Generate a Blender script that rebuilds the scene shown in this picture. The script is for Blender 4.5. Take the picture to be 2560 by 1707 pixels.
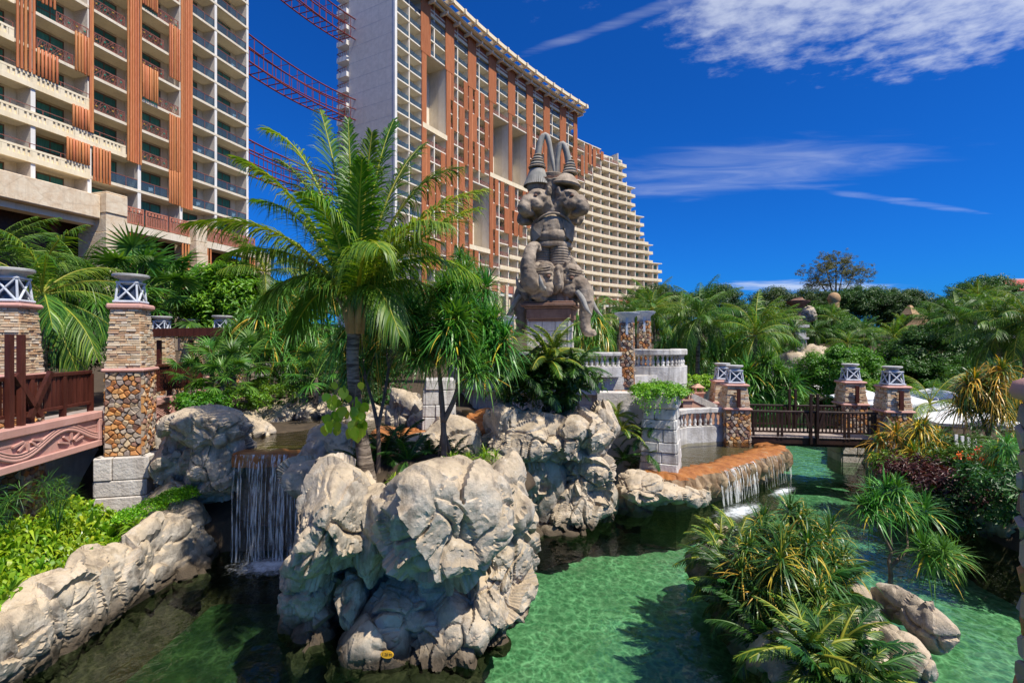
import bpy, bmesh, math, random
import numpy as np
from mathutils import Vector, Matrix
from mathutils.bvhtree import BVHTree

for o in list(bpy.data.objects): bpy.data.objects.remove(o)
SC = bpy.context.scene
COL = SC.collection
R = math.radians
# ------------------------------------------------------------------ camera
CAMZ = 5.5
FPX = 2560*17.5/36
cam = bpy.data.cameras.new('camera'); camo = bpy.data.objects.new('camera', cam); COL.objects.link(camo)
camo.location = (0, 0, CAMZ); camo.rotation_euler = (R(90), 0, 0)
cam.lens = 17.5; cam.sensor_width = 36; cam.clip_start = .05; cam.clip_end = 8000
SC.camera = camo
# ------------------------------------------------------------------ sun and sky
SUNV = Vector((.50, -.37, 1.0)).normalized()          # towards the sun
SUN_EL = math.asin(SUNV.z); SUN_AZ = math.atan2(SUNV.x, SUNV.y)
sl = bpy.data.lights.new('sun', 'SUN'); sl.energy = 5.0; sl.angle = R(.53); sl.color = (1, .94, .84)
so = bpy.data.objects.new('sun', sl); COL.objects.link(so)
so.rotation_euler = SUNV.to_track_quat('Z', 'Y').to_euler()
wd = bpy.data.worlds.new('World'); SC.world = wd; wd.use_nodes = True
def build_world():
    nt = wd.node_tree; nt.nodes.clear(); N = nt.nodes.new; L = nt.links.new
    out = N('ShaderNodeOutputWorld'); bg = N('ShaderNodeBackground'); L(bg.outputs[0], out.inputs[0])
    sky = N('ShaderNodeTexSky'); sky.sky_type = 'NISHITA'; sky.sun_disc = False
    sky.sun_elevation = SUN_EL; sky.sun_rotation = SUN_AZ
    sky.altitude = 200; sky.air_density = 1.0; sky.dust_density = .5; sky.ozone_density = 3.0
    hs = N('ShaderNodeMix'); hs.data_type = 'RGBA'; hs.blend_type = 'MULTIPLY'; hs.inputs['Factor'].default_value = 1
    L(sky.outputs[0], hs.inputs[6]); hs.inputs[7].default_value = (.055, .50, 1.32, 1)
    tc = N('ShaderNodeTexCoord'); sep = N('ShaderNodeSeparateXYZ'); L(tc.outputs['Generated'], sep.inputs[0])
    def m(op, a, b=None, c=None, clamp=False):
        n = N('ShaderNodeMath'); n.operation = op; n.use_clamp = clamp
        for i, v in enumerate((a, b, c)):
            if v is None: continue
            if isinstance(v, (int, float)): n.inputs[i].default_value = v
            else: L(v, n.inputs[i])
        return n.outputs[0]
    z = m('MAXIMUM', sep.outputs[2], .02)
    u = m('DIVIDE', sep.outputs[0], z); v = m('DIVIDE', sep.outputs[1], z)
    comb = N('ShaderNodeCombineXYZ'); L(u, comb.inputs[0]); L(v, comb.inputs[1])
    def noise(scale, det, rough=.55, vec=None, dist=0):
        n = N('ShaderNodeTexNoise'); n.inputs['Scale'].default_value = scale; n.inputs['Detail'].default_value = det
        n.inputs['Roughness'].default_value = rough; n.inputs['Distortion'].default_value = dist
        L(vec or comb.outputs[0], n.inputs['Vector']); return n.outputs[0]
    def mapv(rz, sx, sy):
        n = N('ShaderNodeMapping'); n.inputs['Rotation'].default_value = (0, 0, rz); n.inputs['Scale'].default_value = (sx, sy, 1)
        L(comb.outputs[0], n.inputs['Vector']); return n.outputs[0]
    def blob(cx, cy, rx, ry, rot=0.0):
        c, s = math.cos(rot), math.sin(rot)
        du = m('SUBTRACT', u, cx); dv = m('SUBTRACT', v, cy)
        a = m('ADD', m('MULTIPLY', du, c/rx), m('MULTIPLY', dv, s/rx)); b = m('ADD', m('MULTIPLY', du, -s/ry), m('MULTIPLY', dv, c/ry))
        d2 = m('ADD', m('MULTIPLY', a, a), m('MULTIPLY', b, b))
        return m('SUBTRACT', 1.0, d2)
    big = noise(2.2, 3, .5); 
    def layer(mask, tex, lo, hi, gain):
        v_ = m('ADD', m('MULTIPLY', mask, .55), tex)
        n = N('ShaderNodeMapRange'); n.interpolation_type = 'SMOOTHSTEP'; n.inputs[1].default_value = lo; n.inputs[2].default_value = hi
        n.inputs[3].default_value = 0; n.inputs[4].default_value = gain; L(v_, n.inputs[0]); return n.outputs[0]
    fine = noise(10, 7, .6, mapv(.5, 1, 1.25), .15)
    wisp = noise(2.6, 6, .55, mapv(-.45, .6, 1.7), .7)
    main = m('MAXIMUM', m('MAXIMUM', blob(1.12, 1.42, .80, .50, .15), blob(.9, -.2, 2.2, 1.75, .1)), -1.5)  # second mask: overhead cloud deck, out of view, added for white fill light
    main = m('ADD', main, m('MULTIPLY', m('SUBTRACT', big, .5), 1.7))
    l1 = layer(main, fine, .55, 1.15, .62)
    l2 = layer(m('MAXIMUM', blob(2.1, 1.72, .22, .10, .3), -1.5), fine, .66, 1.15, .45)
    l3 = layer(m('MAXIMUM', blob(1.35, 2.95, 1.25, .62, -.25), -1.5), wisp, .62, 1.6, .42)
    l4 = layer(m('MAXIMUM', blob(.35, 1.55, .85, .045, -.55), -1.5), noise(5, 5, .6, mapv(-.5, .5, 3)), .74, 1.4, .22)
    l5 = layer(m('MAXIMUM', blob(5.6, 9.2, 2.6, 1.1, .3), -1.5), noise(1.3, 5, .6, mapv(.1, 1, 1.5)), .6, 1.15, .62)
    l6 = layer(m('MAXIMUM', blob(2.9, 3.6, 1.3, .10, .35), -1.5), wisp, .72, 1.3, .25)
    cl = l1
    for l in (l2, l3, l4, l5, l6): cl = m('MAXIMUM', cl, l)
    mix = N('ShaderNodeMix'); mix.data_type = 'RGBA'
    L(cl, mix.inputs['Factor']); L(hs.outputs[2], mix.inputs[6]); mix.inputs[7].default_value = (8.2, 8.8, 10.0, 1)
    L(mix.outputs[2], bg.inputs[0]); bg.inputs[1].default_value = .088
build_world()
vs = SC.view_settings; vs.view_transform = 'Standard'; vs.look = 'None'; vs.exposure = .2; vs.gamma = 1; vs.use_curve_mapping = False
SC.render.engine = 'CYCLES'
cy = SC.cycles
cy.use_denoising = True
try: cy.denoiser = 'OPENIMAGEDENOISE'
except Exception: pass
cy.max_bounces = 6; cy.diffuse_bounces = 3; cy.glossy_bounces = 3; cy.transmission_bounces = 4; cy.transparent_max_bounces = 10
cy.caustics_reflective = False; cy.caustics_refractive = False; cy.sample_clamp_indirect = 6

# ------------------------------------------------------------------ helpers
def P(px, py, d):
    """a point of the place at depth d seen in direction (px, py) from the survey point"""
    return Vector(((px-1280)/FPX*d, d, CAMZ-(py-853.5)/FPX*d))
def tag(o, label=None, cat=None, group=None, kind=None):
    if label: o['label'] = label
    if cat:
        o['category'] = cat
        if not kind: o['kind'] = 'thing'
    if group: o['group'] = group
    if kind: o['kind'] = kind
    return o
def empty(name, loc=(0, 0, 0), rz=0.0, label=None, cat=None, group=None):
    o = bpy.data.objects.new(name, None); COL.objects.link(o); o.location = loc; o.rotation_euler = (0, 0, rz)
    o.empty_display_size = .1
    return tag(o, label, cat, group)
def link(name, me, parent=None, mat=None, loc=None, rot=None, scale=None):
    o = bpy.data.objects.new(name, me); COL.objects.link(o)
    if mat is not None and not me.materials: me.materials.append(mat)
    if parent: o.parent = parent
    if loc is not None: o.location = loc
    if rot is not None: o.rotation_euler = rot
    if scale is not None: o.scale = (scale,)*3 if isinstance(scale, (int, float)) else scale
    return o
def copy_tree(o, parent=None):
    c = o.copy(); COL.objects.link(c); c.parent = parent
    for ch in o.children: copy_tree(ch, c)
    return c
def npmesh(name, V, F, tint=None, mat=None, smooth=False):
    """V (n,3); F (m,k) faces of equal size, or a list of such arrays"""
    V = np.asarray(V, dtype=np.float32)
    Fs = F if isinstance(F, list) else [F]
    Fs = [np.asarray(f, dtype=np.int32) for f in Fs if len(f)]
    me = bpy.data.meshes.new(name)
    me.vertices.add(len(V)); me.vertices.foreach_set('co', V.ravel())
    nl = sum(f.size for f in Fs); npoly = sum(len(f) for f in Fs)
    me.loops.add(nl); me.loops.foreach_set('vertex_index', np.concatenate([f.ravel() for f in Fs]))
    me.polygons.add(npoly)
    tot = np.concatenate([np.full(len(f), f.shape[1], np.int32) for f in Fs])
    st = np.concatenate([[0], np.cumsum(tot)[:-1]]).astype(np.int32)
    me.polygons.foreach_set('loop_start', st); me.polygons.foreach_set('loop_total', tot)
    if smooth: me.polygons.foreach_set('use_smooth', np.ones(npoly, dtype=bool))
    if tint is not None:
        a = me.attributes.new('tint', 'FLOAT', 'POINT'); a.data.foreach_set('value', np.asarray(tint, dtype=np.float32))
    me.update(calc_edges=True); me.validate()
    if mat: me.materials.append(mat)
    return me
def rotm(axis, a): return np.array(Matrix.Rotation(a, 3, axis))
class MB:
    """collects shapes into one mesh"""
    def __init__(s, M=None): s.v = []; s.f = []; s.M = M
    def add(s, vs, fs, M=None):
        b = len(s.v); M = M if M is not None else s.M
        for v in vs:
            v = Vector(v); s.v.append(tuple(M @ v) if M is not None else tuple(v))
        for f in fs: s.f.append(tuple(i+b for i in f))
        return s
    def box(s, x0, x1, y0, y1, z0, z1, M=None, ch=0.0):
        if ch <= 0:
            vs = [(x, y, z) for z in (z0, z1) for y in (y0, y1) for x in (x0, x1)]
            return s.add(vs, [(0, 2, 3, 1), (4, 5, 7, 6), (0, 1, 5, 4), (2, 6, 7, 3), (0, 4, 6, 2), (1, 3, 7, 5)], M)
        bm = bmesh.new(); bmesh.ops.create_cube(bm, size=1)
        for v in bm.verts: v.co = ((x0+x1)/2+v.co.x*(x1-x0), (y0+y1)/2+v.co.y*(y1-y0), (z0+z1)/2+v.co.z*(z1-z0))
        bmesh.ops.bevel(bm, geom=bm.edges[:], offset=min(ch, .45*min(x1-x0, y1-y0, z1-z0)), segments=1, affect='EDGES', profile=.5)
        bm.verts.index_update(); vs = [v.co.copy() for v in bm.verts]; fs = [[v.index for v in f.verts] for f in bm.faces]; bm.free()
        return s.add(vs, fs, M)
    def frustum(s, w0, d0, w1, d1, z0, z1, M=None, cx=0, cy=0):
        vs = [(cx+sx*w/2, cy+sy*d/2, z) for (w, d, z) in ((w0, d0, z0), (w1, d1, z1)) for sy in (-1, 1) for sx in (-1, 1)]
        return s.add(vs, [(0, 2, 3, 1), (4, 5, 7, 6), (0, 1, 5, 4), (2, 6, 7, 3), (0, 4, 6, 2), (1, 3, 7, 5)], M)
    def tube(s, path, radii, n=8, caps=True, M=None):
        path = [Vector(p) for p in path]
        if isinstance(radii, (int, float)): radii = [radii]*len(path)
        vs = []; fs = []; ref = None
        for i, p in enumerate(path):
            t = (path[min(i+1, len(path)-1)]-path[max(i-1, 0)])
            t = t.normalized() if t.length > 1e-9 else Vector((0, 0, 1))
            if ref is None: ref = Vector((1, 0, 0)) if abs(t.x) < .8 else Vector((0, 1, 0))
            a = (ref-t*ref.dot(t)).normalized(); b = t.cross(a); ref = a
            for k in range(n):
                an = 2*math.pi*k/n; vs.append(p+(a*math.cos(an)+b*math.sin(an))*radii[i])
        for i in range(len(path)-1):
            for k in range(n):
                k2 = (k+1) % n; fs.append((i*n+k, i*n+k2, (i+1)*n+k2, (i+1)*n+k))
        if caps:
            fs.append(tuple(range(n-1, -1, -1))); e = (len(path)-1)*n; fs.append(tuple(range(e, e+n)))
        return s.add(vs, fs, M)
    def bar(s, a, b, r, n=6, M=None): return s.tube([a, b], [r, r], n, True, M)
    def beam(s, a, b, w, h, M=None):
        a = Vector(a); b = Vector(b); t = (b-a).normalized(); up = Vector((0, 0, 1)) if abs(t.z) < .95 else Vector((0, 1, 0))
        sx = t.cross(up).normalized()*w/2; u = sx.cross(t).normalized()*h/2
        vs = [p+i*sx+j*u for p in (a, b) for j in (-1, 1) for i in (-1, 1)]
        return s.add(vs, [(0, 2, 3, 1), (4, 5, 7, 6), (0, 1, 5, 4), (2, 6, 7, 3), (0, 4, 6, 2), (1, 3, 7, 5)], M)
    def lathe(s, prof, n=16, M=None):
        vs = [(r*math.cos(2*math.pi*k/n), r*math.sin(2*math.pi*k/n), z) for r, z in prof for k in range(n)]
        fs = [(i*n+k, i*n+(k+1) % n, (i+1)*n+(k+1) % n, (i+1)*n+k) for i in range(len(prof)-1) for k in range(n)]
        fs.append(tuple(range(n-1, -1, -1))); e = (len(prof)-1)*n; fs.append(tuple(range(e, e+n)))
        return s.add(vs, fs, M)
    def prism(s, pts, z0, z1, M=None):
        n = len(pts); vs = [(x, y, z0) for x, y in pts]+[(x, y, z1) for x, y in pts]
        fs = [tuple(range(n-1, -1, -1)), tuple(range(n, 2*n))]+[(i, (i+1) % n, n+(i+1) % n, n+i) for i in range(n)]
        return s.add(vs, fs, M)
    def mesh(s, name, mat=None, smooth=False):
        me = bpy.data.meshes.new(name); me.from_pydata(s.v, [], s.f); me.update()
        if smooth:
            me.polygons.foreach_set('use_smooth', np.ones(len(me.polygons), dtype=bool))
        if mat: me.materials.append(mat)
        return me
    def build(s, name, mat, parent=None, smooth=False, loc=None, rot=None):
        return link(name, s.mesh(name, mat, smooth), parent, None, loc, rot)
def auto_smooth(o, ang=40):
    me = o.data; me.polygons.foreach_set('use_smooth', np.ones(len(me.polygons), dtype=bool))
    try: me.set_sharp_from_angle(angle=R(ang))
    except Exception: pass
    return o
# ---- noise
def _h(i, j, k, seed):
    n = (i*374761393+j*668265263+k*2147483647+seed*974634777) & 0xffffffff
    n = ((n ^ (n >> 13))*1274126177) & 0xffffffff
    n = ((n ^ (n >> 16))*2246822519) & 0xffffffff
    return ((n ^ (n >> 15)) & 0xffff)/32767.5-1
def vnoise(p, seed=0):
    p = np.asarray(p, dtype=np.float64); i = np.floor(p).astype(np.int64); f = p-i; f = f*f*f*(f*(f*6-15)+10)
    x, y, z = i[:, 0], i[:, 1], i[:, 2]; r = 0
    for dx in (0, 1):
        for dy in (0, 1):
            for dz in (0, 1):
                w = (f[:, 0] if dx else 1-f[:, 0])*(f[:, 1] if dy else 1-f[:, 1])*(f[:, 2] if dz else 1-f[:, 2])
                r = r+w*_h(x+dx, y+dy, z+dz, seed)
    return r
def fbm(p, o=4, seed=0, g=.5, l=2.03):
    a = 1; r = 0; p = np.asarray(p, dtype=np.float64)
    for k in range(o): r = r+a*vnoise(p, seed+k*17); a *= g; p = p*l+3.7
    return r
def ridged(p, o=4, seed=0):
    a = 1; r = 0; p = np.asarray(p, dtype=np.float64)
    for k in range(o): r = r+a*(1-2*np.abs(vnoise(p, seed+k*17))); a *= .5; p = p*2.1+1.3
    return r
# ------------------------------------------------------------------ materials
def nodes(name):
    m = bpy.data.materials.new(name); m.use_nodes = True; nt = m.node_tree; nt.nodes.clear()
    out = nt.nodes.new('ShaderNodeOutputMaterial'); return m, nt, nt.nodes.new, nt.links.new, out
def c4(c): return (c[0], c[1], c[2], 1)
def surf(name, c1, c2=None, scale=2.0, rough=.75, bump=0.0, bscale=20.0, rnd=0.0, spec=.3, detail=5, stretch=(1, 1, 1), c3=None, coords='pos',
         hue=0.0, lo=.35, hi=.65, metal=0.0, bdist=.02, streak=0.0, cracks=0.0, crack_scale=1.5, vor=0.0, palette=None):
    """noise-mixed colours, per-object variation, bump"""
    m, nt, N, L, out = nodes(name)
    b = N('ShaderNodeBsdfPrincipled'); L(b.outputs[0], out.inputs[0])
    b.inputs['Roughness'].default_value = rough; b.inputs['Metallic'].default_value = metal
    b.inputs['Specular IOR Level'].default_value = spec
    if coords == 'pos': g = N('ShaderNodeNewGeometry'); vec = g.outputs['Position']
    else: g = N('ShaderNodeTexCoord'); vec = g.outputs['Object']
    mp = N('ShaderNodeMapping'); mp.inputs['Scale'].default_value = stretch; L(vec, mp.inputs['Vector'])
    def noise(sc, d=detail, v=None, r=.58):
        n = N('ShaderNodeTexNoise'); n.inputs['Scale'].default_value = sc; n.inputs['Detail'].default_value = d
        n.inputs['Roughness'].default_value = r; L(v or mp.outputs[0], n.inputs['Vector']); return n.outputs[0]
    col = None
    if c2 is not None:
        r = N('ShaderNodeValToRGB'); e = r.color_ramp.elements
        e[0].position = lo; e[0].color = c4(c1); e[1].position = hi; e[1].color = c4(c2)
        if c3 is not None:
            x = r.color_ramp.elements.new(min(.98, hi+.12)); x.color = c4(c3)
        L(noise(scale), r.inputs[0]); col = r.outputs[0]
    else:
        rg = N('ShaderNodeRGB'); rg.outputs[0].default_value = c4(c1); col = rg.outputs[0]
    def mixc(f, a, bcol, mode='MULTIPLY', fac=1.0):
        n = N('ShaderNodeMix'); n.data_type = 'RGBA'; n.blend_type = mode
        if isinstance(f, (int, float)): n.inputs['Factor'].default_value = f
        else: L(f, n.inputs['Factor'])
        L(a, n.inputs[6])
        if isinstance(bcol, tuple): n.inputs[7].default_value = c4(bcol)
        else: L(bcol, n.inputs[7])
        return n.outputs[2]
    if palette:
        oi0 = N('ShaderNodeObjectInfo'); ge = N('ShaderNodeNewGeometry'); ad = N('ShaderNodeMath'); ad.operation = 'ADD'; L(oi0.outputs['Random'], ad.inputs[0]); L(ge.outputs['Random Per Island'], ad.inputs[1])
        fr = N('ShaderNodeMath'); fr.operation = 'FRACT'; L(ad.outputs[0], fr.inputs[0]); r = N('ShaderNodeValToRGB'); r.color_ramp.interpolation = 'CONSTANT'; e = r.color_ramp.elements
        e[0].position = 0; e[0].color = c4(palette[0]); e[1].position = 1/len(palette); e[1].color = c4(palette[1])
        for i_, c_ in enumerate(palette[2:]): x = e.new((i_+2)/len(palette)); x.color = c4(c_)
        L(fr.outputs[0], r.inputs[0]); gr = N('ShaderNodeMapRange'); gr.inputs[3].default_value = .72; gr.inputs[4].default_value = 1.22; L(noise(scale), gr.inputs[0])
        hv = N('ShaderNodeHueSaturation'); L(r.outputs[0], hv.inputs['Color']); L(gr.outputs[0], hv.inputs['Value']); col = hv.outputs[0]
    crk = None
    if cracks > 0:
        v = N('ShaderNodeTexVoronoi'); v.feature = 'DISTANCE_TO_EDGE'; v.inputs['Scale'].default_value = crack_scale
        nz = N('ShaderNodeTexNoise'); nz.inputs['Scale'].default_value = crack_scale*2; nz.inputs['Detail'].default_value = 3; L(mp.outputs[0], nz.inputs['Vector'])
        mx = N('ShaderNodeMix'); mx.data_type = 'RGBA'; mx.inputs['Factor'].default_value = .3; L(mp.outputs[0], mx.inputs[6]); L(nz.outputs['Color'], mx.inputs[7])
        L(mx.outputs[2], v.inputs['Vector'])
        mr = N('ShaderNodeMapRange'); mr.inputs[1].default_value = 0; mr.inputs[2].default_value = .035; mr.inputs[3].default_value = 1; mr.inputs[4].default_value = 0
        L(v.outputs[0], mr.inputs[0])
        ms = N('ShaderNodeMath'); ms.operation = 'MULTIPLY'; L(mr.outputs[0], ms.inputs[0]); ms.inputs[1].default_value = cracks; crk = ms.outputs[0]
        col = mixc(crk, col, (.25, .2, .16))
    if streak > 0:
        mp2 = N('ShaderNodeMapping'); mp2.inputs['Scale'].default_value = (3, 3, .25); L(vec, mp2.inputs['Vector'])
        n = noise(1.6, 4, mp2.outputs[0]); mr = N('ShaderNodeMapRange'); mr.inputs[1].default_value = .5; mr.inputs[2].default_value = .75; mr.inputs[3].default_value = 0; mr.inputs[4].default_value = streak
        L(n, mr.inputs[0]); col = mixc(mr.outputs[0], col, (.3, .27, .24))
    if rnd > 0 or hue > 0:
        oi = N('ShaderNodeObjectInfo'); hs = N('ShaderNodeHueSaturation')
        mr = N('ShaderNodeMapRange'); mr.inputs[3].default_value = 1-rnd; mr.inputs[4].default_value = 1+rnd; L(oi.outputs['Random'], mr.inputs[0]); L(mr.outputs[0], hs.inputs['Value'])
        if hue > 0:
            wn = N('ShaderNodeTexWhiteNoise'); wn.noise_dimensions = '1D'; L(oi.outputs['Random'], wn.inputs['W'])
            m2 = N('ShaderNodeMapRange'); m2.inputs[3].default_value = .5-hue; m2.inputs[4].default_value = .5+hue; L(wn.outputs[0], m2.inputs[0]); L(m2.outputs[0], hs.inputs['Hue'])
        L(col, hs.inputs['Color']); col = hs.outputs[0]
    L(col, b.inputs['Base Color'])
    if bump > 0 or crk is not None:
        bp = N('ShaderNodeBump'); bp.inputs['Strength'].default_value = max(bump, .3); bp.inputs['Distance'].default_value = bdist
        h = noise(bscale, 6, None, .65)
        if vor > 0:
            v = N('ShaderNodeTexVoronoi'); v.inputs['Scale'].default_value = vor; L(mp.outputs[0], v.inputs['Vector'])
            a = N('ShaderNodeMath'); a.operation = 'ADD'; L(h, a.inputs[0]); L(v.outputs[0], a.inputs[1]); h = a.outputs[0]
        if crk is not None:
            a = N('ShaderNodeMath'); a.operation = 'SUBTRACT'; L(h, a.inputs[0]); L(crk, a.inputs[1]); h = a.outputs[0]
        L(h, bp.inputs['Height']); L(bp.outputs[0], b.inputs['Normal'])
    return m
def leafmat(name, cols, rough=.42, trans=.28, spec=.45, hue=0.02, val=.18):
    """cols: list of (pos, colour) along the 'tint' of each leaf"""
    cols = [(p, (c[0]*1.5, c[1]*1.55, c[2]*1.3)) for p, c in cols]
    m, nt, N, L, out = nodes(name)
    at = N('ShaderNodeAttribute'); at.attribute_name = 'tint'
    r = N('ShaderNodeValToRGB'); e = r.color_ramp.elements
    e[0].position = cols[0][0]; e[0].color = c4(cols[0][1]); e[1].position = cols[-1][0]; e[1].color = c4(cols[-1][1])
    for p, c in cols[1:-1]: x = r.color_ramp.elements.new(p); x.color = c4(c)
    L(at.outputs['Fac'], r.inputs[0])
    oi = N('ShaderNodeObjectInfo'); hs = N('ShaderNodeHueSaturation')
    mr = N('ShaderNodeMapRange'); mr.inputs[3].default_value = 1-val; mr.inputs[4].default_value = 1+val; L(oi.outputs['Random'], mr.inputs[0]); L(mr.outputs[0], hs.inputs['Value'])
    wn = N('ShaderNodeTexWhiteNoise'); wn.noise_dimensions = '1D'; L(oi.outputs['Random'], wn.inputs['W'])
    m2 = N('ShaderNodeMapRange'); m2.inputs[3].default_value = .5-hue; m2.inputs[4].default_value = .5+hue; L(wn.outputs[0], m2.inputs[0]); L(m2.outputs[0], hs.inputs['Hue'])
    L(r.outputs[0], hs.inputs['Color'])
    b = N('ShaderNodeBsdfPrincipled'); b.inputs['Roughness'].default_value = rough; b.inputs['Specular IOR Level'].default_value = spec
    L(hs.outputs[0], b.inputs['Base Color'])
    t = N('ShaderNodeBsdfTranslucent')
    br = N('ShaderNodeMix'); br.data_type = 'RGBA'; br.blend_type = 'MULTIPLY'; br.inputs['Factor'].default_value = 1
    L(hs.outputs[0], br.inputs[6]); br.inputs[7].default_value = (1.5, 1.45, .5, 1); L(br.outputs[2], t.inputs['Color'])
    mx = N('ShaderNodeMixShader'); mx.inputs[0].default_value = trans; L(b.outputs[0], mx.inputs[1]); L(t.outputs[0], mx.inputs[2]); L(mx.outputs[0], out.inputs[0])
    return m
def glassmat(name, col, rough=.05, alpha=.35, spec=.6):
    m, nt, N, L, out = nodes(name)
    t = N('ShaderNodeBsdfTransparent'); t.inputs[0].default_value = c4(col)
    g = N('ShaderNodeBsdfPrincipled'); g.inputs['Base Color'].default_value = c4([x*.25 for x in col]); g.inputs['Roughness'].default_value = rough; g.inputs['Specular IOR Level'].default_value = spec
    mx = N('ShaderNodeMixShader'); mx.inputs[0].default_value = alpha; L(t.outputs[0], mx.inputs[1]); L(g.outputs[0], mx.inputs[2]); L(mx.outputs[0], out.inputs[0])
    return m
K = {}
K['cream'] = surf('cream_stucco', (.72, .62, .46), (.80, .71, .55), .6, .8, .1, 30, streak=.25)
K['white'] = surf('white_stucco', (.80, .76, .68), (.86, .83, .76), .8, .8, .1, 30, streak=.2)
K['cream2'] = surf('pale_cream_stucco', (.80, .70, .55), (.86, .78, .64), .8, .8, .1, 30, streak=.15)
K['finstone'] = surf('fin_stone', (.55, .48, .40), (.70, .63, .54), 5, .85, .5, 9, stretch=(1, 1, 3))
K['louvre'] = surf('cream_parapet', (.82, .68, .44), (.88, .76, .54), .8, .75, streak=.2)
K['bamboo'] = surf('orange_bamboo', (.50, .165, .055), (.60, .23, .09), 3, .5, rnd=.16, stretch=(4, 4, .5), hue=.008)
K['slat'] = surf('orange_slat', (.50, .165, .06), (.62, .24, .10), 1.5, .6, rnd=.08, stretch=(4, 4, .3))
K['redrail'] = surf('red_brown_metal', (.24, .085, .06), (.32, .12, .085), 6, .5, rnd=.1)
K['pinkrail'] = surf('terracotta_metal', (.42, .15, .09), (.50, .20, .13), 4, .55)
K['curtain'] = surf('green_curtain', (.03, .14, .10), (.07, .26, .19), 3.5, .6, rnd=.35, stretch=(6, 6, .2))
K['curtain_b'] = surf('teal_curtain', (.025, .18, .16), (.06, .30, .26), 3, .6, rnd=.35, stretch=(6, 6, .2))
K['dark'] = surf('dark_interior', (.02, .016, .013), (.045, .035, .03), 1, .8)
K['mullion'] = surf('bronze_mullion', (.16, .09, .05), rough=.5)
K['sandstone'] = surf('cracked_sandstone', (.66, .50, .33), (.78, .66, .48), 1.6, .85, .6, 7, cracks=.16, crack_scale=.6, streak=.2, bdist=.05)
K['greywall'] = surf('grey_render_panel', (.62, .57, .51), (.72, .66, .59), 1.2, .85, .35, 8)
K['pink'] = surf('pink_concrete', (.54, .29, .235), (.62, .35, .29), 1.3, .75, .25, 30, streak=.15)
K['redwood'] = surf('dark_red_timber', (.055, .014, .009), (.10, .028, .018), 3, .48, .25, 30, rnd=.25, stretch=(4, 4, .4))
K['darkwood'] = surf('dark_brown_timber', (.022, .011, .008), (.045, .022, .015), 4, .5, .2, 30, rnd=.25)
K['plank'] = surf('weathered_plank', (.30, .235, .195), (.40, .33, .28), 6, .8, .3, 40, rnd=.16)
K['latticepaint'] = surf('grey_blue_lattice', (.50, .54, .60), (.66, .69, .73), 5, .65, .4, 25)
K['dish'] = surf('grey_stone_dish', (.42, .41, .40), (.56, .55, .52), 4, .75, .3, 25)
K['lampcore'] = surf('smoked_lamp_glass', (.05, .06, .085), rough=.25, spec=.5)
K['ledgestone'] = surf('tan_ledgestone', (.5, .34, .2), None, 6, .85, .6, 22, palette=[(.72, .55, .36), (.64, .44, .27), (.76, .62, .44), (.58, .36, .20), (.70, .58, .45), (.66, .50, .32), (.52, .34, .22)])
K['rubble'] = surf('orange_rubble', (.4, .2, .1), None, 5, .8, .6, 22, palette=[(.54, .25, .09), (.52, .36, .21), (.30, .16, .11), (.58, .29, .10), (.38, .31, .25), (.56, .42, .26), (.32, .26, .22), (.48, .20, .07), (.46, .37, .28), (.24, .14, .10)])
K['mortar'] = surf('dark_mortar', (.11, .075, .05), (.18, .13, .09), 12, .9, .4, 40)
K['block'] = surf('white_rough_block', (.56, .50, .44), (.69, .64, .58), 3, .85, .8, 11, rnd=.08, bdist=.04, streak=.3)
K['rock'] = None
K['whitestone'] = surf('pale_cast_stone', (.44, .41, .37), (.70, .675, .63), 2.2, .85, .7, 12, streak=.75, rnd=.08, bdist=.03)
K['statue'] = surf('weathered_statue_stone', (.19, .145, .105), (.43, .35, .265), 1.3, .82, .7, 14, streak=.6, lo=.38, hi=.66, bdist=.03)
K['statue_cap'] = surf('brown_statue_stone', (.20, .11, .075), (.29, .17, .12), 2, .8, .5, 16, streak=.4)
K['statue_horn'] = surf('grey_horn_stone', (.22, .22, .20), (.40, .37, .32), 2, .8, .5, 14, streak=.4)
K['redsteel'] = surf('red_steel', (.19, .03, .022), (.25, .045, .03), 2, .5)
K['soil'] = surf('planting_soil', (.05, .036, .024), (.09, .065, .04), 3, .95, .6, 14)
K['grass'] = surf('green_ground', (.035, .06, .018), (.06, .10, .025), .6, .95, .6, 9)
K['paving'] = surf('sand_paving', (.52, .37, .23), (.62, .47, .31), 2, .85, .2, 30)
K['umbrella'] = surf('white_canvas', (.80, .81, .82), rough=.7)
K['trunk'] = surf('palm_trunk_bark', (.10, .075, .055), (.34, .27, .20), 2.2, .9, 1.0, 5, stretch=(1, 1, 6), bdist=.05, lo=.42, hi=.6)
K['bark'] = surf('grey_brown_bark', (.12, .085, .06), (.22, .165, .12), 5, .9, .6, 18)
K['thatch'] = surf('tan_thatch', (.36, .22, .11), (.50, .33, .18), 3, .9, .6, 14)
K['redroof'] = surf('red_tile_roof', (.40, .06, .05), (.50, .10, .08), 3, .7)
K['orangerim'] = surf('mineral_orange_rim', (.22, .075, .022), (.42, .165, .045), 2.6, .42, .8, 9, c3=(.34, .22, .11), bdist=.05, lo=.3, hi=.6)
K['sign'] = surf('yellow_plate', (.55, .30, .02), rough=.5)
K['tanmortar'] = surf('tan_mortar', (.34, .25, .165), (.44, .33, .22), 9, .9, .4, 40)
K['black'] = surf('black_paint', (.01, .01, .01), rough=.6)
K['glass_blue'] = glassmat('blue_balcony_glass', (.50, .66, .78), alpha=.30, spec=.8)
K['metalpale'] = surf('pale_metal', (.55, .55, .54), rough=.45)
K['rope'] = surf('grey_rope', (.40, .38, .35), (.5, .48, .45), 8, .85)
K['chair'] = surf('white_plastic', (.75, .75, .74), rough=.5)
K['green'] = surf('green_cloth', (.02, .22, .06), rough=.7)
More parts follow.
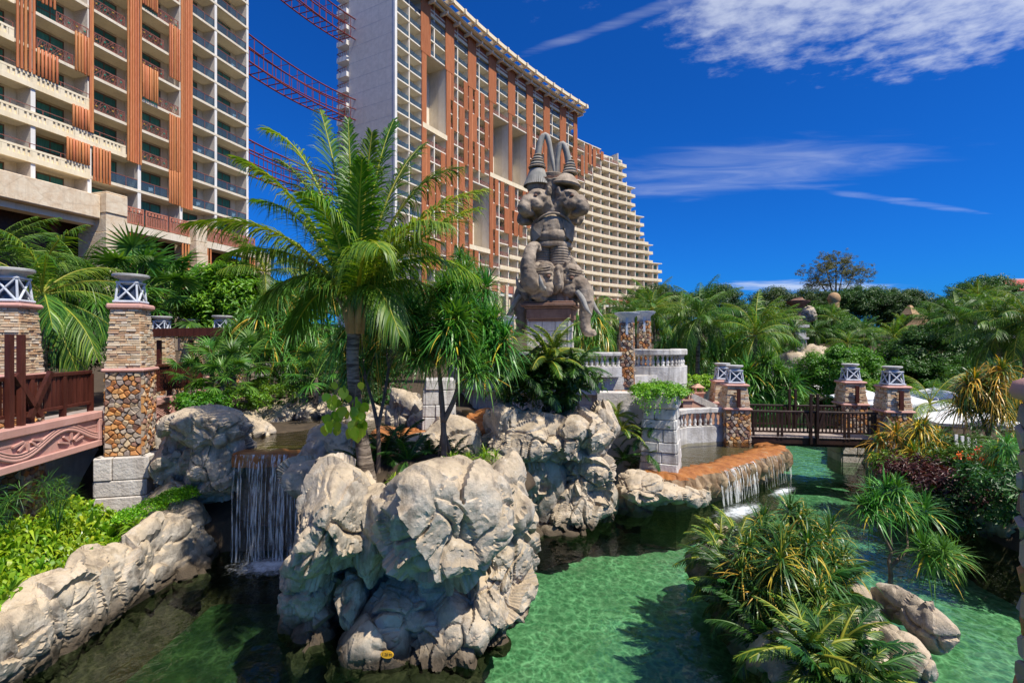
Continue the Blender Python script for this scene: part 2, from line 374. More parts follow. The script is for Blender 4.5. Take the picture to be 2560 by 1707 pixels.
K['orangepot'] = surf('warm_pink_stone', (.50, .28, .19), (.58, .36, .26), 3, .8)
def rockmat(name, wet=True):
    m, nt, N, L, out = nodes(name)
    b = N('ShaderNodeBsdfPrincipled'); L(b.outputs[0], out.inputs[0]); b.inputs['Specular IOR Level'].default_value = .25
    g = N('ShaderNodeNewGeometry'); pos = g.outputs['Position']
    def noise(sc, d=6, v=None, r=.6, dist=0):
        n = N('ShaderNodeTexNoise'); n.inputs['Scale'].default_value = sc; n.inputs['Detail'].default_value = d; n.inputs['Roughness'].default_value = r; n.inputs['Distortion'].default_value = dist
        L(v or pos, n.inputs['Vector']); return n.outputs[0]
    def ramp(f, els):
        r = N('ShaderNodeValToRGB'); e = r.color_ramp.elements
        e[0].position = els[0][0]; e[0].color = c4(els[0][1]); e[1].position = els[-1][0]; e[1].color = c4(els[-1][1])
        for p, c in els[1:-1]: x = r.color_ramp.elements.new(p); x.color = c4(c)
        L(f, r.inputs[0]); return r.outputs[0]
    def mix(f, a, b_, mode='MIX'):
        n = N('ShaderNodeMix'); n.data_type = 'RGBA'; n.blend_type = mode
        if isinstance(f, (int, float)): n.inputs['Factor'].default_value = f
        else: L(f, n.inputs['Factor'])
        for i, v in ((6, a), (7, b_)):
            if isinstance(v, tuple): n.inputs[i].default_value = c4(v)
            else: L(v, n.inputs[i])
        return n.outputs[2]
    def rng(v, a, b_, c=0.0, d=1.0):
        n = N('ShaderNodeMapRange'); n.inputs[1].default_value = a; n.inputs[2].default_value = b_; n.inputs[3].default_value = c; n.inputs[4].default_value = d; n.clamp = True
        L(v, n.inputs[0]); return n.outputs[0]
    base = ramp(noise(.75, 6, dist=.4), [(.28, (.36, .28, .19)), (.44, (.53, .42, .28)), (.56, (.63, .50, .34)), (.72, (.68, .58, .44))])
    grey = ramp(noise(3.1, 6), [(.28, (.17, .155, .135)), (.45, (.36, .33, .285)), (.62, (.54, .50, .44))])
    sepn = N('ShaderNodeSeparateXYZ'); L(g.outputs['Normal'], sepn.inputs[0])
    # steep faces grey, darkened in the colour as if less lit; tops warm sand
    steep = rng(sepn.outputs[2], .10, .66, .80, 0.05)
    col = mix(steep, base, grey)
    speck = rng(noise(13, 5, r=.75), .56, .70, 0, .5); col = mix(speck, col, (.20, .165, .13))
    mp = N('ShaderNodeMapping'); mp.inputs['Scale'].default_value = (2.6, 2.6, .22); L(pos, mp.inputs['Vector'])
    st = rng(noise(1.4, 6, mp.outputs[0], .65), .50, .68, 0, .72); col = mix(st, col, (.13, .10, .075))
    bl = rng(noise(.8, 6, r=.7), .50, .62, 0, .42); col = mix(bl, col, (.26, .22, .18))
    pk = rng(noise(2.6, 7, r=.72), .55, .66, 0, .55); col = mix(pk, col, (.70, .63, .52))
    # mineral line and algae near the water
    sp = N('ShaderNodeSeparateXYZ'); L(pos, sp.inputs[0])
    wl = N('ShaderNodeMath'); wl.operation = 'ADD'; L(sp.outputs[2], wl.inputs[0])
    wn = N('ShaderNodeMath'); wn.operation = 'MULTIPLY'; L(noise(1.7, 4), wn.inputs[0]); wn.inputs[1].default_value = -.55; L(wn.outputs[0], wl.inputs[1])
    wetf = rng(wl.outputs[0], -.12, .20, .95, 0.0)
    col = mix(wetf, col, (.075, .055, .035))
    L(col, b.inputs['Base Color']); b.inputs['Roughness'].default_value = .85
    h = N('ShaderNodeMath'); h.operation = 'ADD'; L(noise(6.5, 12, r=.74), h.inputs[0])
    L(noise(1.9, 5, r=.7), h.inputs[1])
    bp = N('ShaderNodeBump'); bp.inputs['Strength'].default_value = 1.0; bp.inputs['Distance'].default_value = .05; L(h.outputs[0], bp.inputs['Height']); L(bp.outputs[0], b.inputs['Normal'])
    return m
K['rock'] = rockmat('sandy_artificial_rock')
G1, G2, G3 = (.010, .032, .008), (.028, .085, .014), (.07, .16, .025)
K['coco'] = leafmat('coconut_frond', [(0, (.023, .070, .009)), (.45, (.060, .135, .014)), (.8, (.19, .25, .028)), (1, (.40, .34, .055))], trans=.35)
K['cocodark'] = leafmat('far_palm_frond', [(0, (.018, .055, .008)), (.55, (.048, .115, .013)), (.9, (.13, .20, .022)), (1, (.24, .21, .04))], trans=.28)
K['pandan'] = leafmat('strap_leaf', [(0, (.024, .085, .018)), (.55, (.062, .17, .03)), (.86, (.115, .24, .045)), (.93, (.36, .25, .03)), (1, (.50, .33, .05))], trans=.24, rough=.36)
K['pandan_y'] = leafmat('golden_strap_leaf', [(0, (.018, .055, .013)), (.45, (.04, .10, .022)), (.72, (.10, .15, .025)), (.86, (.42, .25, .03)), (1, (.52, .33, .05))], trans=.24, rough=.36)
K['fan'] = leafmat('fan_palm_leaf', [(0, (.02, .065, .012)), (.6, (.05, .13, .02)), (1, (.13, .21, .035))], trans=.28)
K['bush'] = leafmat('bright_bush_leaf', [(0, (.026, .085, .008)), (.5, (.065, .17, .012)), (1, (.16, .28, .02))], trans=.32)
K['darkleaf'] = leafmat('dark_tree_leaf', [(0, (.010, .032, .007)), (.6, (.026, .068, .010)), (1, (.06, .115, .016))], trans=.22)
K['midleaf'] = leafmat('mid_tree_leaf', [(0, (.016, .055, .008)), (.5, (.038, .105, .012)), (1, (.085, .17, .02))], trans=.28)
K['olive'] = leafmat('olive_feathery_leaf', [(0, (.05, .055, .022)), (.6, (.105, .105, .038)), (1, (.16, .15, .055))], trans=.25)
K['lime'] = leafmat('lime_groundcover', [(0, (.05, .13, .008)), (.5, (.12, .26, .012)), (1, (.24, .36, .02))], trans=.32)
K['lily'] = leafmat('yellow_green_lily', [(0, (.055, .13, .010)), (.5, (.16, .27, .016)), (1, (.34, .38, .03))], trans=.35)
K['cycad'] = leafmat('cycad_frond', [(0, (.02, .052, .010)), (.5, (.06, .12, .015)), (.8, (.17, .21, .025)), (1, (.28, .26, .03))], trans=.25)
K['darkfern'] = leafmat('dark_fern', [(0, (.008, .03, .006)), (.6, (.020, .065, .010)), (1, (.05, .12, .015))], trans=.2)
K['maroon'] = leafmat('maroon_leaf', [(0, (.016, .005, .006)), (.6, (.045, .010, .012)), (1, (.11, .028, .026))], trans=.2)
K['flower'] = leafmat('orange_flower', [(0, (.55, .05, .02)), (1, (.75, .12, .03))], trans=.2)
K['petal'] = leafmat('white_flower', [(0, (.75, .75, .7)), (1, (.85, .85, .8))], trans=.2)
K['glass_blue2'] = None
K['money'] = leafmat('pothos_leaf', [(0, (.10, .22, .012)), (.5, (.26, .38, .02)), (1, (.50, .50, .05))], trans=.35)
# ------------------------------------------------------------------ ground, pool
POOL = [(-7.7, -6), (-7.75, 12.6), (-7.0, 12.9), (-4.2, 13.0), (-3.6, 14.6), (.3, 14.8), (1.4, 14.9), (3.0, 16.4), (3.3, 18.6), (5.0, 17.2), (6.6, 17.6), (8.4, 19.2), (9.6, 20.6), (9.9, 24.5),
        (13.0, 30), (17.5, 37), (22, 45), (25, 56), (32, 66), (38, 62), (33, 50), (27, 42), (21, 33), (17.5, 26), (15.7, 22.5), (15.3, 19.5), (14.2, 17.3), (13.5, 15.5), (12.9, 12.5), (12.6, 8), (12.4, -6)]
def poly_sd(x, y, poly):
    """signed distance, negative inside"""
    p = np.stack([x, y], 1); d = np.full(len(x), 1e9); ins = np.zeros(len(x), bool); n = len(poly)
    for i in range(n):
        a = np.array(poly[i]); b = np.array(poly[(i+1) % n]); e = b-a; w = p-a
        t = np.clip((w@e)/(e@e), 0, 1); q = w-t[:, None]*e; d = np.minimum(d, np.hypot(q[:, 0], q[:, 1]))
        c = ((a[1] > y) != (b[1] > y)); xx = (b[0]-a[0])*(y-a[1])/((b[1]-a[1]) if b[1] != a[1] else 1e-9)+a[0]
        ins ^= c & (x < xx)
    return np.where(ins, -d, d)
def sm(a, b, v): t = np.clip((v-a)/(b-a), 0, 1); return t*t*(3-2*t)
def ground_h(x, y):
    x = np.atleast_1d(np.asarray(x, float)); y = np.atleast_1d(np.asarray(y, float))
    sd = poly_sd(x, y, POOL)
    # bank heights
    left = .75*sm(-6.5, -7.6, x)*sm(30, 24, y)
    backl = 2.55*sm(12.6, 15.5, y)*sm(1.5, -2.0, x)
    far = 5.0*sm(34, 95, y)+3.5*sm(80, 160, y)
    right = .75*sm(9, 13, x)
    centre = 1.2*sm(20, 24, y)*sm(11.5, 8, x)
    h = np.maximum.reduce([left, backl, right, centre, .45+0*x])+far*sm(0, 14, sd)
    h = h+.25*vnoise(np.stack([x*.25, y*.25, 0*x], 1), 5)*sm(.5, 6, sd)
    return np.where(sd < 0, -1.75, np.minimum(h, -1.75+sd*9))
def build_ground():
    gx = np.concatenate([[-3000, -1200, -500, -220, -120, -80], np.linspace(-55, 70, 180), [85, 110, 150, 220, 500, 1200, 3000]])
    gy = np.concatenate([[-800, -100, -20], np.linspace(-6, 75, 140), [85, 100, 120, 150, 200, 300, 600, 1500, 4000]])
    X, Y = np.meshgrid(gx, gy); Z = ground_h(X.ravel(), Y.ravel())
    n, m_ = len(gx), len(gy); V = np.stack([X.ravel(), Y.ravel(), Z], 1)
    i = (np.arange(m_-1)[:, None]*n+np.arange(n-1)[None]).ravel()
    o = link('ground', npmesh('ground', V, np.stack([i, i+1, i+n+1, i+n], 1), mat=K['soil'], smooth=True)); tag(o, kind='structure')
build_ground()
def watermat(name, tint, gobo=True, rough=.02, ripple=3.2, bstr=.10, gl=1.0):
    m, nt, N, L, out = nodes(name)
    g = N('ShaderNodeNewGeometry'); pos = g.outputs['Position']
    tr = N('ShaderNodeBsdfTransparent'); gs = N('ShaderNodeBsdfGlossy'); gs.inputs['Roughness'].default_value = rough; gs.inputs['Color'].default_value = (gl, gl, gl, 1)
    nz = N('ShaderNodeTexNoise'); nz.inputs['Scale'].default_value = ripple; nz.inputs['Detail'].default_value = 3; nz.inputs['Distortion'].default_value = .6; L(pos, nz.inputs['Vector'])
    n2 = N('ShaderNodeTexNoise'); n2.inputs['Scale'].default_value = ripple*.35; n2.inputs['Detail'].default_value = 2; L(pos, n2.inputs['Vector'])
    ad = N('ShaderNodeMath'); ad.operation = 'ADD'; L(nz.outputs[0], ad.inputs[0]); L(n2.outputs[0], ad.inputs[1])
    bp = N('ShaderNodeBump'); bp.inputs['Strength'].default_value = bstr; bp.inputs['Distance'].default_value = .25; L(ad.outputs[0], bp.inputs['Height'])
    L(bp.outputs[0], gs.inputs['Normal'])
    fr = N('ShaderNodeFresnel'); fr.inputs['IOR'].default_value = 1.33; L(bp.outputs[0], fr.inputs['Normal'])
    mx = N('ShaderNodeMixShader'); L(fr.outputs[0], mx.inputs[0]); L(tr.outputs[0], mx.inputs[1]); L(gs.outputs[0], mx.inputs[2]); L(mx.outputs[0], out.inputs[0])
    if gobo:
        # caustic light painted as a net into the transmission colour, standing for ripple focusing
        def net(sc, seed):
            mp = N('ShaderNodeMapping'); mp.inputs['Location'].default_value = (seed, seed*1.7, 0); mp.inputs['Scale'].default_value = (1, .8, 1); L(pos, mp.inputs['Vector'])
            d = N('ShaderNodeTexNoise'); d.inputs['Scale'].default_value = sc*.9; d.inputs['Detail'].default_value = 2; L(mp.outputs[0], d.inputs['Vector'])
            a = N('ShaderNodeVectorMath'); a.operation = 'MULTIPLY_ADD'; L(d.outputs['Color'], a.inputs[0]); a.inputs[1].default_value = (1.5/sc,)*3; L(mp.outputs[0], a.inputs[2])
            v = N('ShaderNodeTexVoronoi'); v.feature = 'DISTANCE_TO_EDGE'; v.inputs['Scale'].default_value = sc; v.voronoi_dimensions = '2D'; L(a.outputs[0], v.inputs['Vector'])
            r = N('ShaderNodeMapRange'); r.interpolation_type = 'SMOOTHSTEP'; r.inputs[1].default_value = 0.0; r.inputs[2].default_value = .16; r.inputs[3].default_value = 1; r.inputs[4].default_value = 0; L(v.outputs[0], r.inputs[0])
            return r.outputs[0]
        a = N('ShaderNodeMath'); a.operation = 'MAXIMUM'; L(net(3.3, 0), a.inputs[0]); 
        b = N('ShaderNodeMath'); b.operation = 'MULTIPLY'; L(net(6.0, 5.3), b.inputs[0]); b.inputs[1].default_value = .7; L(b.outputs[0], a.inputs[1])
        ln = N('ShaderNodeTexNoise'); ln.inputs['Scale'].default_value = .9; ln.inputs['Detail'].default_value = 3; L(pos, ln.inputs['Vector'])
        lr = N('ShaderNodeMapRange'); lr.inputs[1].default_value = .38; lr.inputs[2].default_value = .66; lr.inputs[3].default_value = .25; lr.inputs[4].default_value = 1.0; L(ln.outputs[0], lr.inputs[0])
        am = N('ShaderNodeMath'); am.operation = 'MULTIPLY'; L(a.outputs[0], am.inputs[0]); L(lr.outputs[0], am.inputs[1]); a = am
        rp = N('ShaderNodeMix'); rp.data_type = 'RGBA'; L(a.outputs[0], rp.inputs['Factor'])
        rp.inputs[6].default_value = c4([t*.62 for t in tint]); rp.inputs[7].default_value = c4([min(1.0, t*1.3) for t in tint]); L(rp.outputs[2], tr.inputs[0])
    else: tr.inputs[0].default_value = c4(tint)
    return m
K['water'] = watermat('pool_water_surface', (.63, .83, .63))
K['streamwater'] = watermat('upper_pool_water', (.62, .60, .46), False, .03, 5, .12)
K['poolfloor'] = surf('green_pool_mosaic', (.18, .40, .245), (.34, .58, .39), 5.5, .8, rnd=0, lo=.4, hi=.6)
def flat(name, poly, z, mat, kind='structure'):
    me = bpy.data.meshes.new(name); me.from_pydata([(x, y, z) for x, y in poly], [], [tuple(range(len(poly)))]); me.update()
    bm = bmesh.new(); bm.from_mesh(me); bmesh.ops.triangulate(bm, faces=bm.faces[:]); bm.normal_update()
    for f in bm.faces:
        if f.normal.z < 0: f.normal_flip()
    bm.to_mesh(me); bm.free()
    o = link(name, me, None, mat); tag(o, kind=kind); return o
grow = [(-9, -6.5), (-9, 14), (-4, 16.5), (4, 20.5), (9.5, 26), (12, 31), (16, 38), (20, 46), (24, 58), (33, 68), (41, 62), (35, 50), (29, 41), (23, 32), (19.5, 25), (18, 21), (16.5, 16), (15, 8), (15, -6.5)]
flat('pool_floor', grow, -1.25, K['poolfloor'])
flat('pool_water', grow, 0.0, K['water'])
flat('shade_patch_floor', [(-9, 5.6), (-9, 14), (-4, 14.5), (-3.4, 12), (-3.2, 9.5), (-3.6, 7.6), (-5, 6.0)], -1.235, surf('painted_shade_floor', (.030, .060, .030), (.075, .12, .05), 2.2, .8))  # dark patch laid on the floor to paint in the shade over the left water
# ------------------------------------------------------------------ hotel tower beside the left bridge (A)
def tower_a():
    ZK = lambda k: 21.4+3.3*k
    ux = (-.272, -.962)
    T = empty('hotel_tower', (-35.8, 67.7, 0), math.atan2(ux[1], ux[0]),
              'cream hotel tower with orange bamboo screens rising behind the left bridge', 'hotel tower')
    UL = 46; NK = 14
    MB().box(.02, UL, -17, -1.9, 17.4, ZK(NK)+.2).build('wall', K['cream'], T); MB().box(.02, UL, -17, -3.4, 0, 17.39).build('podium_core', K['dark'], T)
    fins = [0.02, 5.1, 9.9, 14.8, 19.7, 24.3, 29.2, 34.1, 39, 44]
    for k in range(NK+1):
        MB().box(0, UL, -1.95, 0, ZK(k), ZK(k)+.30, ch=.02).build('floor_slab', K['cream'], T, loc=(0, 0, 0))
    for i, u in enumerate(fins):
        f = MB().box(u-.0, u+.34, -1.88, -.06, 17.8, ZK(NK)).build('partition_wall', K['finstone'], T)
        MB().box(u-.006, u+.346, -.058, -.035, 17.8, ZK(NK)-.01).build('wall_end', K['white'], f)
    wm = MB().box(0, 1, 0, .05, 0, 1).mesh('window', K['curtain'])
    mu = MB()
    for x in (0, .333, .667, 1): mu.box(x-.012, x+.012, -.001, .09, 0, 1)
    for z in (.01, .55, .97): mu.box(0, 1, .002, .085, z-.018, z+.018)
    mum = mu.mesh('mullion', K['mullion'])
    for i in range(len(fins)-1):
        for k in range(-1, NK):
            w = link('window', wm, T, loc=(fins[i]+.34+.95, -1.9, ZK(k)+.32)); w.scale = (fins[i+1]-fins[i]-.34-.96, 1, 2.75)
            link('mullion', mum, w)
    # railings
    def rail_glass(u0, u1, k):
        g = MB().box(u0, u1, -.09, -.07, .36, 1.28).build('glass_railing', K['glass_blue'], T, loc=(0, 0, ZK(k)))
        b = MB().box(u0, u1, -.11, -.05, 1.28, 1.35)
        n = max(1, round((u1-u0)/1.7))
        for j in range(n+1):
            u = u0+(u1-u0)*j/n; b.box(u-.025, u+.025, -.115, -.06, .3, 1.3)
        b.build('rail_frame', K['redrail'], g)
    rw = random.Random(4)
    def woven(seed):
        r = random.Random(seed); b = MB()
        b.box(0, 1, -.03, .03, .97, 1.04); b.box(0, 1, -.03, .03, .06, .12); b.box(0, .02, -.03, .03, .06, 1); b.box(.98, 1, -.03, .03, .06, 1)
        for j in range(30):
            x = .02+.96*j/29+r.uniform(-.02, .02); dx = r.choice((-1, 1))*r.uniform(.02, .14)
            b.beam((min(max(x-dx, .01), .99), r.uniform(-.02, .02), .1), (min(max(x+dx, .01), .99), r.uniform(-.02, .02), .99), .010, .03)
        return b.mesh('woven_railing', K['redrail'])
    wv = [woven(s) for s in range(3)]
    dots = [MB().box(-.09, .09, -.02, .02, -.07, .07, ch=.03).mesh('leaf_ornament', surf('ornament_%d' % i, c, rough=.5)) for i, c in enumerate([(.02, .25, .16), (.45, .26, .05)])]
    def rail_woven(u0, u1, k):
        w = link('woven_railing', rw.choice(wv), T, loc=(u0, -.06, ZK(k)+.3)); w.scale = (u1-u0, 1, 1.0)
        for j in range(4):
            d = link('leaf_ornament', dots[j % 2], w, loc=((j+.5)/4, .05, rw.uniform(.4, .75))); d.scale = (1/(u1-u0), 1, 1)
    def parapet(u0, u1, k):
        b = MB().box(u0, u1, -.16, .10, -.12, .36); b.box(u0, u1, -.16, .10, .92, 1.12); b.box(u0, u1, -.16, -.02, .36, .92)
        n = int((u1-u0)/.36)
        for j in range(n+1):
            u = u0+(u1-u0-.16)*j/n; wdt = .16 if j % 6 else .42
            b.box(u, min(u+wdt, u1), -.02, .085, .36, .92)
        p = b.build('cream_parapet', K['louvre'], T, loc=(0, 0, ZK(k)))
        r = MB().box(u0, u1, -.06, -.02, 1.55, 1.60)
        for j in range(int((u1-u0)/2.4)+1): r.box(u0+j*2.4, u0+j*2.4+.05, -.06, -.02, 1.1, 1.57)
        r.build('hand_rail', K['redrail'], p)
    for k in range(NK): rail_glass(.36, 5.1, k); rail_glass(5.1, 8.6, k)
    rail_glass(11.7, 14.8, 0); rail_glass(14.8, 17.9, 0)
    for k in range(1, 14):
        if k in (1, 2): rail_woven(11.8, 14.8, k)
        elif k in (3, 6, 7, 9): rail_woven(10.4, 12.9, k)
        else: rail_woven(12.2, 14.8, k)
    for k in range(2, 14): rail_woven(16.5, 19.65, k)
    for k in range(3, 14):
        if k in (3, 5, 8): rail_woven(21.3, 24.2, k)
        else: rail_woven(19.95, 22.7, k)
    parapet(19.9, UL, 0); parapet(16.5, UL, 1); parapet(19.9, UL, 2); parapet(25.9, UL, 3)
    for k in range(4, 14): parapet(25.9, UL, k) if k in (4, 6, 9) else rail_woven(26, 29.2, k)
    # bamboo poles, each one a part
    rp = random.Random(8)
    pm = MB().tube([(0, 0, 0), (0, 0, 1)], [.105, .10], 8).mesh('bamboo_pole', K['bamboo']); auto = pm
    pm.polygons.foreach_set('use_smooth', np.ones(len(pm.polygons), dtype=bool))
    km = MB().tube([(0, 0, -.05), (0, 0, .05)], [.125, .125], 8).mesh('bamboo_node', K['bamboo'])
    def bamboo(u0, u1, z0, z1, y=.16, sp=.255):
        n = max(2, int((u1-u0)/sp))
        for j in range(n):
            u = u0+(j+.5)*(u1-u0)/n; a = z0-rp.uniform(0, .07); c = z1+rp.uniform(0, .05)
            o = link('bamboo_pole', pm, T, loc=(u, y+rp.uniform(-.03, .03), a)); o.scale = (1, 1, c-a)
    top = ZK(NK)
    bamboo(8.7, 10.25, ZK(0)-.3, top)
    for a, b in ((1.1, 3), (4.3, 6.1), (8, 9), (11, 13)): bamboo(10.3, 11.75, ZK(a), ZK(b))
    bamboo(10.3, 11.75, ZK(0)-.2, ZK(1.1))
    for a, b in ((3.15, 4.2), (6.2, 8), (9, 11)): bamboo(13.0, 14.8, ZK(a), ZK(b))
    bamboo(14.85, 16.4, ZK(1)-.3, top)
    bamboo(18.0, 19.7, ZK(0)-.1, ZK(1)-.1); bamboo(19.62, 20.0, ZK(1)+1.2, top)
    bamboo(19.95, 22.0, ZK(0)+1.2, ZK(1)-.1); bamboo(19.95, 21.5, ZK(1)+1.2, ZK(2)-.1)
    bamboo(22.6, 24.3, ZK(2)+1.2, ZK(3.1)); bamboo(19.95, 21.3, ZK(3), ZK(4.1)); bamboo(22.8, 24.3, ZK(4.4), ZK(5.8)); bamboo(20, 21.4, ZK(7), ZK(9))
    bamboo(24.35, 25.85, ZK(2)+1.2, top); 
    # podium: stone beam, piers, terracotta rail, timber void
    MB().box(19.5, UL, -1.2, .9, 17.5, 19.75, ch=.06).build('stone_beam', K['sandstone'], T)
    MB().box(-1, UL, -1.3, 0.0, 16.9, 17.45).build('soffit', K['cream'], T)
    for (a, b, tz, y1) in ((17.4, 19.45, 20.2, 1.6), (7.6, 9.1, 19.8, 1.2), (-3.2, -1.0, 17.9, .8)):
        p = MB(); z = 0; r = random.Random(int(a*9)+50)
        while z < tz-.2:
            h = min(r.uniform(1.3, 2.4), tz-z); j = r.uniform(-.05, .05)
            MB().box(a+j, b+j, -2.2, y1+r.uniform(-.06, .06), z+.012, z+h-.012, ch=.05).build('stone_pier_block', K['sandstone'], T); z += h
    for (a, b) in ((9.15, 17.35), (-.9, 7.55)):
        MB().box(a, b, -1.2, .35, 16.95, 17.75, ch=.02).build('podium_fascia', K['cream'], T)
        n = 3; wd = (b-a)/n
        for j in range(n):
            x0, x1 = a+j*wd+.12, a+(j+1)*wd-.12; q = MB()
            q.box(x0, x1, .18, .30, 17.86, 17.98); q.box(x0, x1, .18, .30, 19.45, 19.6); q.box(x0, x0+.12, .17, .31, 17.8, 19.62); q.box(x1-.12, x1, .17, .31, 17.8, 19.62)
            q.box(x0, x1, .2, .28, 18.9, 18.98)
            m_ = int((x1-x0)/.2)
            for t in range(m_): x = x0+.1+(x1-x0-.2)*t/m_; q.box(x, x+.09, .2, .28, 17.95, 18.95)
            for t in range(m_//2): x = x0+.15+(x1-x0-.3)*t/(m_//2); q.lathe([(.02, 0), (.13, .08), (.13, .3), (.02, .4)], 6, Matrix.Translation((x+.1, .24, 19.02)))
            q.build('terracotta_railing', K['pinkrail'], T)
        MB().box(a, b, -3.2, -3.0, 0, 17).build('timber_wall', K['darkwood'], T)
        for j in range(7): MB().box(a+(b-a)*j/6-.14, a+(b-a)*j/6+.14, -3.05, -2.75, 0, 16.9).build('timber_post', K['redwood'], T)
        for z in (11.6, 14.2): MB().box(a, b, -3.06, -2.8, z, z+.3).build('timber_rail', K['redwood'], T)
        bamboo(a+.02, a+1.15, 6, 16.9, .25, .36); bamboo(b-1.5, b-.1, 6, 16.9, .25, .42)
    MB().box(19.5, UL, -3.2, -3.0, 0, 17.4).build('timber_wall', K['darkwood'], T)
    for i in range(5): MB().box(21+i*5, 21.5+i*5, -3, -2.6, 0, 17.45).build('timber_post', K['redwood'], T)
    # a few balcony chairs
    chair = MB().box(-.25, .25, -.25, .25, .4, .46); chair.box(-.25, .25, -.27, -.22, .46, .9)
    for sx in (-.22, .22):
        for sy in (-.22, .22): chair.box(sx-.02, sx+.02, sy-.02, sy+.02, 0, .4)
    cm = chair.mesh('balcony_chair', K['chair'])
    for (u, k) in ((1.6, 0), (1.9, 1), (1.5, 4), (7, 0), (6.8, 2), (13, 0), (1.7, 6)):
        link('balcony_chair', cm, T, loc=(u, -.7, ZK(k)+.3))
tower_a()
# ------------------------------------------------------------------ curved hotel tower behind the statue (B)
_S = np.arange(0, 130, .25)
_TH = np.where(_S < 8, 29, np.where(_S < 76, 29+(_S-8)/68*14, 43+(_S-76)*.45))
_X = -23+np.concatenate([[0], np.cumsum(np.sin(np.radians(_TH))[:-1]*.25)])
_Y = 98.7+np.concatenate([[0], np.cumsum(np.cos(np.radians(_TH))[:-1]*.25)])
def SB(s): return np.interp(s, _S, _X), np.interp(s, _S, _Y), R(float(np.interp(s, _S, _TH)))
def s_of_px(px):
    xs = 1280+FPX*_X/_Y; return float(np.interp(px, xs, _S))
def MS(s):
    x, y, th = SB(s); return Matrix.Translation((x, y, 0)) @ Matrix.Rotation(math.atan2(math.cos(th), math.sin(th)), 4, 'Z')
def MSpan(a, b):
    """frame whose x runs from point a to b of the facade; returns matrix, length"""
    xa, ya, _ = SB(a); xb, yb, _ = SB(b); L_ = math.hypot(xb-xa, yb-ya)
    return Matrix.Translation((xa, ya, 0)) @ Matrix.Rotation(math.atan2(yb-ya, xb-xa), 4, 'Z'), L_
def tower_b():
    ZK = lambda k: 21.4+3.3*k
    T = empty('curved_hotel_tower', (0, 0, 0), 0, 'long curved hotel with orange slat screens and stepped cream balconies behind the elephant statue', 'hotel tower')
    bays = [0, 4, 8]+[8+4.25*i for i in range(1, 17)]+[76+4.5*j for j in range(1, 11)]
    NB = len(bays)-1
    klow = lambda s: float(np.interp(s, [s_of_px(p) for p in (1150, 1210, 1294, 1435, 1500, 1540)], [-1.5, .3, 3.5, 10.4, 13.0, 14.6]))
    def ktop(s):
        if s < 76: return 18
        px = float(np.interp(s, _S, 1280+FPX*_X/_Y))
        if px < 1502: return 15
        if px < 1540: return 14.6
        return 13.6+(1558-px)/7.6
    def in_void(i, k): return (i in (2, 3) and 9 <= k <= 13) or (i in (8, 9) and 8 <= k <= 12) or (i in (10, 11) and 8 <= k <= 12) or (i in (14, 15) and 9 <= k <= 13) or (i in (6, 7) and 2 <= k <= 6)
    # floor slabs, one per floor
    for k in range(0, 19):
        b = MB()
        for i in range(NB):
            a, c = bays[i], bays[i+1]
            if k > ktop(a+.1)+.3: break
            if in_void(i, k) and in_void(i, k-1): continue
            M_, L_ = MSpan(a, c); b.box(0, L_+.002, -.02 if i < 2 else 0, 2.2, ZK(k), ZK(k)+.28, M_)
            if in_void(i+1, k) and in_void(i+1, k-1) or i == NB-1: b.build('floor_slab', K['cream2'], T); b = MB()
        if b.v: b.build('floor_slab', K['cream2'], T)
    # rear wall, roofs
    b = MB()
    for i in range(NB):
        M_, L_ = MSpan(bays[i], bays[i+1]); b.box(0, L_, 9, 10, 0, ZK(min(18, ktop(bays[i])))-.3, M_)
    b.build('rear_wall', K['cream'], T)
    fin = MB().box(-.16, .16, .04, 2.2, 0, 1).mesh('partition_wall', K['cream2'])
    fine_ = MB().box(-.14, .14, 2.2, 9, 0, 1).mesh('cross_wall', K['cream'])
    for i, s in enumerate(bays):
        kt = min(ktop(s), 18); runs = []; k0 = -3
        for k in range(0, 19):
            if in_void(i-1, k) and in_void(i, k) and i not in (8, 10):
                if k0 is not None: runs.append((ZK(k0), ZK(k))); k0 = None
            elif k0 is None: k0 = k
        if k0 is not None: runs.append((ZK(k0), ZK(kt)))
        for z0, z1 in runs:
            if z1-z0 < .5: continue
            for me_, nm_ in ((fin, 'partition_wall'), (fine_, 'cross_wall')):
                f = link(nm_, me_, T); f.matrix_local = MS(s) @ Matrix.Diagonal((1, 1, z1-z0, 1)); f.location.z = z0
    # recessed window wall per cell
    wl = MB().box(0, 1, 0, .1, 0, 1).mesh('window_wall', K['cream'])
    wn = MB().box(0, 1, -.04, 0, 0, 1).mesh('window', K['curtain'])
    wnb = MB().box(0, 1, -.04, 0, 0, 1).mesh('window', K['curtain_b'])
    mu = MB()
    for x in (0, .333, .667, 1): mu.box(x-.012, x+.012, -.07, -.03, 0, 1)
    for z in (.01, .6, .98): mu.box(0, 1, -.068, -.032, z-.012, z+.012)
    mum = mu.mesh('mullion', K['metalpale'])
    rr = random.Random(3)
    def slat_mesh(w, n):
        q = MB().box(0, w, .02, .06, 0, 1)
        for j in range(n): x = (j+.5)*w/n; q.box(x-w/n*.32, x+w/n*.32, -.10, .02, 0, 1)
        return q.mesh('slat_screen', K['slat'])
    SL = {1.5: slat_mesh(1.5, 7), 2.0: slat_mesh(2.0, 9), 3.2: slat_mesh(3.2, 14), 2.4: slat_mesh(2.4, 11)}
    def slats(s, w, z0, z1, y=-.14):
        M_, L_ = MSpan(s, s+w); o = link('slat_screen', SL[w], T); o.matrix_local = M_ @ Matrix.Translation((0, y, z0)) @ Matrix.Diagonal((1, 1, z1-z0, 1))
    rl = MB(); r2 = random.Random(6)
    rl.box(0, 1, -.03, .03, .95, 1.02); rl.box(0, 1, -.03, .03, .04, .1)
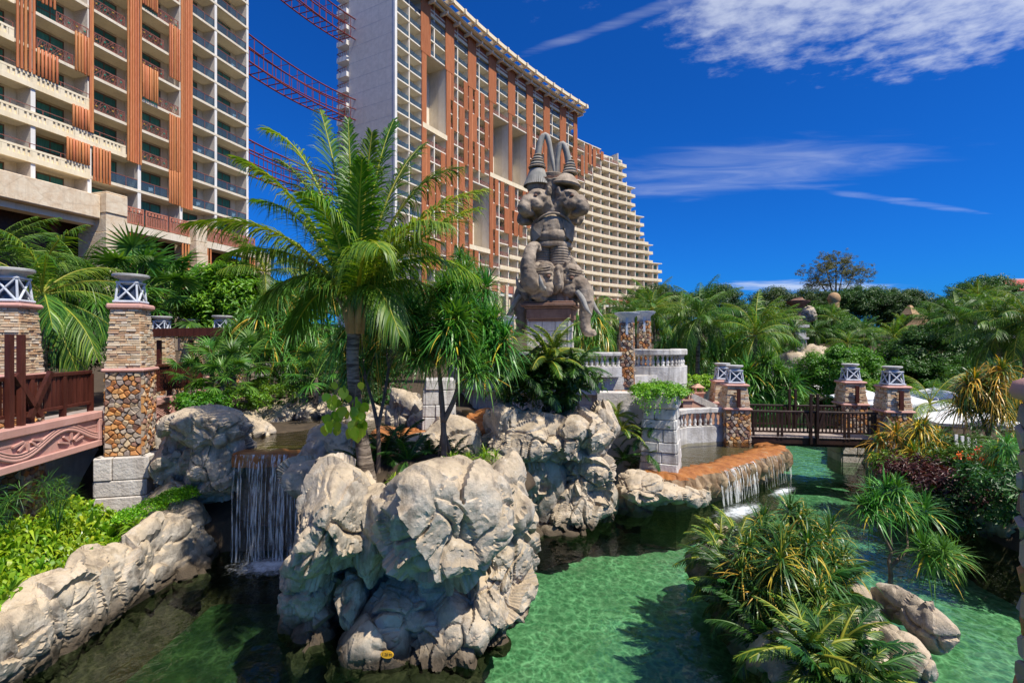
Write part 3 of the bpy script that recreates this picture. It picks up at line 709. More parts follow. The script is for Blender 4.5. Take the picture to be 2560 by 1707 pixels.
    for j in range(16):
        x = .03+.94*j/15; dx = r2.uniform(-.1, .1); rl.beam((max(0, x-dx), 0, .08), (min(1, x+dx), 0, .98), .03, .02)
    rlm = rl.mesh('woven_railing', K['redrail'])
    gl = MB().box(0, 1, -.02, .0, .05, 1.0).mesh('glass_railing', K['glass_blue'])
    lamp = MB().box(-.05, .05, -.05, .05, 0, .1)
    win_i = [0]
    def cellwin(i, k, M_, L_, big=False):
        ww = link('window_wall', wl, T); ww.matrix_local = M_ @ Matrix.Translation((0, 2.1, ZK(k)+.28)) @ Matrix.Diagonal((L_, 1, 3.02, 1))
        w = link('window', wnb if i < 2 else wn, ww); w.matrix_local = Matrix.Translation((.12 if i < 2 else .38, 0, 0)) @ Matrix.Diagonal((.62 if i < 2 else .42, 1, .86, 1))
        if i < 2 or i > 17: link('mullion', mum, w)
    for i in range(NB):
        a, c = bays[i], bays[i+1]; M_, L_ = MSpan(a, c)
        for k in range(0, 18):
            if k+.6 > ktop(a+.2): continue
            if in_void(i, k): continue
            if 2 <= i <= 17 and k >= 16: continue
            cellwin(i, k, M_, L_)
            if i < 2:
                g = link('glass_railing', gl, T); g.matrix_local = M_ @ Matrix.Translation((.2, .06, ZK(k)+.28)) @ Matrix.Diagonal((L_-.4, 1, 1, 1))
            elif k+.2 >= klow(a+.5) and i < 18+6:
                if i <= 17 and k >= 14 and k % 2 == 0 or (k == 15 and i <= 17):
                    g = link('glass_railing', gl, T); g.matrix_local = M_ @ Matrix.Translation((.2, .06, ZK(k)+.28)) @ Matrix.Diagonal((L_-.4, 1, 1, 1))
                else:
                    g = link('woven_railing', rlm, T); g.matrix_local = M_ @ Matrix.Translation((.16, .08, ZK(k)+.26)) @ Matrix.Diagonal((L_-.3, 1, 1, 1))
    # cream parapets: one per floor, from the edge of the slat screens to the stepped end
    for k in range(0, 15):
        b = MB(); r = MB(); seen = False; last = None
        for i in range(2, NB):
            a, c = bays[i], bays[i+1]
            if k+.2 >= klow(a+.5) or in_void(i, k): continue
            if k > ktop(a+.2)-.6: break
            if k > ktop(c)-.6:
                t = (a+c)/2; c = t
            M_, L_ = MSpan(a, c); b.box(-.01, L_+.01, -.28, -.04, ZK(k)-.10, ZK(k)+.92, M_); seen = True
            n = 9
            for j in range(n): x = L_*(j+.5)/n; b.box(x-.09, x+.09, -.33, -.28, ZK(k)+.15, ZK(k)+.6, M_)
            r.box(0, L_, -.2, -.14, ZK(k)+1.16, ZK(k)+1.22, M_); 
            for j in range(3): r.box(L_*j/3, L_*j/3+.06, -.2, -.14, ZK(k)+.92, ZK(k)+1.2, M_)
            last = (M_, L_)
        if seen:
            p = b.build('cream_parapet', K['louvre'], T); r.build('hand_rail', K['redrail'], p)
            if last:
                M_, L_ = last; e = MB(); e.box(L_+.02, L_+1.9, -.28, 2.3, ZK(k)-.12, ZK(k)+.25, M_); e.box(L_+1.7, L_+1.9, -.28, 2.3, ZK(k)+.25, ZK(k)+.95, M_); e.box(L_+.02, L_+1.7, -.28, -.06, ZK(k)+.25, ZK(k)+.93, M_)
                e.build('end_balcony', K['louvre'], T)
    # slat screens
    for p in range(8):
        s0 = 8+8.5*p
        kl = klow(s0+.5); slats(s0-.2, 1.5, ZK(max(0, math.ceil(kl)))-.2 if kl > 0 else 14, ZK(14.2))
        slats(s0-.6, 3.2, ZK(13.8), 79.2, -.22)
        for k, half in [(k_, h_) for k_ in range(0, 14) for h_ in (0, 1)]:
            if k % 2: continue
            pos = s0+4.25*half+((2.15, 1.0) if half == 0 else (.4, 2.1))[(k//2+p) % 2]
            i = max(j for j in range(NB) if bays[j] <= pos)
            if k < klow(pos+1): continue
            if in_void(i, k) or in_void(i, k+1): continue
            slats(pos, 1.5 if (k+p+half) % 4 else 2.0, ZK(k)-.15, ZK(k+2)-.1)
    slats(74.2, 2.0, ZK(11), 79.2, -.25)
    for j, s in enumerate((80.5, 84.8, 89)):
        if klow(s) < 14.4: slats(s, 1.5, ZK(math.ceil(klow(s)))-.2, ZK(14.8), -.2)
    for s, k0, k1 in ((78.4, 11.6, 13.6), (82.6, 13, 15), (87, 14.4, 14.9)): slats(s, 1.5, ZK(k0), ZK(k1))
    for (i0, i1, k0, k1) in ((2, 3, 9, 13), (8, 9, 8, 12), (10, 11, 8, 12), (14, 15, 9, 13), (6, 7, 2, 6)):
        M_, L_ = MSpan(bays[i0], bays[i1+1]); MB().box(.02, L_-.02, 5.0, 5.2, ZK(k0), ZK(k1+1), M_).build('recess_wall', K['cream2'], T)
        MB().box(.05, L_-.05, .1, 5, ZK(k1+1)-.12, ZK(k1+1)-.02, M_).build('recess_ceiling', K['louvre'], T)
        MB().box(.0, L_, -.25, -.02, ZK(k0)-.1, ZK(k0)+1.0, M_).build('recess_parapet', K['louvre'], T)
    # big top windows
    for p in range(8):
        s0 = 8+8.5*p+2.7; M_, L_ = MSpan(s0, s0+5.6)
        if s0+5.6 > 77: M_, L_ = MSpan(s0, 75.8)
        w = link('penthouse_window', MB().box(0, L_, 1.9, 2.0, ZK(16)+.3, 78.2).mesh('penthouse_window', K['curtain_b']), T); w.matrix_local = M_
        q = MB()
        for j in range(5): q.box(L_*j/4-.06, L_*j/4+.06, 1.8, 1.9, ZK(16)+.3, 78)
        for z in (1.2, 3.2, 4.4): q.box(0, L_, 1.79, 1.9, ZK(16)+z-.06, ZK(16)+z+.06)
        q.build('mullion', K['white'], w)
        q = MB().box(0, L_, -.1, 1.7, 76.2, 76.9); q.build('cream_lintel', K['louvre'], T).matrix_local = M_
        q = MB().box(.1, L_-.1, .1, .3, 77, 79); q.build('terracotta_panel', K['pinkrail'], T).matrix_local = M_
        g = link('glass_railing', gl, T); g.matrix_local = M_ @ Matrix.Translation((0, -.1, ZK(16)+.3)) @ Matrix.Diagonal((L_, 1, 1, 1))
    # roof pergola
    b = MB(); c = MB()
    for i in range(0, 40):
        a = -1+i*1.975; M_, L_ = MSpan(max(a, 0), max(a, 0)+1.98)
        if a < 0: continue
        b.box(0, L_+.01, -3.4, -2.7, 80.2, 81.1, M_); b.box(0, L_+.01, -2.3, 2, 79.3, 79.7, M_); c.box(0, L_+.01, -1.3, -.8, 78.6, 79.1, M_)
        c.box(0, L_+.01, 2, 9, 79.0, 79.4, M_)
    b.build('roof_fascia', K['louvre'], T); c.build('roof_slab', K['cream'], T)
    for i in range(18):
        M_ = MS(1+i*4.45)
        MB().box(-.25, .25, -3.9, 2, 79.72, 80.9, M_).build('roof_beam', K['louvre'], T)
        MB().box(-.2, .2, -2.2, 0, 77.9, 78.6, M_).build('roof_bracket', K['cream'], T)
    # end wall
    M0 = MS(0)
    w = MB().box(-.4, -.02, 0.3, 12.6, 8, 80.5, M0).build('end_wall', K['greywall'], T)
    b = MB()
    for z in np.arange(14, 80, 3.3): b.box(-.405, -.39, .31, 12.59, z, z+.06, M0)
    for y in (2.2, 4.2, 6.2, 8.2, 10.2): b.box(-.406, -.39, y, y+.04, 8, 80.4, M0)
    b.build('panel_joint', K['dish'], w)
    MB().box(-.45, .2, -.12, .3, 8, 80.6, M0).build('corner_fin', K['white'], T)
    MB().box(.6, 2.0, 12.6, 17, 8, 78, M0).build('rear_bay', K['white'], T)
    for k in range(6, 18):
        q = MB().box(-1.0, .6, 12.7, 15.6, ZK(k), ZK(k)+1.0, M0); o = q.build('small_balcony', K['white'], T)
        q = MB()
        for j in range(6): q.box(-.95, -.9, 12.8+j*.54, 12.85+j*.54, ZK(k)+1, ZK(k)+1.9, M0)
        q.box(-.98, -.88, 12.7, 15.6, ZK(k)+1.85, ZK(k)+1.95, M0); q.box(-.98, .6, 15.5, 15.6, ZK(k)+1.85, ZK(k)+1.95, M0); q.build('balcony_rail', K['redrail'], o)
    # terrace base with piers
    for i in range(26):
        s = 20+3.6*i
        if s > 112: break
        M_ = MS(s); MB().box(-.5, .5, -2.4, -1.2, 0, 20.2, M_).build('stone_pier', K['sandstone'], T)
        M2, L2 = MSpan(s+.5, s+3.1); MB().box(0, L2, -2.0, -1.7, 18.2, 20.0, M2).build('terracotta_railing', K['pinkrail'], T)
        MB().box(0, L2, -1.8, 2, 17.3, 18.1, M2).build('terrace_slab', K['white'], T)
    b = MB()
    for i in range(2, NB): M_, L_ = MSpan(bays[i], bays[i+1]); b.box(0, L_, 2.3, 2.6, 0, 21.4, M_)
    b.build('podium_wall', K['cream'], T)
tower_b()
# ------------------------------------------------------------------ red steel sky bridges between the towers
def sky_bridges():
    A = Vector((-47.5, 66, 0)); B = Vector((-33.9, 104.4, 0)); d = (B-A).normalized(); n = Vector((d.y, -d.x, 0))
    for z, lab in ((72.5, 'topmost red steel truss bridge between the hotel towers, cut by the frame'), (55.8, 'middle red steel truss bridge sagging between the hotel towers'),
                   (39.2, 'lowest red steel truss bridge, half hidden by the coconut palm')):
        T = empty('sky_bridge', (0, 0, 0), 0, lab, 'sky bridge', 'red truss bridges between the towers')
        NS = 22
        def pt(t, off, h): p = A.lerp(B, t); return p+n*off+Vector((0, 0, z+h-2.4*4*t*(1-t)*.9))
        for off in (-1.5, 1.5):
            for h, r in ((0, .13), (-2.0, .10), (-4.2, .13)):
                b = MB(); b.tube([pt(i/NS, off, h) for i in range(NS+1)], r, 6); b.build('chord', K['redsteel'], T, True)
            for i in range(NS+1): MB().bar(pt(i/NS, off, 0), pt(i/NS, off, -4.2), .06, 5).build('post', K['redsteel'], T)
        for i in range(NS+1):
            MB().bar(pt(i/NS, -1.5, -4.2), pt(i/NS, 1.5, -4.2), .09, 5).build('cross_beam', K['redsteel'], T)
            if i % 2 == 0: MB().bar(pt(i/NS, -1.5, 0), pt(i/NS, 1.5, 0), .05, 5).build('tie', K['redsteel'], T)
sky_bridges()
# ------------------------------------------------------------------ rocks
_ico = {}
def ico(n):
    if n not in _ico:
        bm = bmesh.new(); bmesh.ops.create_icosphere(bm, subdivisions=n, radius=1)
        bm.verts.index_update()
        _ico[n] = (np.array([v.co[:] for v in bm.verts]), np.array([[v.index for v in f.verts] for f in bm.faces])); bm.free()
    return _ico[n]
BVH = []      # (verts, faces) of rock surfaces, for setting things down on them
def facet(p, seed):
    """planar chisel marks: each cell of a jittered grid is one tilted plane"""
    i = np.floor(p).astype(np.int64); best = np.full(len(p), 1e9); out = np.zeros(len(p))
    for dx in (-1, 0, 1):
        for dy in (-1, 0, 1):
            for dz in (-1, 0, 1):
                c = i+np.array([dx, dy, dz]); s = np.stack([c[:, k]+.5+.45*_h(c[:, 0], c[:, 1], c[:, 2], seed+k) for k in range(3)], 1); r = p-s; d = (r*r).sum(1)
                t = np.stack([_h(c[:, 0], c[:, 1], c[:, 2], seed+10+k) for k in range(3)], 1); v = (r*t).sum(1)*.9+.35*_h(c[:, 0], c[:, 1], c[:, 2], seed+20)
                m_ = d < best; best = np.where(m_, d, best); out = np.where(m_, v, out)
    return out
def crack(p, seed):
    """0 far from cell borders, 1 on them"""
    i = np.floor(p).astype(np.int64); b1 = np.full(len(p), 1e9); b2 = np.full(len(p), 1e9)
    for dx in (-1, 0, 1):
        for dy in (-1, 0, 1):
            for dz in (-1, 0, 1):
                c = i+np.array([dx, dy, dz]); s = np.stack([c[:, k]+.5+.48*_h(c[:, 0], c[:, 1], c[:, 2], seed+k) for k in range(3)], 1); d = np.sqrt(((p-s)**2).sum(1))
                b2 = np.where(d < b1, b1, np.minimum(b2, d)); b1 = np.minimum(b1, d)
    return np.clip(1-(b2-b1)/.075, 0, 1)**1.2
def boulder_geo(c, r, seed, sub=5, planes=16, cut=.78, rough=1.0, tilt=0.0, sharp=26, lump=.10):
    """a chiselled star-shaped boulder: smooth minimum of random cutting planes, then facets, ridges and fine relief"""
    D, F = ico(sub); g = np.random.default_rng(seed)
    n = g.normal(size=(planes, 3)); n /= np.linalg.norm(n, axis=1)[:, None]
    h = g.uniform(cut, 1.0, planes)
    dn = np.maximum(D@n.T, 1e-3); q = np.minimum(h[None]/dn, 3.0)
    q = np.concatenate([q, np.ones((len(D), 1))*1.06], 1)
    rr = -np.log(np.exp(-sharp*q).sum(1))/sharp
    p = D*rr[:, None]*np.array(r)
    s = max(r); f = 1.0/s; w = p+np.array(c)
    p = p+D*(lump*s*vnoise(w*f*1.7, seed))[:, None]
    wp = w+.16*np.stack([vnoise(w*1.3, seed+1), vnoise(w*1.3, seed+2), vnoise(w*1.3, seed+3)], 1)
    p = p+D*(rough*(.21*min(1, s)*facet(wp*np.array([1.25, 1.25, .95]), seed+30)))[:, None]
    up_ = np.clip(1.15-1.4*D[:, 2], .25, 1)            # tops are worn smoother than the sides
    if sub >= 5: p = p+D*(rough*.055*up_*facet(wp*np.array([2.9, 2.9, 2.1]), seed+60))[:, None]+D*(rough*.014*up_*ridged(w*3.1, 3, seed+5))[:, None]+D*(rough*.008*fbm(w*7, 3, seed+11))[:, None]
    if sub >= 5:
        wq = w+.25*np.stack([vnoise(w*1.9, seed+41), vnoise(w*1.9, seed+42), vnoise(w*1.9, seed+43)], 1)
        p = p-D*(rough*.12*np.clip(up_+.1, 0, 1)*crack(wq*np.array([1.0, 1.0, .75]), seed+70))[:, None]
    if sub >= 6: p = p+D*(rough*.012*up_*facet(wp*7, seed+90))[:, None]-D*(rough*.025*up_*crack(wq*np.array([2.6, 2.6, 1.5]), seed+80))[:, None]
    return p+np.array(c), F
def boulder(T, c, r, seed, name='boulder', sub=5, mat='rock', **kw):
    V, F = boulder_geo(c, r, seed, sub, **kw); BVH.append((V, F))
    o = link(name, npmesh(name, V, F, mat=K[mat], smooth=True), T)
    if sub >= 5:
        try: o.data.set_sharp_from_angle(angle=R(30))
        except Exception: pass
    return o
def rock(T, px, py, d, w, h, seed, dd=None, **kw):
    """boulder whose middle is at (px,py) and depth d, w and h in picture units"""
    s = d/FPX; c = P(px, py, d); return boulder(T, tuple(c), (w/2*s, (dd or w/2*s), h/2*s), seed, **kw)
def drop(x, y, z0=9.0):
    """height of the rock below a point"""
    best = None
    for t in _trees():
        hit = t.ray_cast(Vector((x, y, z0)), Vector((0, 0, -1)))
        if hit[0] is not None and (best is None or hit[0].z > best): best = hit[0].z
    return best if best is not None else float(ground_h([x], [y])[0])
_tc = {}
def _trees():
    while len(_tc) < len(BVH):
        i = len(_tc); V, F = BVH[i]; _tc[i] = BVHTree.FromPolygons([tuple(v) for v in V], [tuple(f) for f in F])
    return list(_tc.values())
# the island in the middle
ISL = empty('rock_island', (-1.9, 10, 0), 0, 'tall mushroom-shaped sandy rock island with a coconut palm, rising from the pool', 'rock')
def into(T):   # world-placed children under an empty that stands elsewhere
    return Matrix.Translation(-T.location)
def wboulder(T, *a, **k):
    o = boulder(T, *a, **k); o.location = -T.location; return o
def wrock(T, *a, **k):
    o = rock(T, *a, **k); o.location = -T.location; return o
I = ISL
wboulder(I, (-1.95, 10.6, .75), (1.75, 1.55, 1.75), 11, sub=6, cut=.8, rough=1.3)             # core
wrock(I, 1112, 1285, 8.95, 345, 285, 21, dd=1.3, sub=6, cut=.76, rough=1.25, planes=14)                 # big right cap
wrock(I, 838, 1300, 9.15, 215, 275, 32, dd=1.2, sub=6, cut=.74, rough=1.35, planes=14)                   # left cap
wrock(I, 940, 1335, 9.25, 110, 270, 43, dd=.6, sub=5, cut=.85, rough=.6)                    # column between
wrock(I, 1268, 1245, 10.4, 130, 210, 54, dd=1.1, sub=5, rough=1.2)                           # right shoulder
wrock(I, 1225, 1200, 11.6, 150, 110, 55, dd=1.0, sub=5)
wrock(I, 1250, 1395, 10.2, 150, 190, 65, dd=.95, sub=6, rough=1.4, cut=.72)
wrock(I, 1215, 1490, 9.75, 190, 230, 76, dd=.9, sub=6, rough=1.4, cut=.62, planes=9)
wrock(I, 1165, 1575, 9.25, 190, 230, 87, dd=.8, sub=6, rough=1.4, cut=.62, planes=9)
wrock(I, 1075, 1605, 8.95, 190, 190, 98, dd=.6, sub=6, rough=1.4, cut=.62, planes=9)
wrock(I, 1000, 1520, 9.15, 170, 120, 109, dd=.45, sub=5, rough=1.4, cut=.7)
wrock(I, 880, 1495, 9.25, 80, 130, 110, dd=.45, sub=5, rough=1.2)
wrock(I, 785, 1450, 9.9, 140, 330, 121, dd=.9, sub=6, rough=1.3)
wrock(I, 800, 1580, 9.6, 120, 170, 132, dd=.8, sub=5, rough=1.2)
wrock(I, 965, 1620, 8.95, 200, 170, 143, dd=.6, sub=6, rough=.8)
for k, (px, py, w, h) in enumerate(((970, 1690, 110, 30), (1060, 1698, 130, 30), (1150, 1685, 120, 34), (1245, 1610, 60, 40), (860, 1665, 90, 50), (1290, 1470, 60, 60))):
    wrock(I, px, py, [8.45, 8.35, 8.6, 9.2, 8.9, 10.7][k], w, h, 150+k, sub=5, rough=.9)
wrock(I, 770, 1190, 11.2, 130, 80, 161, dd=.8, sub=5)
o = link('planting_bed', npmesh('planting_bed', *boulder_geo((-1.7, 11.1, 2.3), (1.9, 1.5, .45), 5, 4), mat=K['soil'], smooth=True), I); o.location = -I.location
BVH.append(boulder_geo((-1.7, 11.1, 2.3), (1.9, 1.5, .45), 5, 4))
# rock bluff with the bush, right of the island
BL = empty('rock_bluff', (2, 15.6, 0), 0, 'pale rock bluff topped by a dark fern bush, beside the island', 'rock')
wboulder(BL, (1.9, 16.6, .8), (1.6, 1.8, 2.2), 201, sub=6, rough=1.3)
wrock(BL, 1320, 1095, 15.0, 210, 130, 202, dd=1.2, sub=6, rough=1.2)
wrock(BL, 1440, 1090, 15.2, 170, 160, 203, dd=1.2, sub=6, rough=1.3, cut=.72)
wrock(BL, 1270, 1060, 15.4, 110, 120, 204, dd=1.0, sub=5)
wrock(BL, 1505, 1060, 15.9, 70, 110, 205, dd=.9, sub=5)
wrock(BL, 1470, 1185, 15.2, 140, 130, 206, dd=.9, sub=6, rough=1.5)
wrock(BL, 1440, 1270, 14.9, 150, 120, 207, dd=.9, sub=6, rough=1.5)
wrock(BL, 1500, 1255, 15.6, 80, 130, 208, dd=.8, sub=5, rough=1.3)
wrock(BL, 1340, 1220, 15.2, 150, 230, 209, dd=.9, sub=5)
wrock(BL, 1380, 1325, 14.4, 60, 30, 210, sub=4); wrock(BL, 1330, 1335, 14.3, 70, 24, 211, sub=4); wrock(BL, 1420, 1330, 14.5, 90, 40, 212, sub=4)
# left planter wall of rock along the water
PW = empty('rock_planter_wall', (-8, 8, 0), 0, 'long sandy rock retaining wall below the left bridge, lilies growing behind it', 'rock wall')
for k, (y, z, w, h, s) in enumerate(((6.6, .35, .9, 1.0, 301), (7.9, .45, 1.0, 1.05, 302), (9.0, .5, 1.0, 1.0, 303), (10.0, .55, .95, 1.05, 304), (11.0, .6, .9, 1.05, 305), (11.9, .65, .85, 1.15, 306), (12.6, .75, .6, 1.0, 307), (5.2, .3, .9, 1.0, 308))):
    wboulder(PW, (-8.22, y, .30+.02*y), (.46, w*1.4, .92), s, sub=6 if 6 < y < 11 else 5, rough=.95, cut=.72, planes=10)
wboulder(PW, (-8.3, 9.4, -.35), (.42, 3.2, .5), 315, sub=6, rough=1.4); wboulder(PW, (-8.1, 12.2, -.1), (.65, 1.0, .9), 316, sub=5, rough=1.3)
wboulder(PW, (-8.9, 13.0, 1.0), (.7, .8, .9), 317, sub=5)
# rocks round the left waterfall pool
WF = empty('waterfall_rocks', (-7, 14, 0), 0, 'overhanging sandy boulders beside the left waterfall and its upper pool', 'rock')
wrock(WF, 520, 1065, 13.2, 190, 90, 401, dd=1.1, sub=6, rough=1.0)
wrock(WF, 540, 1150, 13.4, 150, 190, 402, dd=1.0, sub=6, rough=1.2)
wrock(WF, 470, 1130, 13.9, 110, 170, 403, dd=1.0, sub=5)
wrock(WF, 400, 1200, 14.4, 70, 240, 404, dd=.5, sub=5)
for k, (px, py, d, w, h) in enumerate(((610, 1062, 16.5, 90, 60), (680, 1045, 18.6, 110, 70), (740, 1030, 19.6, 120, 70), (640, 1080, 15.4, 90, 60), (820, 1030, 19.8, 130, 60), (900, 1040, 19.0, 120, 60), (1010, 1030, 17.6, 100, 130), (1060, 1065, 17.0, 90, 90))):
    wrock(WF, px, py, d, w, h, 410+k, sub=5)
wrock(WF, 830, 1130, 13.2, 160, 100, 425, dd=1.0, sub=5); wrock(WF, 1000, 1110, 14.6, 170, 70, 426, dd=1.3, sub=5, mat='orangerim'); wrock(WF, 1130, 1100, 15.2, 150, 110, 427, dd=1.0, sub=5)
wrock(WF, 1220, 1080, 16.6, 130, 110, 428, dd=1.0, sub=5, mat='orangerim'); wrock(WF, 1060, 1150, 14.0, 200, 110, 429, dd=.9, sub=5)
wboulder(WF, (-4.0, 14.2, 1.1), (.9, 1.2, 1.5), 431, sub=5)
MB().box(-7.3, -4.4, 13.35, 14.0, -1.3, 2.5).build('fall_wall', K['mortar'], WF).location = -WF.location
# upper pools: water sheets in their basins
flat('upper_pool_floor', [(-8.2, 13.0), (-7.6, 19.5), (-5, 21), (0, 21), (1.5, 17.8), (-1, 15.2), (-4.4, 13.2)], 2.36, surf('olive_pool_bed', (.10, .085, .03), (.16, .13, .05), 2, .8))
flat('upper_pool_water', [(-8.2, 12.95), (-7.6, 19.5), (-5, 21), (0, 21), (1.5, 17.8), (-1, 15.2), (-4.4, 13.15)], 2.62, K['streamwater'])
# flat orange lip of the left waterfall
LIP = empty('waterfall_lip', (-6, 12.9, 2.5), 0, 'flat orange stone lip the left waterfall pours over', 'ledge')
gx = np.linspace(-7.15, -4.75, 40); prof = [(12.62, 2.30), (12.60, 2.52), (12.66, 2.645), (12.9, 2.66), (13.25, 2.63), (13.4, 2.3)]
V = np.array([[x, y+.05*math.sin(x*5)+.04*math.sin(x*13), z+.012*math.sin(x*9)] for x in gx for y, z in prof]); i = (np.arange(39)[:, None]*6+np.arange(5)[None]).ravel()
o = link('stone_lip', npmesh('stone_lip', V, np.stack([i, i+6, i+7, i+1], 1), mat=K['orangerim'], smooth=True), LIP); o.location = -LIP.location
K['rimside'] = surf('stained_rock_side', (.20, .12, .065), (.46, .33, .20), 2.2, .7, .7, 9, c3=(.60, .48, .33), bdist=.05)
# orange rim ledge of the right pool
RIM = empty('orange_rim_ledge', (8, 18, 1), 0, 'curved orange mineral-stained ledge holding the small pool left of the far footbridge', 'ledge')
rimc = [(4.2, 16.3), (5.3, 15.9), (6.5, 16.65), (7.5, 17.3), (8.4, 18.1), (9.3, 18.8), (10.1, 19.4), (10.8, 20.0), (11.2, 20.6), (11.0, 21.3)]
def polyline(pts, n):
    pts = np.array(pts, float); d = np.concatenate([[0], np.cumsum(np.linalg.norm(np.diff(pts, axis=0), axis=1))]); t = np.linspace(0, d[-1], n)
    return np.stack([np.interp(t, d, pts[:, k]) for k in range(pts.shape[1])], 1)
rc = polyline(rimc, 160); tn = np.gradient(rc, axis=0); tn /= np.linalg.norm(tn, axis=1)[:, None]; nm = np.stack([-tn[:, 1], tn[:, 0]], 1)   # inward
sc = .16*np.abs(np.sin(np.arange(160)*.42))+.08*np.sin(np.arange(160)*.17)
pf = [(-.06, .30), (-.16, .62), (-.20, .86), (-.12, 1.10), (.10, 1.20), (.42, 1.19), (.62, 1.17), (.66, .9)]
V = []
for i_ in range(160):
    for j_, (o_, z_) in enumerate(pf):
        off = o_ + (sc[i_] if o_ > .3 else 0) + (.10*math.sin(i_*.9+j_)+.06*math.sin(i_*2.1) if o_ < 0 else 0)
        V.append((rc[i_, 0]+nm[i_, 0]*off, rc[i_, 1]+nm[i_, 1]*off, z_+.02*math.sin(i_*.7+j_)))
V = np.array(V); V += .05*np.stack([vnoise(V*3, 1), vnoise(V*3, 2), .3*vnoise(V*3, 3)], 1)
i = (np.arange(159)[:, None]*8+np.arange(7)[None]).ravel()
Vs = V.copy(); dsp = facet(V*2.2, 7)*.16+.06*ridged(V*4, 3, 4); msk = np.tile(np.array([1, 1, .8, .25, 0, 0, 0, 0]), 160)
V[:, :2] -= np.repeat(nm, 8, axis=0)*(dsp*msk)[:, None]; V[:, 2] += .06*msk*vnoise(V*2.5, 9)
lo_ = (np.arange(159)[:, None]*8+np.arange(3)[None]).ravel(); hi_ = (np.arange(159)[:, None]*8+np.arange(3, 7)[None]).ravel()
for nm_, ii, mt in (('rim_side', lo_, 'rimside'), ('rim_top', hi_, 'orangerim')):
    o = link(nm_, npmesh(nm_, V, np.stack([ii, ii+8, ii+9, ii+1], 1), mat=K[mt], smooth=True), RIM); o.location = -RIM.location
b = MB()
for i_ in range(159):
    a, c = rc[i_]+nm[i_]*.12, rc[i_+1]+nm[i_+1]*.12
    b.add([(a[0], a[1], -1.2), (c[0], c[1], -1.2), (c[0], c[1], .6), (a[0], a[1], .6)], [(0, 1, 2, 3)])
o = b.build('rim_base', surf('wet_dark_stone', (.06, .045, .03), (.12, .09, .06), 3, .6), RIM); o.location = -RIM.location
for k, (px, py, d, w, h) in enumerate(((1600, 1215, 15.6, 120, 70), (1650, 1230, 15.7, 130, 60), (1720, 1235, 16.0, 110, 50), (1570, 1250, 16.2, 100, 110))):
    wrock(RIM, px, py, d, w, h, 450+k, sub=5, rough=1.1)
flat('right_pool_bed', [tuple(rc[i_]+nm[i_]*.5) for i_ in range(0, 160, 4)]+[(10.0, 22.2), (5.2, 22.4), (4.0, 19)], .95, surf('pebbled_pool_bed', (.11, .10, .06), (.19, .17, .10), 22, .8, lo=.45, hi=.55))
flat('right_pool_water', [tuple(rc[i_]+nm[i_]*.5) for i_ in range(0, 160, 4)]+[(10.0, 22.2), (5.2, 22.4), (4.0, 19)], 1.15, K['streamwater'])
# plant island in the right foreground
PI_ = empty('planted_islet', (6, 10, 0), 0, 'low rock-edged islet crowded with strap-leaf plants in the right foreground', 'rock')
for k, (x, y, z, r, s) in enumerate(((5.6, 9.9, .0, (1.55, 2.8, .7), 501), (6.6, 9.6, .1, (.45, 1.0, .5), 502), (6.95, 10.9, .2, (.42, .9, .42), 503), (4.6, 9.6, .1, (.6, 1.4, .8), 504), (4.5, 8.0, .0, (.5, 1.1, .75), 505), (5.6, 12.3, .1, (.9, .9, .6), 506), (4.9, 11.4, .2, (.6, .9, .7), 507))):
    wboulder(PI_, (x, y, z), r, s, sub=6 if s in (501, 502, 503) else 5, rough=1.25)
wrock(PI_, 2178, 1665, 7.6, 110, 120, 511, dd=.5, sub=6, cut=.7); wrock(PI_, 2255, 1650, 7.9, 100, 120, 512, dd=.5, sub=6, cut=.7); wrock(PI_, 2285, 1545, 8.8, 75, 110, 513, dd=.8, sub=5)
# right bank edging
RB = empty('right_bank_rocks', (13, 12, 0), 0, 'low shaded rock edging along the right bank of the pool', 'rock wall')
for k, (x, y) in enumerate(((13.0, 8.0), (13.1, 10.0), (13.3, 12.0), (13.6, 13.8), (14.0, 15.6), (14.8, 17.2))):
    wboulder(RB, (x+.3, y, .25), (.7, 1.2, .75), 520+k, sub=5)
wboulder(RB, (15.2, 19.0, .3), (.8, 1.1, 1.0), 530, sub=5)
# boulders by the far stream
FR_ = empty('far_stream_boulders', P(2080, 930, 48), 0, 'grey boulders heaped behind the rope bridge at the far stream', 'rock')
for k, (px, py, d, w, h) in enumerate(((1985, 905, 52, 80, 70), (2035, 905, 54, 90, 80), (2090, 915, 50, 60, 50), (2130, 985, 42, 90, 50), (2060, 1000, 45, 60, 40), (1960, 975, 50, 60, 40))):
    wrock(FR_, px, py, d, w, h, 540+k, sub=4)
# ------------------------------------------------------------------ falling water and foam
def fallmat():
    m, nt, N, L, out = nodes('falling_water')
    g = N('ShaderNodeNewGeometry'); mp = N('ShaderNodeMapping'); mp.inputs['Scale'].default_value = (16, 16, 1.3); L(g.outputs['Position'], mp.inputs['Vector'])
    n = N('ShaderNodeTexNoise'); n.inputs['Scale'].default_value = 1.6; n.inputs['Detail'].default_value = 5; L(mp.outputs[0], n.inputs['Vector'])
    r = N('ShaderNodeMapRange'); r.inputs[1].default_value = .42; r.inputs[2].default_value = .68; r.inputs[3].default_value = .02; r.inputs[4].default_value = .75; L(n.outputs[0], r.inputs[0])
    t = N('ShaderNodeBsdfTransparent'); b = N('ShaderNodeBsdfPrincipled'); b.inputs['Base Color'].default_value = (.92, .92, .90, 1); b.inputs['Roughness'].default_value = .18
    mx = N('ShaderNodeMixShader'); L(r.outputs[0], mx.inputs[0]); L(t.outputs[0], mx.inputs[1]); L(b.outputs[0], mx.inputs[2]); L(mx.outputs[0], out.inputs[0]); return m
K['fall'] = fallmat()
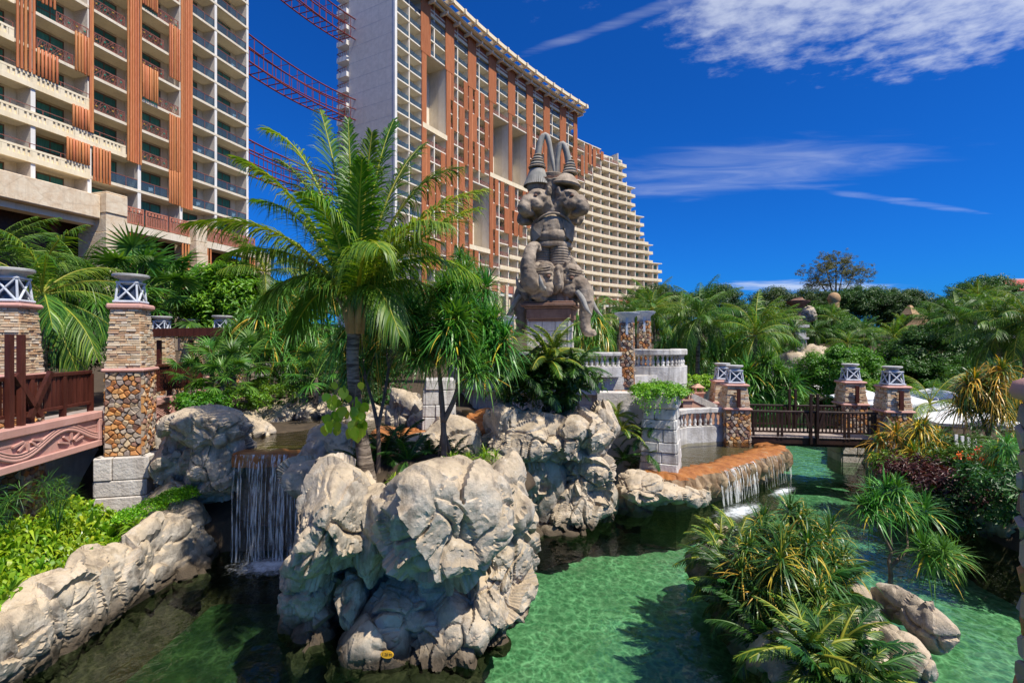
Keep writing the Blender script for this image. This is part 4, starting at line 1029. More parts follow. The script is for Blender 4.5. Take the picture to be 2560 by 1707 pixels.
def foammat():
    m, nt, N, L, out = nodes('white_foam')
    g = N('ShaderNodeNewGeometry'); at = N('ShaderNodeAttribute'); at.attribute_name = 'tint'
    n = N('ShaderNodeTexNoise'); n.inputs['Scale'].default_value = 5.5; n.inputs['Detail'].default_value = 8; n.inputs['Roughness'].default_value = .72; L(g.outputs['Position'], n.inputs['Vector'])
    a = N('ShaderNodeMath'); a.operation = 'ADD'; L(n.outputs[0], a.inputs[0]); L(at.outputs['Fac'], a.inputs[1])
    r = N('ShaderNodeMapRange'); r.interpolation_type = 'SMOOTHSTEP'; r.inputs[1].default_value = .74; r.inputs[2].default_value = 1.3; r.inputs[3].default_value = 0; r.inputs[4].default_value = .95; L(a.outputs[0], r.inputs[0])
    t = N('ShaderNodeBsdfTransparent'); b = N('ShaderNodeBsdfPrincipled'); b.inputs['Base Color'].default_value = (.82, .86, .88, 1); b.inputs['Roughness'].default_value = .6
    mx = N('ShaderNodeMixShader'); L(r.outputs[0], mx.inputs[0]); L(t.outputs[0], mx.inputs[1]); L(b.outputs[0], mx.inputs[2]); L(mx.outputs[0], out.inputs[0]); return m
K['foam'] = foammat()
def strands(name, lip, drop_to, n, out, rng, w=(.008, .035), label=None):
    """ribbons of water leaving the lip polyline and falling in a curve"""
    V = []; F = []; lp = polyline(lip, 400)
    for k in range(n):
        i = int(np.clip(rng.choice([40, 95, 150, 215, 260, 330, 370])+rng.normal(0, 26), 0, 399)); p = lp[i]; d = np.array(out)+rng.normal(0, .03, 2); ww = rng.uniform(*w); zb = drop_to+(rng.uniform(0, .5) if rng.random() < .25 else 0)
        sg = 9; side = np.array([-out[1], out[0]]); ph = rng.uniform(0, 6); amp = rng.uniform(0, .025); st = rng.uniform(0, .35) if rng.random() < .35 else 0
        for s in range(sg+1):
            t = st+(1-st)*s/sg; z = p[2]+(zb-p[2])*t**1.15; f = .20*math.sqrt(t)
            q = p[:2]+d*f+side*amp*math.sin(ph+t*7)
            hw = ww*(.55+.5*math.sin(ph+t*9)**2)
            b = len(V); V += [(q[0]-side[0]*hw, q[1]-side[1]*hw, z), (q[0]+side[0]*hw, q[1]+side[1]*hw, z)]
            if s: F.append((b-2, b-1, b+1, b))
    return npmesh(name, np.array(V), np.array(F), mat=K['fall'], smooth=True)
rg = np.random.default_rng(5)
o = link('left_waterfall', strands('waterfall', [(-7.05, 12.60, 2.64), (-4.9, 12.62, 2.64)], .0, 74, (0, -1), rg, (.004, .03)))
o.name = 'waterfall'; tag(o, 'thin curtain of water falling from the left orange lip into the shaded pool', 'waterfall')
def sheet(name, lip, out, z1, rng, label):
    lp = polyline(lip, 90); V = []; F = []; m_ = 14
    for i in range(90):
        w_ = .03*math.sin(i*1.3)+.02*math.sin(i*3.1)
        for j in range(m_):
            t = j/(m_-1); V.append((lp[i, 0]+out[0]*(.16*math.sqrt(t)+w_*t), lp[i, 1]+out[1]*(.16*math.sqrt(t)+w_*t), lp[i, 2]+(z1-lp[i, 2])*t))
    i = (np.arange(89)[:, None]*m_+np.arange(m_-1)[None]).ravel(); return npmesh(name, np.array(V), np.stack([i, i+1, i+m_+1, i+m_], 1), mat=K['fallsheet'], smooth=True)
K['fallsheet'] = K['fall'].copy(); K['fallsheet'].name = 'thin_water_sheet'
for n_ in K['fallsheet'].node_tree.nodes:
    if n_.type == 'MAP_RANGE': n_.inputs[1].default_value = .50; n_.inputs[2].default_value = .78; n_.inputs[4].default_value = .2
    if n_.type == 'MAPPING': n_.inputs['Scale'].default_value = (7, 7, .55)
ws = link('water_sheet', sheet('water_sheet', [(-7.05, 12.61, 2.64), (-4.9, 12.63, 2.64)], (0, -1), 0.0, rg, '')); ws.parent = o
lipr = np.concatenate([rc-nm*.15, np.full((160, 1), 1.12)], 1)
o = link('waterfall', strands('waterfall', lipr[48:92], .0, 60, (.62, -.78), rg, (.012, .06))); tag(o, 'white cascade spilling off the orange ledge below the far footbridge', 'waterfall')
o = link('waterfall', strands('waterfall', lipr[92:150], .0, 42, (.62, -.78), rg, (.006, .02))); tag(o, 'thin broken threads of water dripping from the far end of the orange ledge', 'waterfall')
def foam(cx, cy, rx, ry, rot, label, seed, zz=.012):
    n = 44; g = np.linspace(-1, 1, n); X, Y = np.meshgrid(g, g); r = np.hypot(X, Y); c, s = math.cos(rot), math.sin(rot)
    x = X.ravel()*rx; y = Y.ravel()*ry; V = np.stack([cx+x*c-y*s, cy+x*s+y*c, np.full(n*n, zz)], 1)
    tint = np.clip(1-r.ravel(), 0, 1)**1.2*.75; V[:, 2] += np.clip(tint-.2, 0, 1)*.12*(.5+.5*vnoise(V*9, seed))
    i = (np.arange(n-1)[:, None]*n+np.arange(n-1)[None]).ravel()
    o = link('foam', npmesh('foam', V, np.stack([i, i+1, i+n+1, i+n], 1), tint, K['foam'], True)); tag(o, label, 'foam', None, 'stuff')
foam(-5.95, 12.2, 1.7, 1.0, .0, 'white foam where the left waterfall meets the water', 3)
foam(7.4, 16.1, 2.2, .9, .62, 'white foam at the foot of the orange ledge cascade', 4)
foam(9.9, 18.2, 1.7, .5, .72, 'thin broken foam trailing along the far end of the orange ledge', 5)
# ------------------------------------------------------------------ stone pillars with lattice lanterns
def clip_poly(poly, nx, ny, c):
    out = []
    for i in range(len(poly)):
        a, b = poly[i], poly[(i+1) % len(poly)]; da = nx*a[0]+ny*a[1]-c; db = nx*b[0]+ny*b[1]-c
        if da <= 0: out.append(a)
        if da*db < 0: t = da/(da-db); out.append((a[0]+(b[0]-a[0])*t, a[1]+(b[1]-a[1])*t))
    return out
def vcells(w, h, cell, rng, asp=1.35):
    """irregular stone outlines filling a w x h rectangle"""
    ny = max(2, round(h/cell)); nx = max(2, round(w/(cell*asp))); pts = []
    for j in range(ny):
        for i in range(nx): pts.append(((i+.5*(j % 2)+.25+rng.uniform(-.32, .32))*w/nx, (j+.5+rng.uniform(-.3, .3))*h/ny))
    res = []
    for k, p in enumerate(pts):
        poly = [(0, 0), (w, 0), (w, h), (0, h)]
        for q in pts:
            if q is p: continue
            dx, dy = q[0]-p[0], q[1]-p[1]; d2 = dx*dx+dy*dy
            if d2 > (cell*5)**2: continue
            mx, my = (p[0]+q[0])/2, (p[1]+q[1])/2; poly = clip_poly(poly, dx, dy, dx*mx+dy*my)
            if len(poly) < 3: break
        if len(poly) >= 3: res.append((p, poly))
    return res
def stone_geo(poly, gap, thick, rng):
    """shrunken outline with a bevelled, slightly tilted face; returns verts, faces (x right, y out = -, z up)"""
    cx = sum(p[0] for p in poly)/len(poly); cz = sum(p[1] for p in poly)/len(poly); n = len(poly)
    def ring(f, y): return [(cx+(p[0]-cx)*f, y, cz+(p[1]-cz)*f) for p in poly]
    size = max(.02, min(max(abs(p[0]-cx) for p in poly), max(abs(p[1]-cz) for p in poly)))
    f0 = max(.5, 1-gap/size); t = thick*rng.uniform(.6, 1.25); tx, tz = rng.uniform(-.25, .25), rng.uniform(-.3, .3)
    r0 = ring(f0, .02); r1 = ring(f0*.97, -t*.55); r2 = [(x, -t+(x-cx)*tx+(z-cz)*tz, z) for x, _, z in ring(f0*.70, 0)]
    V = r0+r1+r2; F = [(i, (i+1) % n, n+(i+1) % n, n+i) for i in range(n)]+[(n+i, n+(i+1) % n, 2*n+(i+1) % n, 2*n+i) for i in range(n)]+[tuple(range(2*n, 3*n))]
    return V, F
def face_frames(): return [Matrix.Rotation(a, 4, 'Z') for a in (0, math.pi/2, math.pi, -math.pi/2)]   # front, right, back, left
def taper_map(w0, w1, H):
    """face x in [0,w0], z in [0,H] -> tapered pillar face"""
    def f(v):
        t = v[2]/H; w = w0+(w1-w0)*t; return Vector(((v[0]/w0-.5)*w, -w/2+v[1], v[2]))
    return f
def put(V, F, M, fn, z): return [M @ (fn(Vector(v))+Vector((0, 0, z))) for v in V], F
def rubble_skin(T, w0, w1, z0, z1, cell, seed, faces, parts, name='rubble_stone', mat='rubble', thick=.05):
    rng = random.Random(seed); H = z1-z0; fn = taper_map(w0, w1, H); fr = face_frames(); mb = MB()
    for fi in range(4):
        for p, poly in vcells(w0, H, cell, rng):
            V, F = stone_geo(poly, .006+cell*.03, thick, rng); V, F = put(V, F, fr[fi], fn, z0)
            if fi in parts: MB().add(V, F).build(name, K[mat], T)
            elif fi in faces: mb.add(V, F)
    if mb.v: tag(mb.build(name+'_facing', K[mat], T), kind='stuff')
def ledge_skin(T, w0, w1, z0, z1, rowh, seed, faces, parts, name='ledge_stone', mat='ledgestone'):
    rng = random.Random(seed); H = z1-z0; fn = taper_map(w0, w1, H); fr = face_frames(); mb = MB(); n = max(3, round(H/rowh))
    for fi in range(4):
        if fi not in faces and fi not in parts: continue
        z = 0
        for r in range(n):
            h = H/n; x = 0
            while x < w0-.01:
                L_ = rng.uniform(.10, .42)*w0
                if w0-(x+L_) < .1*w0: L_ = w0-x
                t = rng.uniform(.005, .045); g = .0025
                m_ = MB(); 
                V = [(x+g, .03, z+g), (x+L_-g, .03, z+g), (x+L_-g, .03, z+h-g), (x+g, .03, z+h-g), (x+g+.006, -t, z+g+rng.uniform(.002, .012)), (x+L_-g-.006, -t+rng.uniform(-.008, .008), z+g+.006), (x+L_-g-.006, -t, z+h-g-.006), (x+g+.006, -t+rng.uniform(-.008, .008), z+h-g-.004)]
                F = [(4, 5, 6, 7), (0, 1, 5, 4), (1, 2, 6, 5), (2, 3, 7, 6), (3, 0, 4, 7)]
                V, F = put(V, F, fr[fi], fn, z0)
                if fi in parts: MB().add(V, F).build(name, K[mat], T)
                else: mb.add(V, F)
                x += L_
            z += h
    if mb.v: tag(mb.build(name+'_facing', K[mat], T), kind='stuff')
def block_skin(T, w, z0, z1, rows, seed, w1=None, name='stone_block', cols=2, mat='block', depth=.16):
    """big rough blocks round a square core"""
    rng = random.Random(seed); w1 = w1 or w; H = z1-z0; fr = face_frames(); fn = taper_map(w, w1, H); hs = [rng.uniform(.8, 1.3) for _ in range(rows)]; s = sum(hs); z = 0
    for h in hs:
        h = h/s*H
        for fi in range(4):
            c = rng.uniform(.35, .65); xs = [0, c*w, w] if cols == 2 and rng.random() < .75 else ([0, w] if cols == 2 else [0, w*.33*rng.uniform(.9, 1.1), w*.67*rng.uniform(.9, 1.1), w])
            for a, b in zip(xs, xs[1:]):
                t = rng.uniform(.01, .07); m_ = MB().box(a+.008, b-.008, -t, depth, z+.008, z+h-.008, ch=.022); V, F = put(m_.v, m_.f, fr[fi], fn, z0)
                MB().add(V, F).build(name, K[mat], T)
        z += h
def lattice_lantern(T, w0, w1, h, z, dishr):
    L_ = MB(); a0, a1 = w0/2, w1/2
    lan = MB().frustum(w0*.72, w0*.72, w1*.72, w1*.72, z+.03, z+h-.02).build('lamp_core', K['lampcore'], T)
    fr = face_frames()
    for s in range(4):
        for (x0, x1) in ((-1, -1),):
            b = MB(); b.tube([fr[s] @ Vector((-a0*.94, -a0*.94, z)), fr[s] @ Vector((-a1*.94, -a1*.94, z+h))], [.052*w0, .045*w0], 7); auto_smooth(b.build('corner_post', K['latticepaint'], T))
        for sg in (-1, 1):
            b = MB(); b.tube([fr[s] @ Vector((sg*a0*.88, -a0, z+.07*h)), fr[s] @ Vector((-sg*a1*.88, -a1*1.01, z+.93*h))], [.05*w0, .042*w0], 7); auto_smooth(b.build('cross_brace', K['latticepaint'], T))
        b = MB(); b.tube([fr[s] @ Vector((-a0*1.08, -a0*1.0, z+.04)), fr[s] @ Vector((a0*1.08, -a0*1.0, z+.04))], .062*w0, 7); auto_smooth(b.build('bottom_rail', K['latticepaint'], T))
        b = MB(); b.tube([fr[s] @ Vector((-a1*1.1, -a1*1.02, z+h*.97)), fr[s] @ Vector((a1*1.1, -a1*1.02, z+h*.97))], .052*w0, 7); auto_smooth(b.build('top_rail', K['latticepaint'], T))
    b = MB().lathe([(a1*.95, z+h*.86), (a1*1.05, z+h), (dishr*.62, z+h+.07), (dishr*.98, z+h+.15), (dishr, z+h+.20), (dishr*.93, z+h+.215), (dishr*.6, z+h+.19)], 28)
    auto_smooth(b.build('dish', K['dish'], T), 50)
def pillar(loc, rz, label, lv, wd, hi=True, base=True, group='lantern pillars', seed=1, parts=(0, 1), cat='pillar', cell=.118, row=.066, post=False):
    """lv: z of bottom, base top, flange, cap, lantern bottom, lantern top ; wd: base, rubble, ledge bottom, ledge top, lantern, dish radius"""
    T = empty('stone_pillar', loc, rz, label, cat, group); zb, z1, z2, z3, z4, z5 = lv; wb, wr, w0, w1, wl, dr = wd
    if base:
        MB().box(-wb/2+.07, wb/2-.07, -wb/2+.07, wb/2-.07, zb, z1-.02).build('base_core', K['mortar'], T)
        block_skin(T, wb, zb, z1, 4 if hi else 3, seed+2)
        zr = z1
    else: zr = zb
    MB().frustum(wr-.02, wr-.02, wr-.06, wr-.06, zr-.02, z2).build('rubble_core', K['mortar'], T)
    rubble_skin(T, wr, wr-.04, zr, z2, cell, seed, (0, 1, 2, 3), parts if hi else ())
    fl = MB().box(-w0/2-.09, w0/2+.09, -w0/2-.09, w0/2+.09, z2, z2+.10, ch=.035); fl.build('pink_band', K['pink'], T)
    MB().frustum(w0-.02, w0-.02, w1-.02, w1-.02, z2+.1, z3).build('ledge_core', K['tanmortar'], T)
    ledge_skin(T, w0, w1, z2+.10, z3, row, seed+1, (0, 1, 2, 3), parts if hi else ())
    MB().box(-w1/2-.10, w1/2+.10, -w1/2-.10, w1/2+.10, z3, z4, ch=.045).build('pink_cap', K['pink'], T)
    lattice_lantern(T, wl, wl*.82, z5-z4-.02, z4+.02, dr)
    if post: MB().box(-.07, .07, -w0/2-.16, -w0/2-.06, z2+.14, z3-.08).build('timber_slat', K['redwood'], T)
    return T
RZB = R(8.2)
pillar((-10.52, 13.75, 0), R(14), 'nearest stone pillar with grey lattice lantern at the end of the pink bridge panel', (.4, 2.44, 4.68, 6.37, 6.52, 7.12), (1.20, .86, .82, .65, .56, .43), True, True, seed=7)
pillar((-12.15, 12.1, 0), R(14), 'lantern pillar cut by the left edge, behind the dark red bridge railing', (1.0, 2.4, 4.62, 6.30, 6.42, 7.05), (1.20, .86, .82, .65, .56, .43), True, False, seed=17)
for k, (px, d, lab) in enumerate(((404, 22.5, 'small lantern pillar under the left end of the red pergola beam'), (478, 25.5, 'small lantern pillar second along the red pergola beam'), (556, 22.0, 'lantern pillar at the right end of the red pergola beam'), (577, 26, 'lantern pillar half hidden behind the right end of the pergola beam'))):
    x = (px-1280)/FPX*d; dz = (800-853.5)
    pillar((x, d, 0), RZB, lab, (1.5, 2.2, 3.9, 5.75, 5.85, 6.42), (1.0, .8, .82, .66, .56, .42), False, False, seed=27+k)
# pergola beam
PG = empty('pergola_beam', P(470, 832, 21.5), 0, 'dark red timber beam carried across the small lantern pillars behind the bridge', 'beam')
a, b = P(356, 832, 21.3), P(596, 828, 21.6)
MB().beam(a, b, .28, .34).build('beam', K['redwood'], PG).location = -PG.location
for px in (398, 478, 530): MB().beam(P(px, 850, 21.5), P(px, 930, 21.5), .14, .14).build('post', K['redwood'], PG).location = -PG.location
# ------------------------------------------------------------------ left bridge
LB = empty('left_footbridge', (-10.9, 10, 0), RZB, 'pink concrete footbridge with dark red timber railing on the left', 'footbridge', 'footbridges')
# local: y along the bridge (away), x to the right; origin at its right edge
def lb_panel(y0, y1, ang=0):
    L_ = y1-y0; T = empty('relief_panel', (0.36, y0, 2.72)); T.parent = LB; T.rotation_euler = (0, 0, math.pi/2)   # x along, y = left (into bridge)
    H = .93
    MB().box(0, L_, 0.03, .22, 0, H).build('panel_ground', K['pink'], T)
    for (a, c, z0, z1) in ((0, L_, H-.20, H), (0, L_, 0, .17), (0, .16, .17, H-.20), (L_-.16, L_, .17, H-.20)):
        MB().box(a, c, -.05, .03, z0, z1, ch=.02).build('panel_border', K['pink'], T)
    z0, z1 = .17, H-.20; zc = (z0+z1)/2; A = (z1-z0)/2-.07; per = 2.6
    for dz, w in ((-.035, .05), (.035, .035), (.10, .02)):
        V = []; F = []; n = 90
        for i in range(n+1):
            x = .18+(L_-.36)*i/n; ph = 2*math.pi*x/per; z = zc+A*math.sin(ph)+dz; sl = A*math.cos(ph)*2*math.pi/per; nn = math.hypot(1, sl); nx, nz = -sl/nn, 1/nn
            b_ = len(V)
            for (o_, y) in ((-w, .03), (-w*.8, -.022), (w*.8, -.022), (w, .03)): V.append((x+nx*o_, y, min(max(z+nz*o_, z0), z1)))
            if i:
                for k in range(3): F.append((b_-4+k, b_+k, b_+k+1, b_-4+k+1))
        link('relief_wave', npmesh('relief_wave', np.array(V), np.array(F), mat=K['pink']), T)
    x = .18+per*.25
    k = 0
    while x < L_-.3:
        up = (k % 2 == 0); zz = zc-A*.9 if up else zc+A*.9
        # sunburst under each crest and over each trough
        for an in (-65, -35, 0, 35, 65):
            r0, r1 = .10, .34; sg = 1 if up else -1; dx, dzz = math.sin(R(an)), math.cos(R(an))*sg
            p0 = Vector((x+dx*r0*1.3, -.005, zz+dzz*r0)); p1 = Vector((x+dx*r1*1.3, -.005, zz+dzz*r1*.8))
            p1.z = min(max(p1.z, z0+.02), z1-.02); p1.x = min(max(p1.x, .2), L_-.2); p0.x = min(max(p0.x, .2), L_-.2)
            MB().beam(p0, p1, .05, .045).build('relief_ray', K['pink'], T)
        x += per/2; k += 1
    return T
lb_panel(-9.0, 3.35); lb_panel(4.85, 9.6)
MB().box(-2.3, .32, -9.2, 11, 2.85, 3.22).build('deck_slab', K['pink'], LB)
pl = MB().box(-2.28, .30, 0, .155, 3.224, 3.26).mesh('deck_plank', K['plank'])
for i in range(110): link('deck_plank', pl, LB, loc=(0, -7+i*.165, 0))
def lb_rail(x, y0, y1, z):
    MB().box(x-.06, x+.06, y0, y1, z+1.02, z+1.12, ch=.015).build('hand_rail', K['redwood'], LB)
    MB().box(x-.05, x+.05, y0, y1, z+.22, z+.30, ch=.01).build('bottom_rail', K['redwood'], LB)
    n = int((y1-y0)/.135); bm = MB().box(-.018, .018, -.04, .04, 0, .74).mesh('railing_slat', K['redwood'])
    for i in range(n): link('railing_slat', bm, LB, loc=(x, y0+(i+.5)*(y1-y0)/n, z+.29))
    m_ = int((y1-y0)/.95)
    for i in range(m_+1): MB().box(x-.055, x+.055, -.05, .05, 0, 1.02).build('railing_post', K['redwood'], LB, loc=(0, y0+(y1-y0)*i/m_, z))
lb_rail(.12, -7.5, 3.3, 3.62); lb_rail(.12, 4.9, 9.5, 3.62); lb_rail(-2.1, -7.5, 3.3, 3.62)
MB().box(-.05, .34, -9, 3.3, 3.26, 3.6).build('kerb_beam', K['pink'], LB)
for y in (.62, .92):
    b = MB(); b.box(.19, .29, y-.06, y+.06, 3.6, 5.65); b.build('twin_post', K['redwood'], LB)
for (y0, y1) in ((1.15, 1.75), (1.45, .75)):
    MB().beam((.25, y0, 3.78), (.25, y1, 4.78), .09, .12).build('splayed_brace', K['redwood'], LB)
MB().box(-2.3, -.85, 2.9, 5.2, -1.2, 2.84).build('abutment', K['block'], LB)
MB().box(-2.6, -2.2, -9, 3, -.5, 3.0).build('shaded_wall', K['block'], LB)
for i in range(9):
    for j in range(4): MB().box(-2.2, -2.1, -9+i*1.3+.02+(j % 2)*.5, -9+(i+1)*1.3-.02+(j % 2)*.5, .3+j*.65+.01, .3+(j+1)*.65-.01, ch=.03).build('stone_block', K['block'], LB)
# ------------------------------------------------------------------ far footbridge
BX0, BY0, BX1, BY1 = 10.35, 21.6, 15.35, 20.9
ang = math.atan2(BY1-BY0, BX1-BX0); BL_ = math.hypot(BX1-BX0, BY1-BY0)
FB = empty('far_footbridge', (BX0, BY0, 0), ang, 'dark timber footbridge with pale planks crossing the pool in the middle distance', 'footbridge', 'footbridges')
ZD = 1.42
pl = MB().box(0, .17, -.05, 2.3, ZD-.04, ZD, ch=.004).mesh('deck_plank', K['plank'])
for i in range(int(BL_/.18)): link('deck_plank', pl, FB, loc=(i*.18, 0, 0))
for y in (.08, 1.1, 2.15): MB().box(-.4, BL_+.3, y, y+.16, ZD-.42, ZD-.05).build('bridge_beam', K['darkwood'], FB)
MB().box(-.1, BL_, -.02, .06, ZD-.30, ZD-.05).build('edge_board', K['darkwood'], FB)
bs = MB().box(-.024, .024, -.024, .024, 0, .80).mesh('baluster', K['darkwood'])
for y in (0, 2.2):
    MB().box(0, BL_, y-.05, y+.05, ZD+1.02, ZD+1.11, ch=.012).build('hand_rail', K['darkwood'], FB)
    MB().box(0, BL_, y-.04, y+.04, ZD+.17, ZD+.24).build('bottom_rail', K['darkwood'], FB)
    n = 34
    for i in range(n): link('baluster', bs, FB, loc=((i+.5)*BL_/n, y, ZD+.23))
    for x in (.12, 1.12, 1.28, BL_/2-.12, BL_/2+.12, BL_-1.28, BL_-1.12, BL_-.12): MB().box(x-.04, x+.04, y-.045, y+.045, ZD-.1, ZD+1.0).build('railing_post', K['darkwood'], FB)
    for x in (-.13, .13): MB().box(BL_/2+x-.05, BL_/2+x+.05, y-.16, y-.06, ZD-.28, ZD+1.85, ch=.01).build('centre_post', K['darkwood'], FB)
    for s in (-1, 1): MB().beam((BL_/2+s*.12, y-.11, ZD+.2), (BL_/2+s*.34, y-.11, ZD+1.0), .08, .1).build('splayed_brace', K['darkwood'], FB)
lvb = (1.0, 1.05, 2.55, 3.55, 3.66, 4.25); wdb = (1.2, 1.0, .98, .80, .62, .36)
pr = random.Random(2)
for (x, y, lab, base) in ((-.62, .15, 'lantern pillar at the near left corner of the far footbridge', False), (-.55, 2.3, 'lantern pillar at the back left corner of the far footbridge', False),
                          (BL_+.62, .1, 'lantern pillar at the near right corner of the far footbridge, on white blocks', True), (BL_+.15, 2.45, 'lantern pillar at the back right corner of the far footbridge', True)):
    w = FB.matrix_world if False else Matrix.Translation((BX0, BY0, 0)) @ Matrix.Rotation(ang, 4, 'Z'); q = w @ Vector((x, y, 0))
    lv = (-.6, 1.0, 2.55, 3.55, 3.66, 4.25) if base else lvb
    pillar((q.x, q.y, 0), ang, lab, lv, (1.35, 1.0, .98, .80, .62, .36), False, base, seed=60+int(x*3+y*5), post=True, cell=.14, row=.085)
# ------------------------------------------------------------------ balustrades
def baluster_mesh(h, r): return MB().lathe([(r*.95, 0), (r*.95, h*.1), (r*.55, h*.14), (r*.95, h*.3), (r*1.0, h*.38), (r*.5, h*.62), (r*.45, h*.8), (r*.8, h*.86), (r*.9, h*.9), (r*.9, h)], 10)
def balustrade(path, z0, zb, zt, z1, sp, wdt, label, closed=False, mat='whitestone', group='stone balustrades'):
    """path [(x,y)], base from z0 to zb, balusters zb..zt, rail zt..z1"""
    T = empty('balustrade', (path[0][0], path[0][1], z0), 0, label, 'balustrade', group); inv = Matrix.Translation((-path[0][0], -path[0][1], -z0))
    ln = np.linalg.norm(np.diff(np.array(path), axis=0), axis=1).sum(); n = max(1, int(ln/.9)) if len(path) > 2 else max(1, int(ln/1.1)); pts = polyline(path, n*4+1)
    def strip(a, b, w, za, zz, name, ch):
        pp = pts[a:b+1]; t = np.gradient(pts, axis=0)[a:b+1]; t /= np.linalg.norm(t, axis=1)[:, None]; nn = np.stack([-t[:, 1], t[:, 0]], 1); V = []; F = []
        prof = [(-w/2+ch, za), (-w/2, za+ch), (-w/2, zz-ch), (-w/2+ch, zz), (w/2-ch, zz), (w/2, zz-ch), (w/2, za+ch), (w/2-ch, za)]
        for i in range(len(pp)):
            for o_, z_ in prof: V.append(inv @ Vector((pp[i, 0]+nn[i, 0]*o_, pp[i, 1]+nn[i, 1]*o_, z_)))
            if i:
                b0 = i*8
                for k in range(8): F.append((b0-8+k, b0-8+(k+1) % 8, b0+(k+1) % 8, b0+k))
        F.append(tuple(range(8))[::-1]); F.append(tuple(range((len(pp)-1)*8, len(pp)*8)))
        MB().add(V, F).build(name, K[mat], T)
    for s in range(n):
        strip(s*4, s*4+4, wdt*1.25, z0, zb-.012, 'base_block', .012); strip(s*4, s*4+4, wdt*1.3, zt, z1, 'rail_block', .03)
    bm_ = baluster_mesh(zt-zb+.006, wdt*.30); me = bm_.mesh('baluster', K[mat], True)
    m_ = max(2, int(ln/sp)); bp = polyline(path, m_+1); mid = (bp[1:]+bp[:-1])/2
    for q in mid: link('baluster', me, T, loc=inv @ Vector((q[0], q[1], zb-.003)))
    return T
def arc(cx, cy, r, a0, a1, n): return [(cx+r*math.cos(R(a0+(a1-a0)*i/n)), cy+r*math.sin(R(a0+(a1-a0)*i/n))) for i in range(n+1)]
balustrade([(-1.6, 22.4), (-.3, 21.4), (1.2, 20.6), (2.8, 20.25), (4.45, 20.4)], 4.05, 4.48, 4.90, 5.06, .215, .30, 'long curved pale stone balustrade below the elephant statue')
balustrade(arc(6.55, 23.0, 1.28, -188, 30, 22), 3.62, 4.42, 4.90, 5.16, .21, .30, 'round pale stone balcony balustrade right of the two rubble columns')
# terrace body
TE = empty('terrace', (2, 24, 0), 0, 'raised stone terrace that carries the elephant statue', 'terrace')
def tw(mb, name, mat): o = mb.build(name, K[mat], TE); o.location = -TE.location; return o
tw(MB().prism([(-2.2, 22.9), (-.4, 21.6), (1.2, 20.85), (2.8, 20.5), (4.6, 20.6), (7.6, 22.3), (7.8, 24), (7, 31), (-4, 31)], 3.3, 4.04), 'terrace_slab', 'whitestone')
tw(MB().prism([(-1.8, 23.2), (-.2, 22.1), (1.2, 21.35), (2.8, 21.0), (4.4, 21.1), (6.0, 22.6), (6.2, 30.5), (-3.5, 30.5)], .8, 3.298), 'terrace_wall', 'whitestone')
rb = random.Random(12)
wallp = [(-1.8, 23.2), (-.2, 22.1), (1.2, 21.35), (2.8, 21.0), (4.4, 21.1)]
for s in range(4):
    (xa, ya), (xb, yb) = wallp[s], wallp[s+1]; L_ = math.hypot(xb-xa, yb-ya); M_ = Matrix.Translation((xa, ya, 0)) @ Matrix.Rotation(math.atan2(yb-ya, xb-xa), 4, 'Z')
    for j in range(5):
        x = -.2*(j % 2)
        while x < L_-.05:
            l = rb.uniform(.45, .8); m_ = MB().box(max(0, x)+.008, min(x+l, L_)-.008, -.06-rb.uniform(0, .03), .1, 1.0+j*.46+.008, 1.0+(j+1)*.46-.008, M_, ch=.02); x += l; tw(m_, 'stone_block', 'block')
tw(MB().lathe([(1.1, 2.9), (1.42, 3.2), (1.45, 3.6)], 28, Matrix.Translation((6.55, 23.0, 0))), 'balcony_drum', 'whitestone')
# doorway
tw(MB().box(3.75, 4.2, 20.9, 21.05, 1.3, 3.0), 'doorway', 'dark'); tw(MB().box(3.65, 3.75, 20.8, 21.05, 1.3, 3.1), 'door_jamb', 'orangepot')
tw(MB().box(4.2, 6.3, 21.1, 21.5, 1.2, 3.3), 'pink_wall', 'orangepot')
def rubble_col(px, d, ztop, zbot, w, dishr, lab, seed, dish=True):
    x = (px-1280)/FPX*d; T = empty('rubble_column', (x, d, zbot), R(-12), lab, 'column', 'rubble stone columns')
    H = ztop-zbot; MB().frustum(w-.04, w-.04, w*.9-.04, w*.9-.04, 0, H).build('core', K['mortar'], T); rubble_skin(T, w, w*.9, 0, H, .12, seed, (0, 1, 2, 3), ())
    if dish:
        auto_smooth(MB().lathe([(w*.40, H-.02), (w*.48, H+.02), (dishr*.6, H+.22), (dishr*.97, H+.36), (dishr, H+.42), (dishr*.9, H+.43)], 24).build('dish', K['latticepaint'], T), 50)
        for a in range(4): MB().box(-.05, .05, -w*.55, -w*.44, H-.5, H+.2, Matrix.Rotation(a*math.pi/2, 4, 'Z')).build('bracket', K['latticepaint'], T)
rubble_col(1567, 20.9, 6.28, 3.6, .56, .52, 'front rubble column with a flat grey dish beside the terrace balustrade', 91)
rubble_col(1610, 23.0, 6.45, 3.6, .54, .52, 'rubble column just behind the front one at the terrace', 92)
rubble_col(1265, 24.5, 6.3, 3.4, .7, .55, 'rubble column with a grey dish left of the statue, half hidden by leaves', 93)
rubble_col(1552, 20.9, 3.5, 1.4, 1.0, .5, 'squat rubble pier below the front terrace column', 94, False)
rubble_col(1672, 23.0, 3.0, 1.0, .8, .5, 'rubble pier under the round balcony', 95, False)
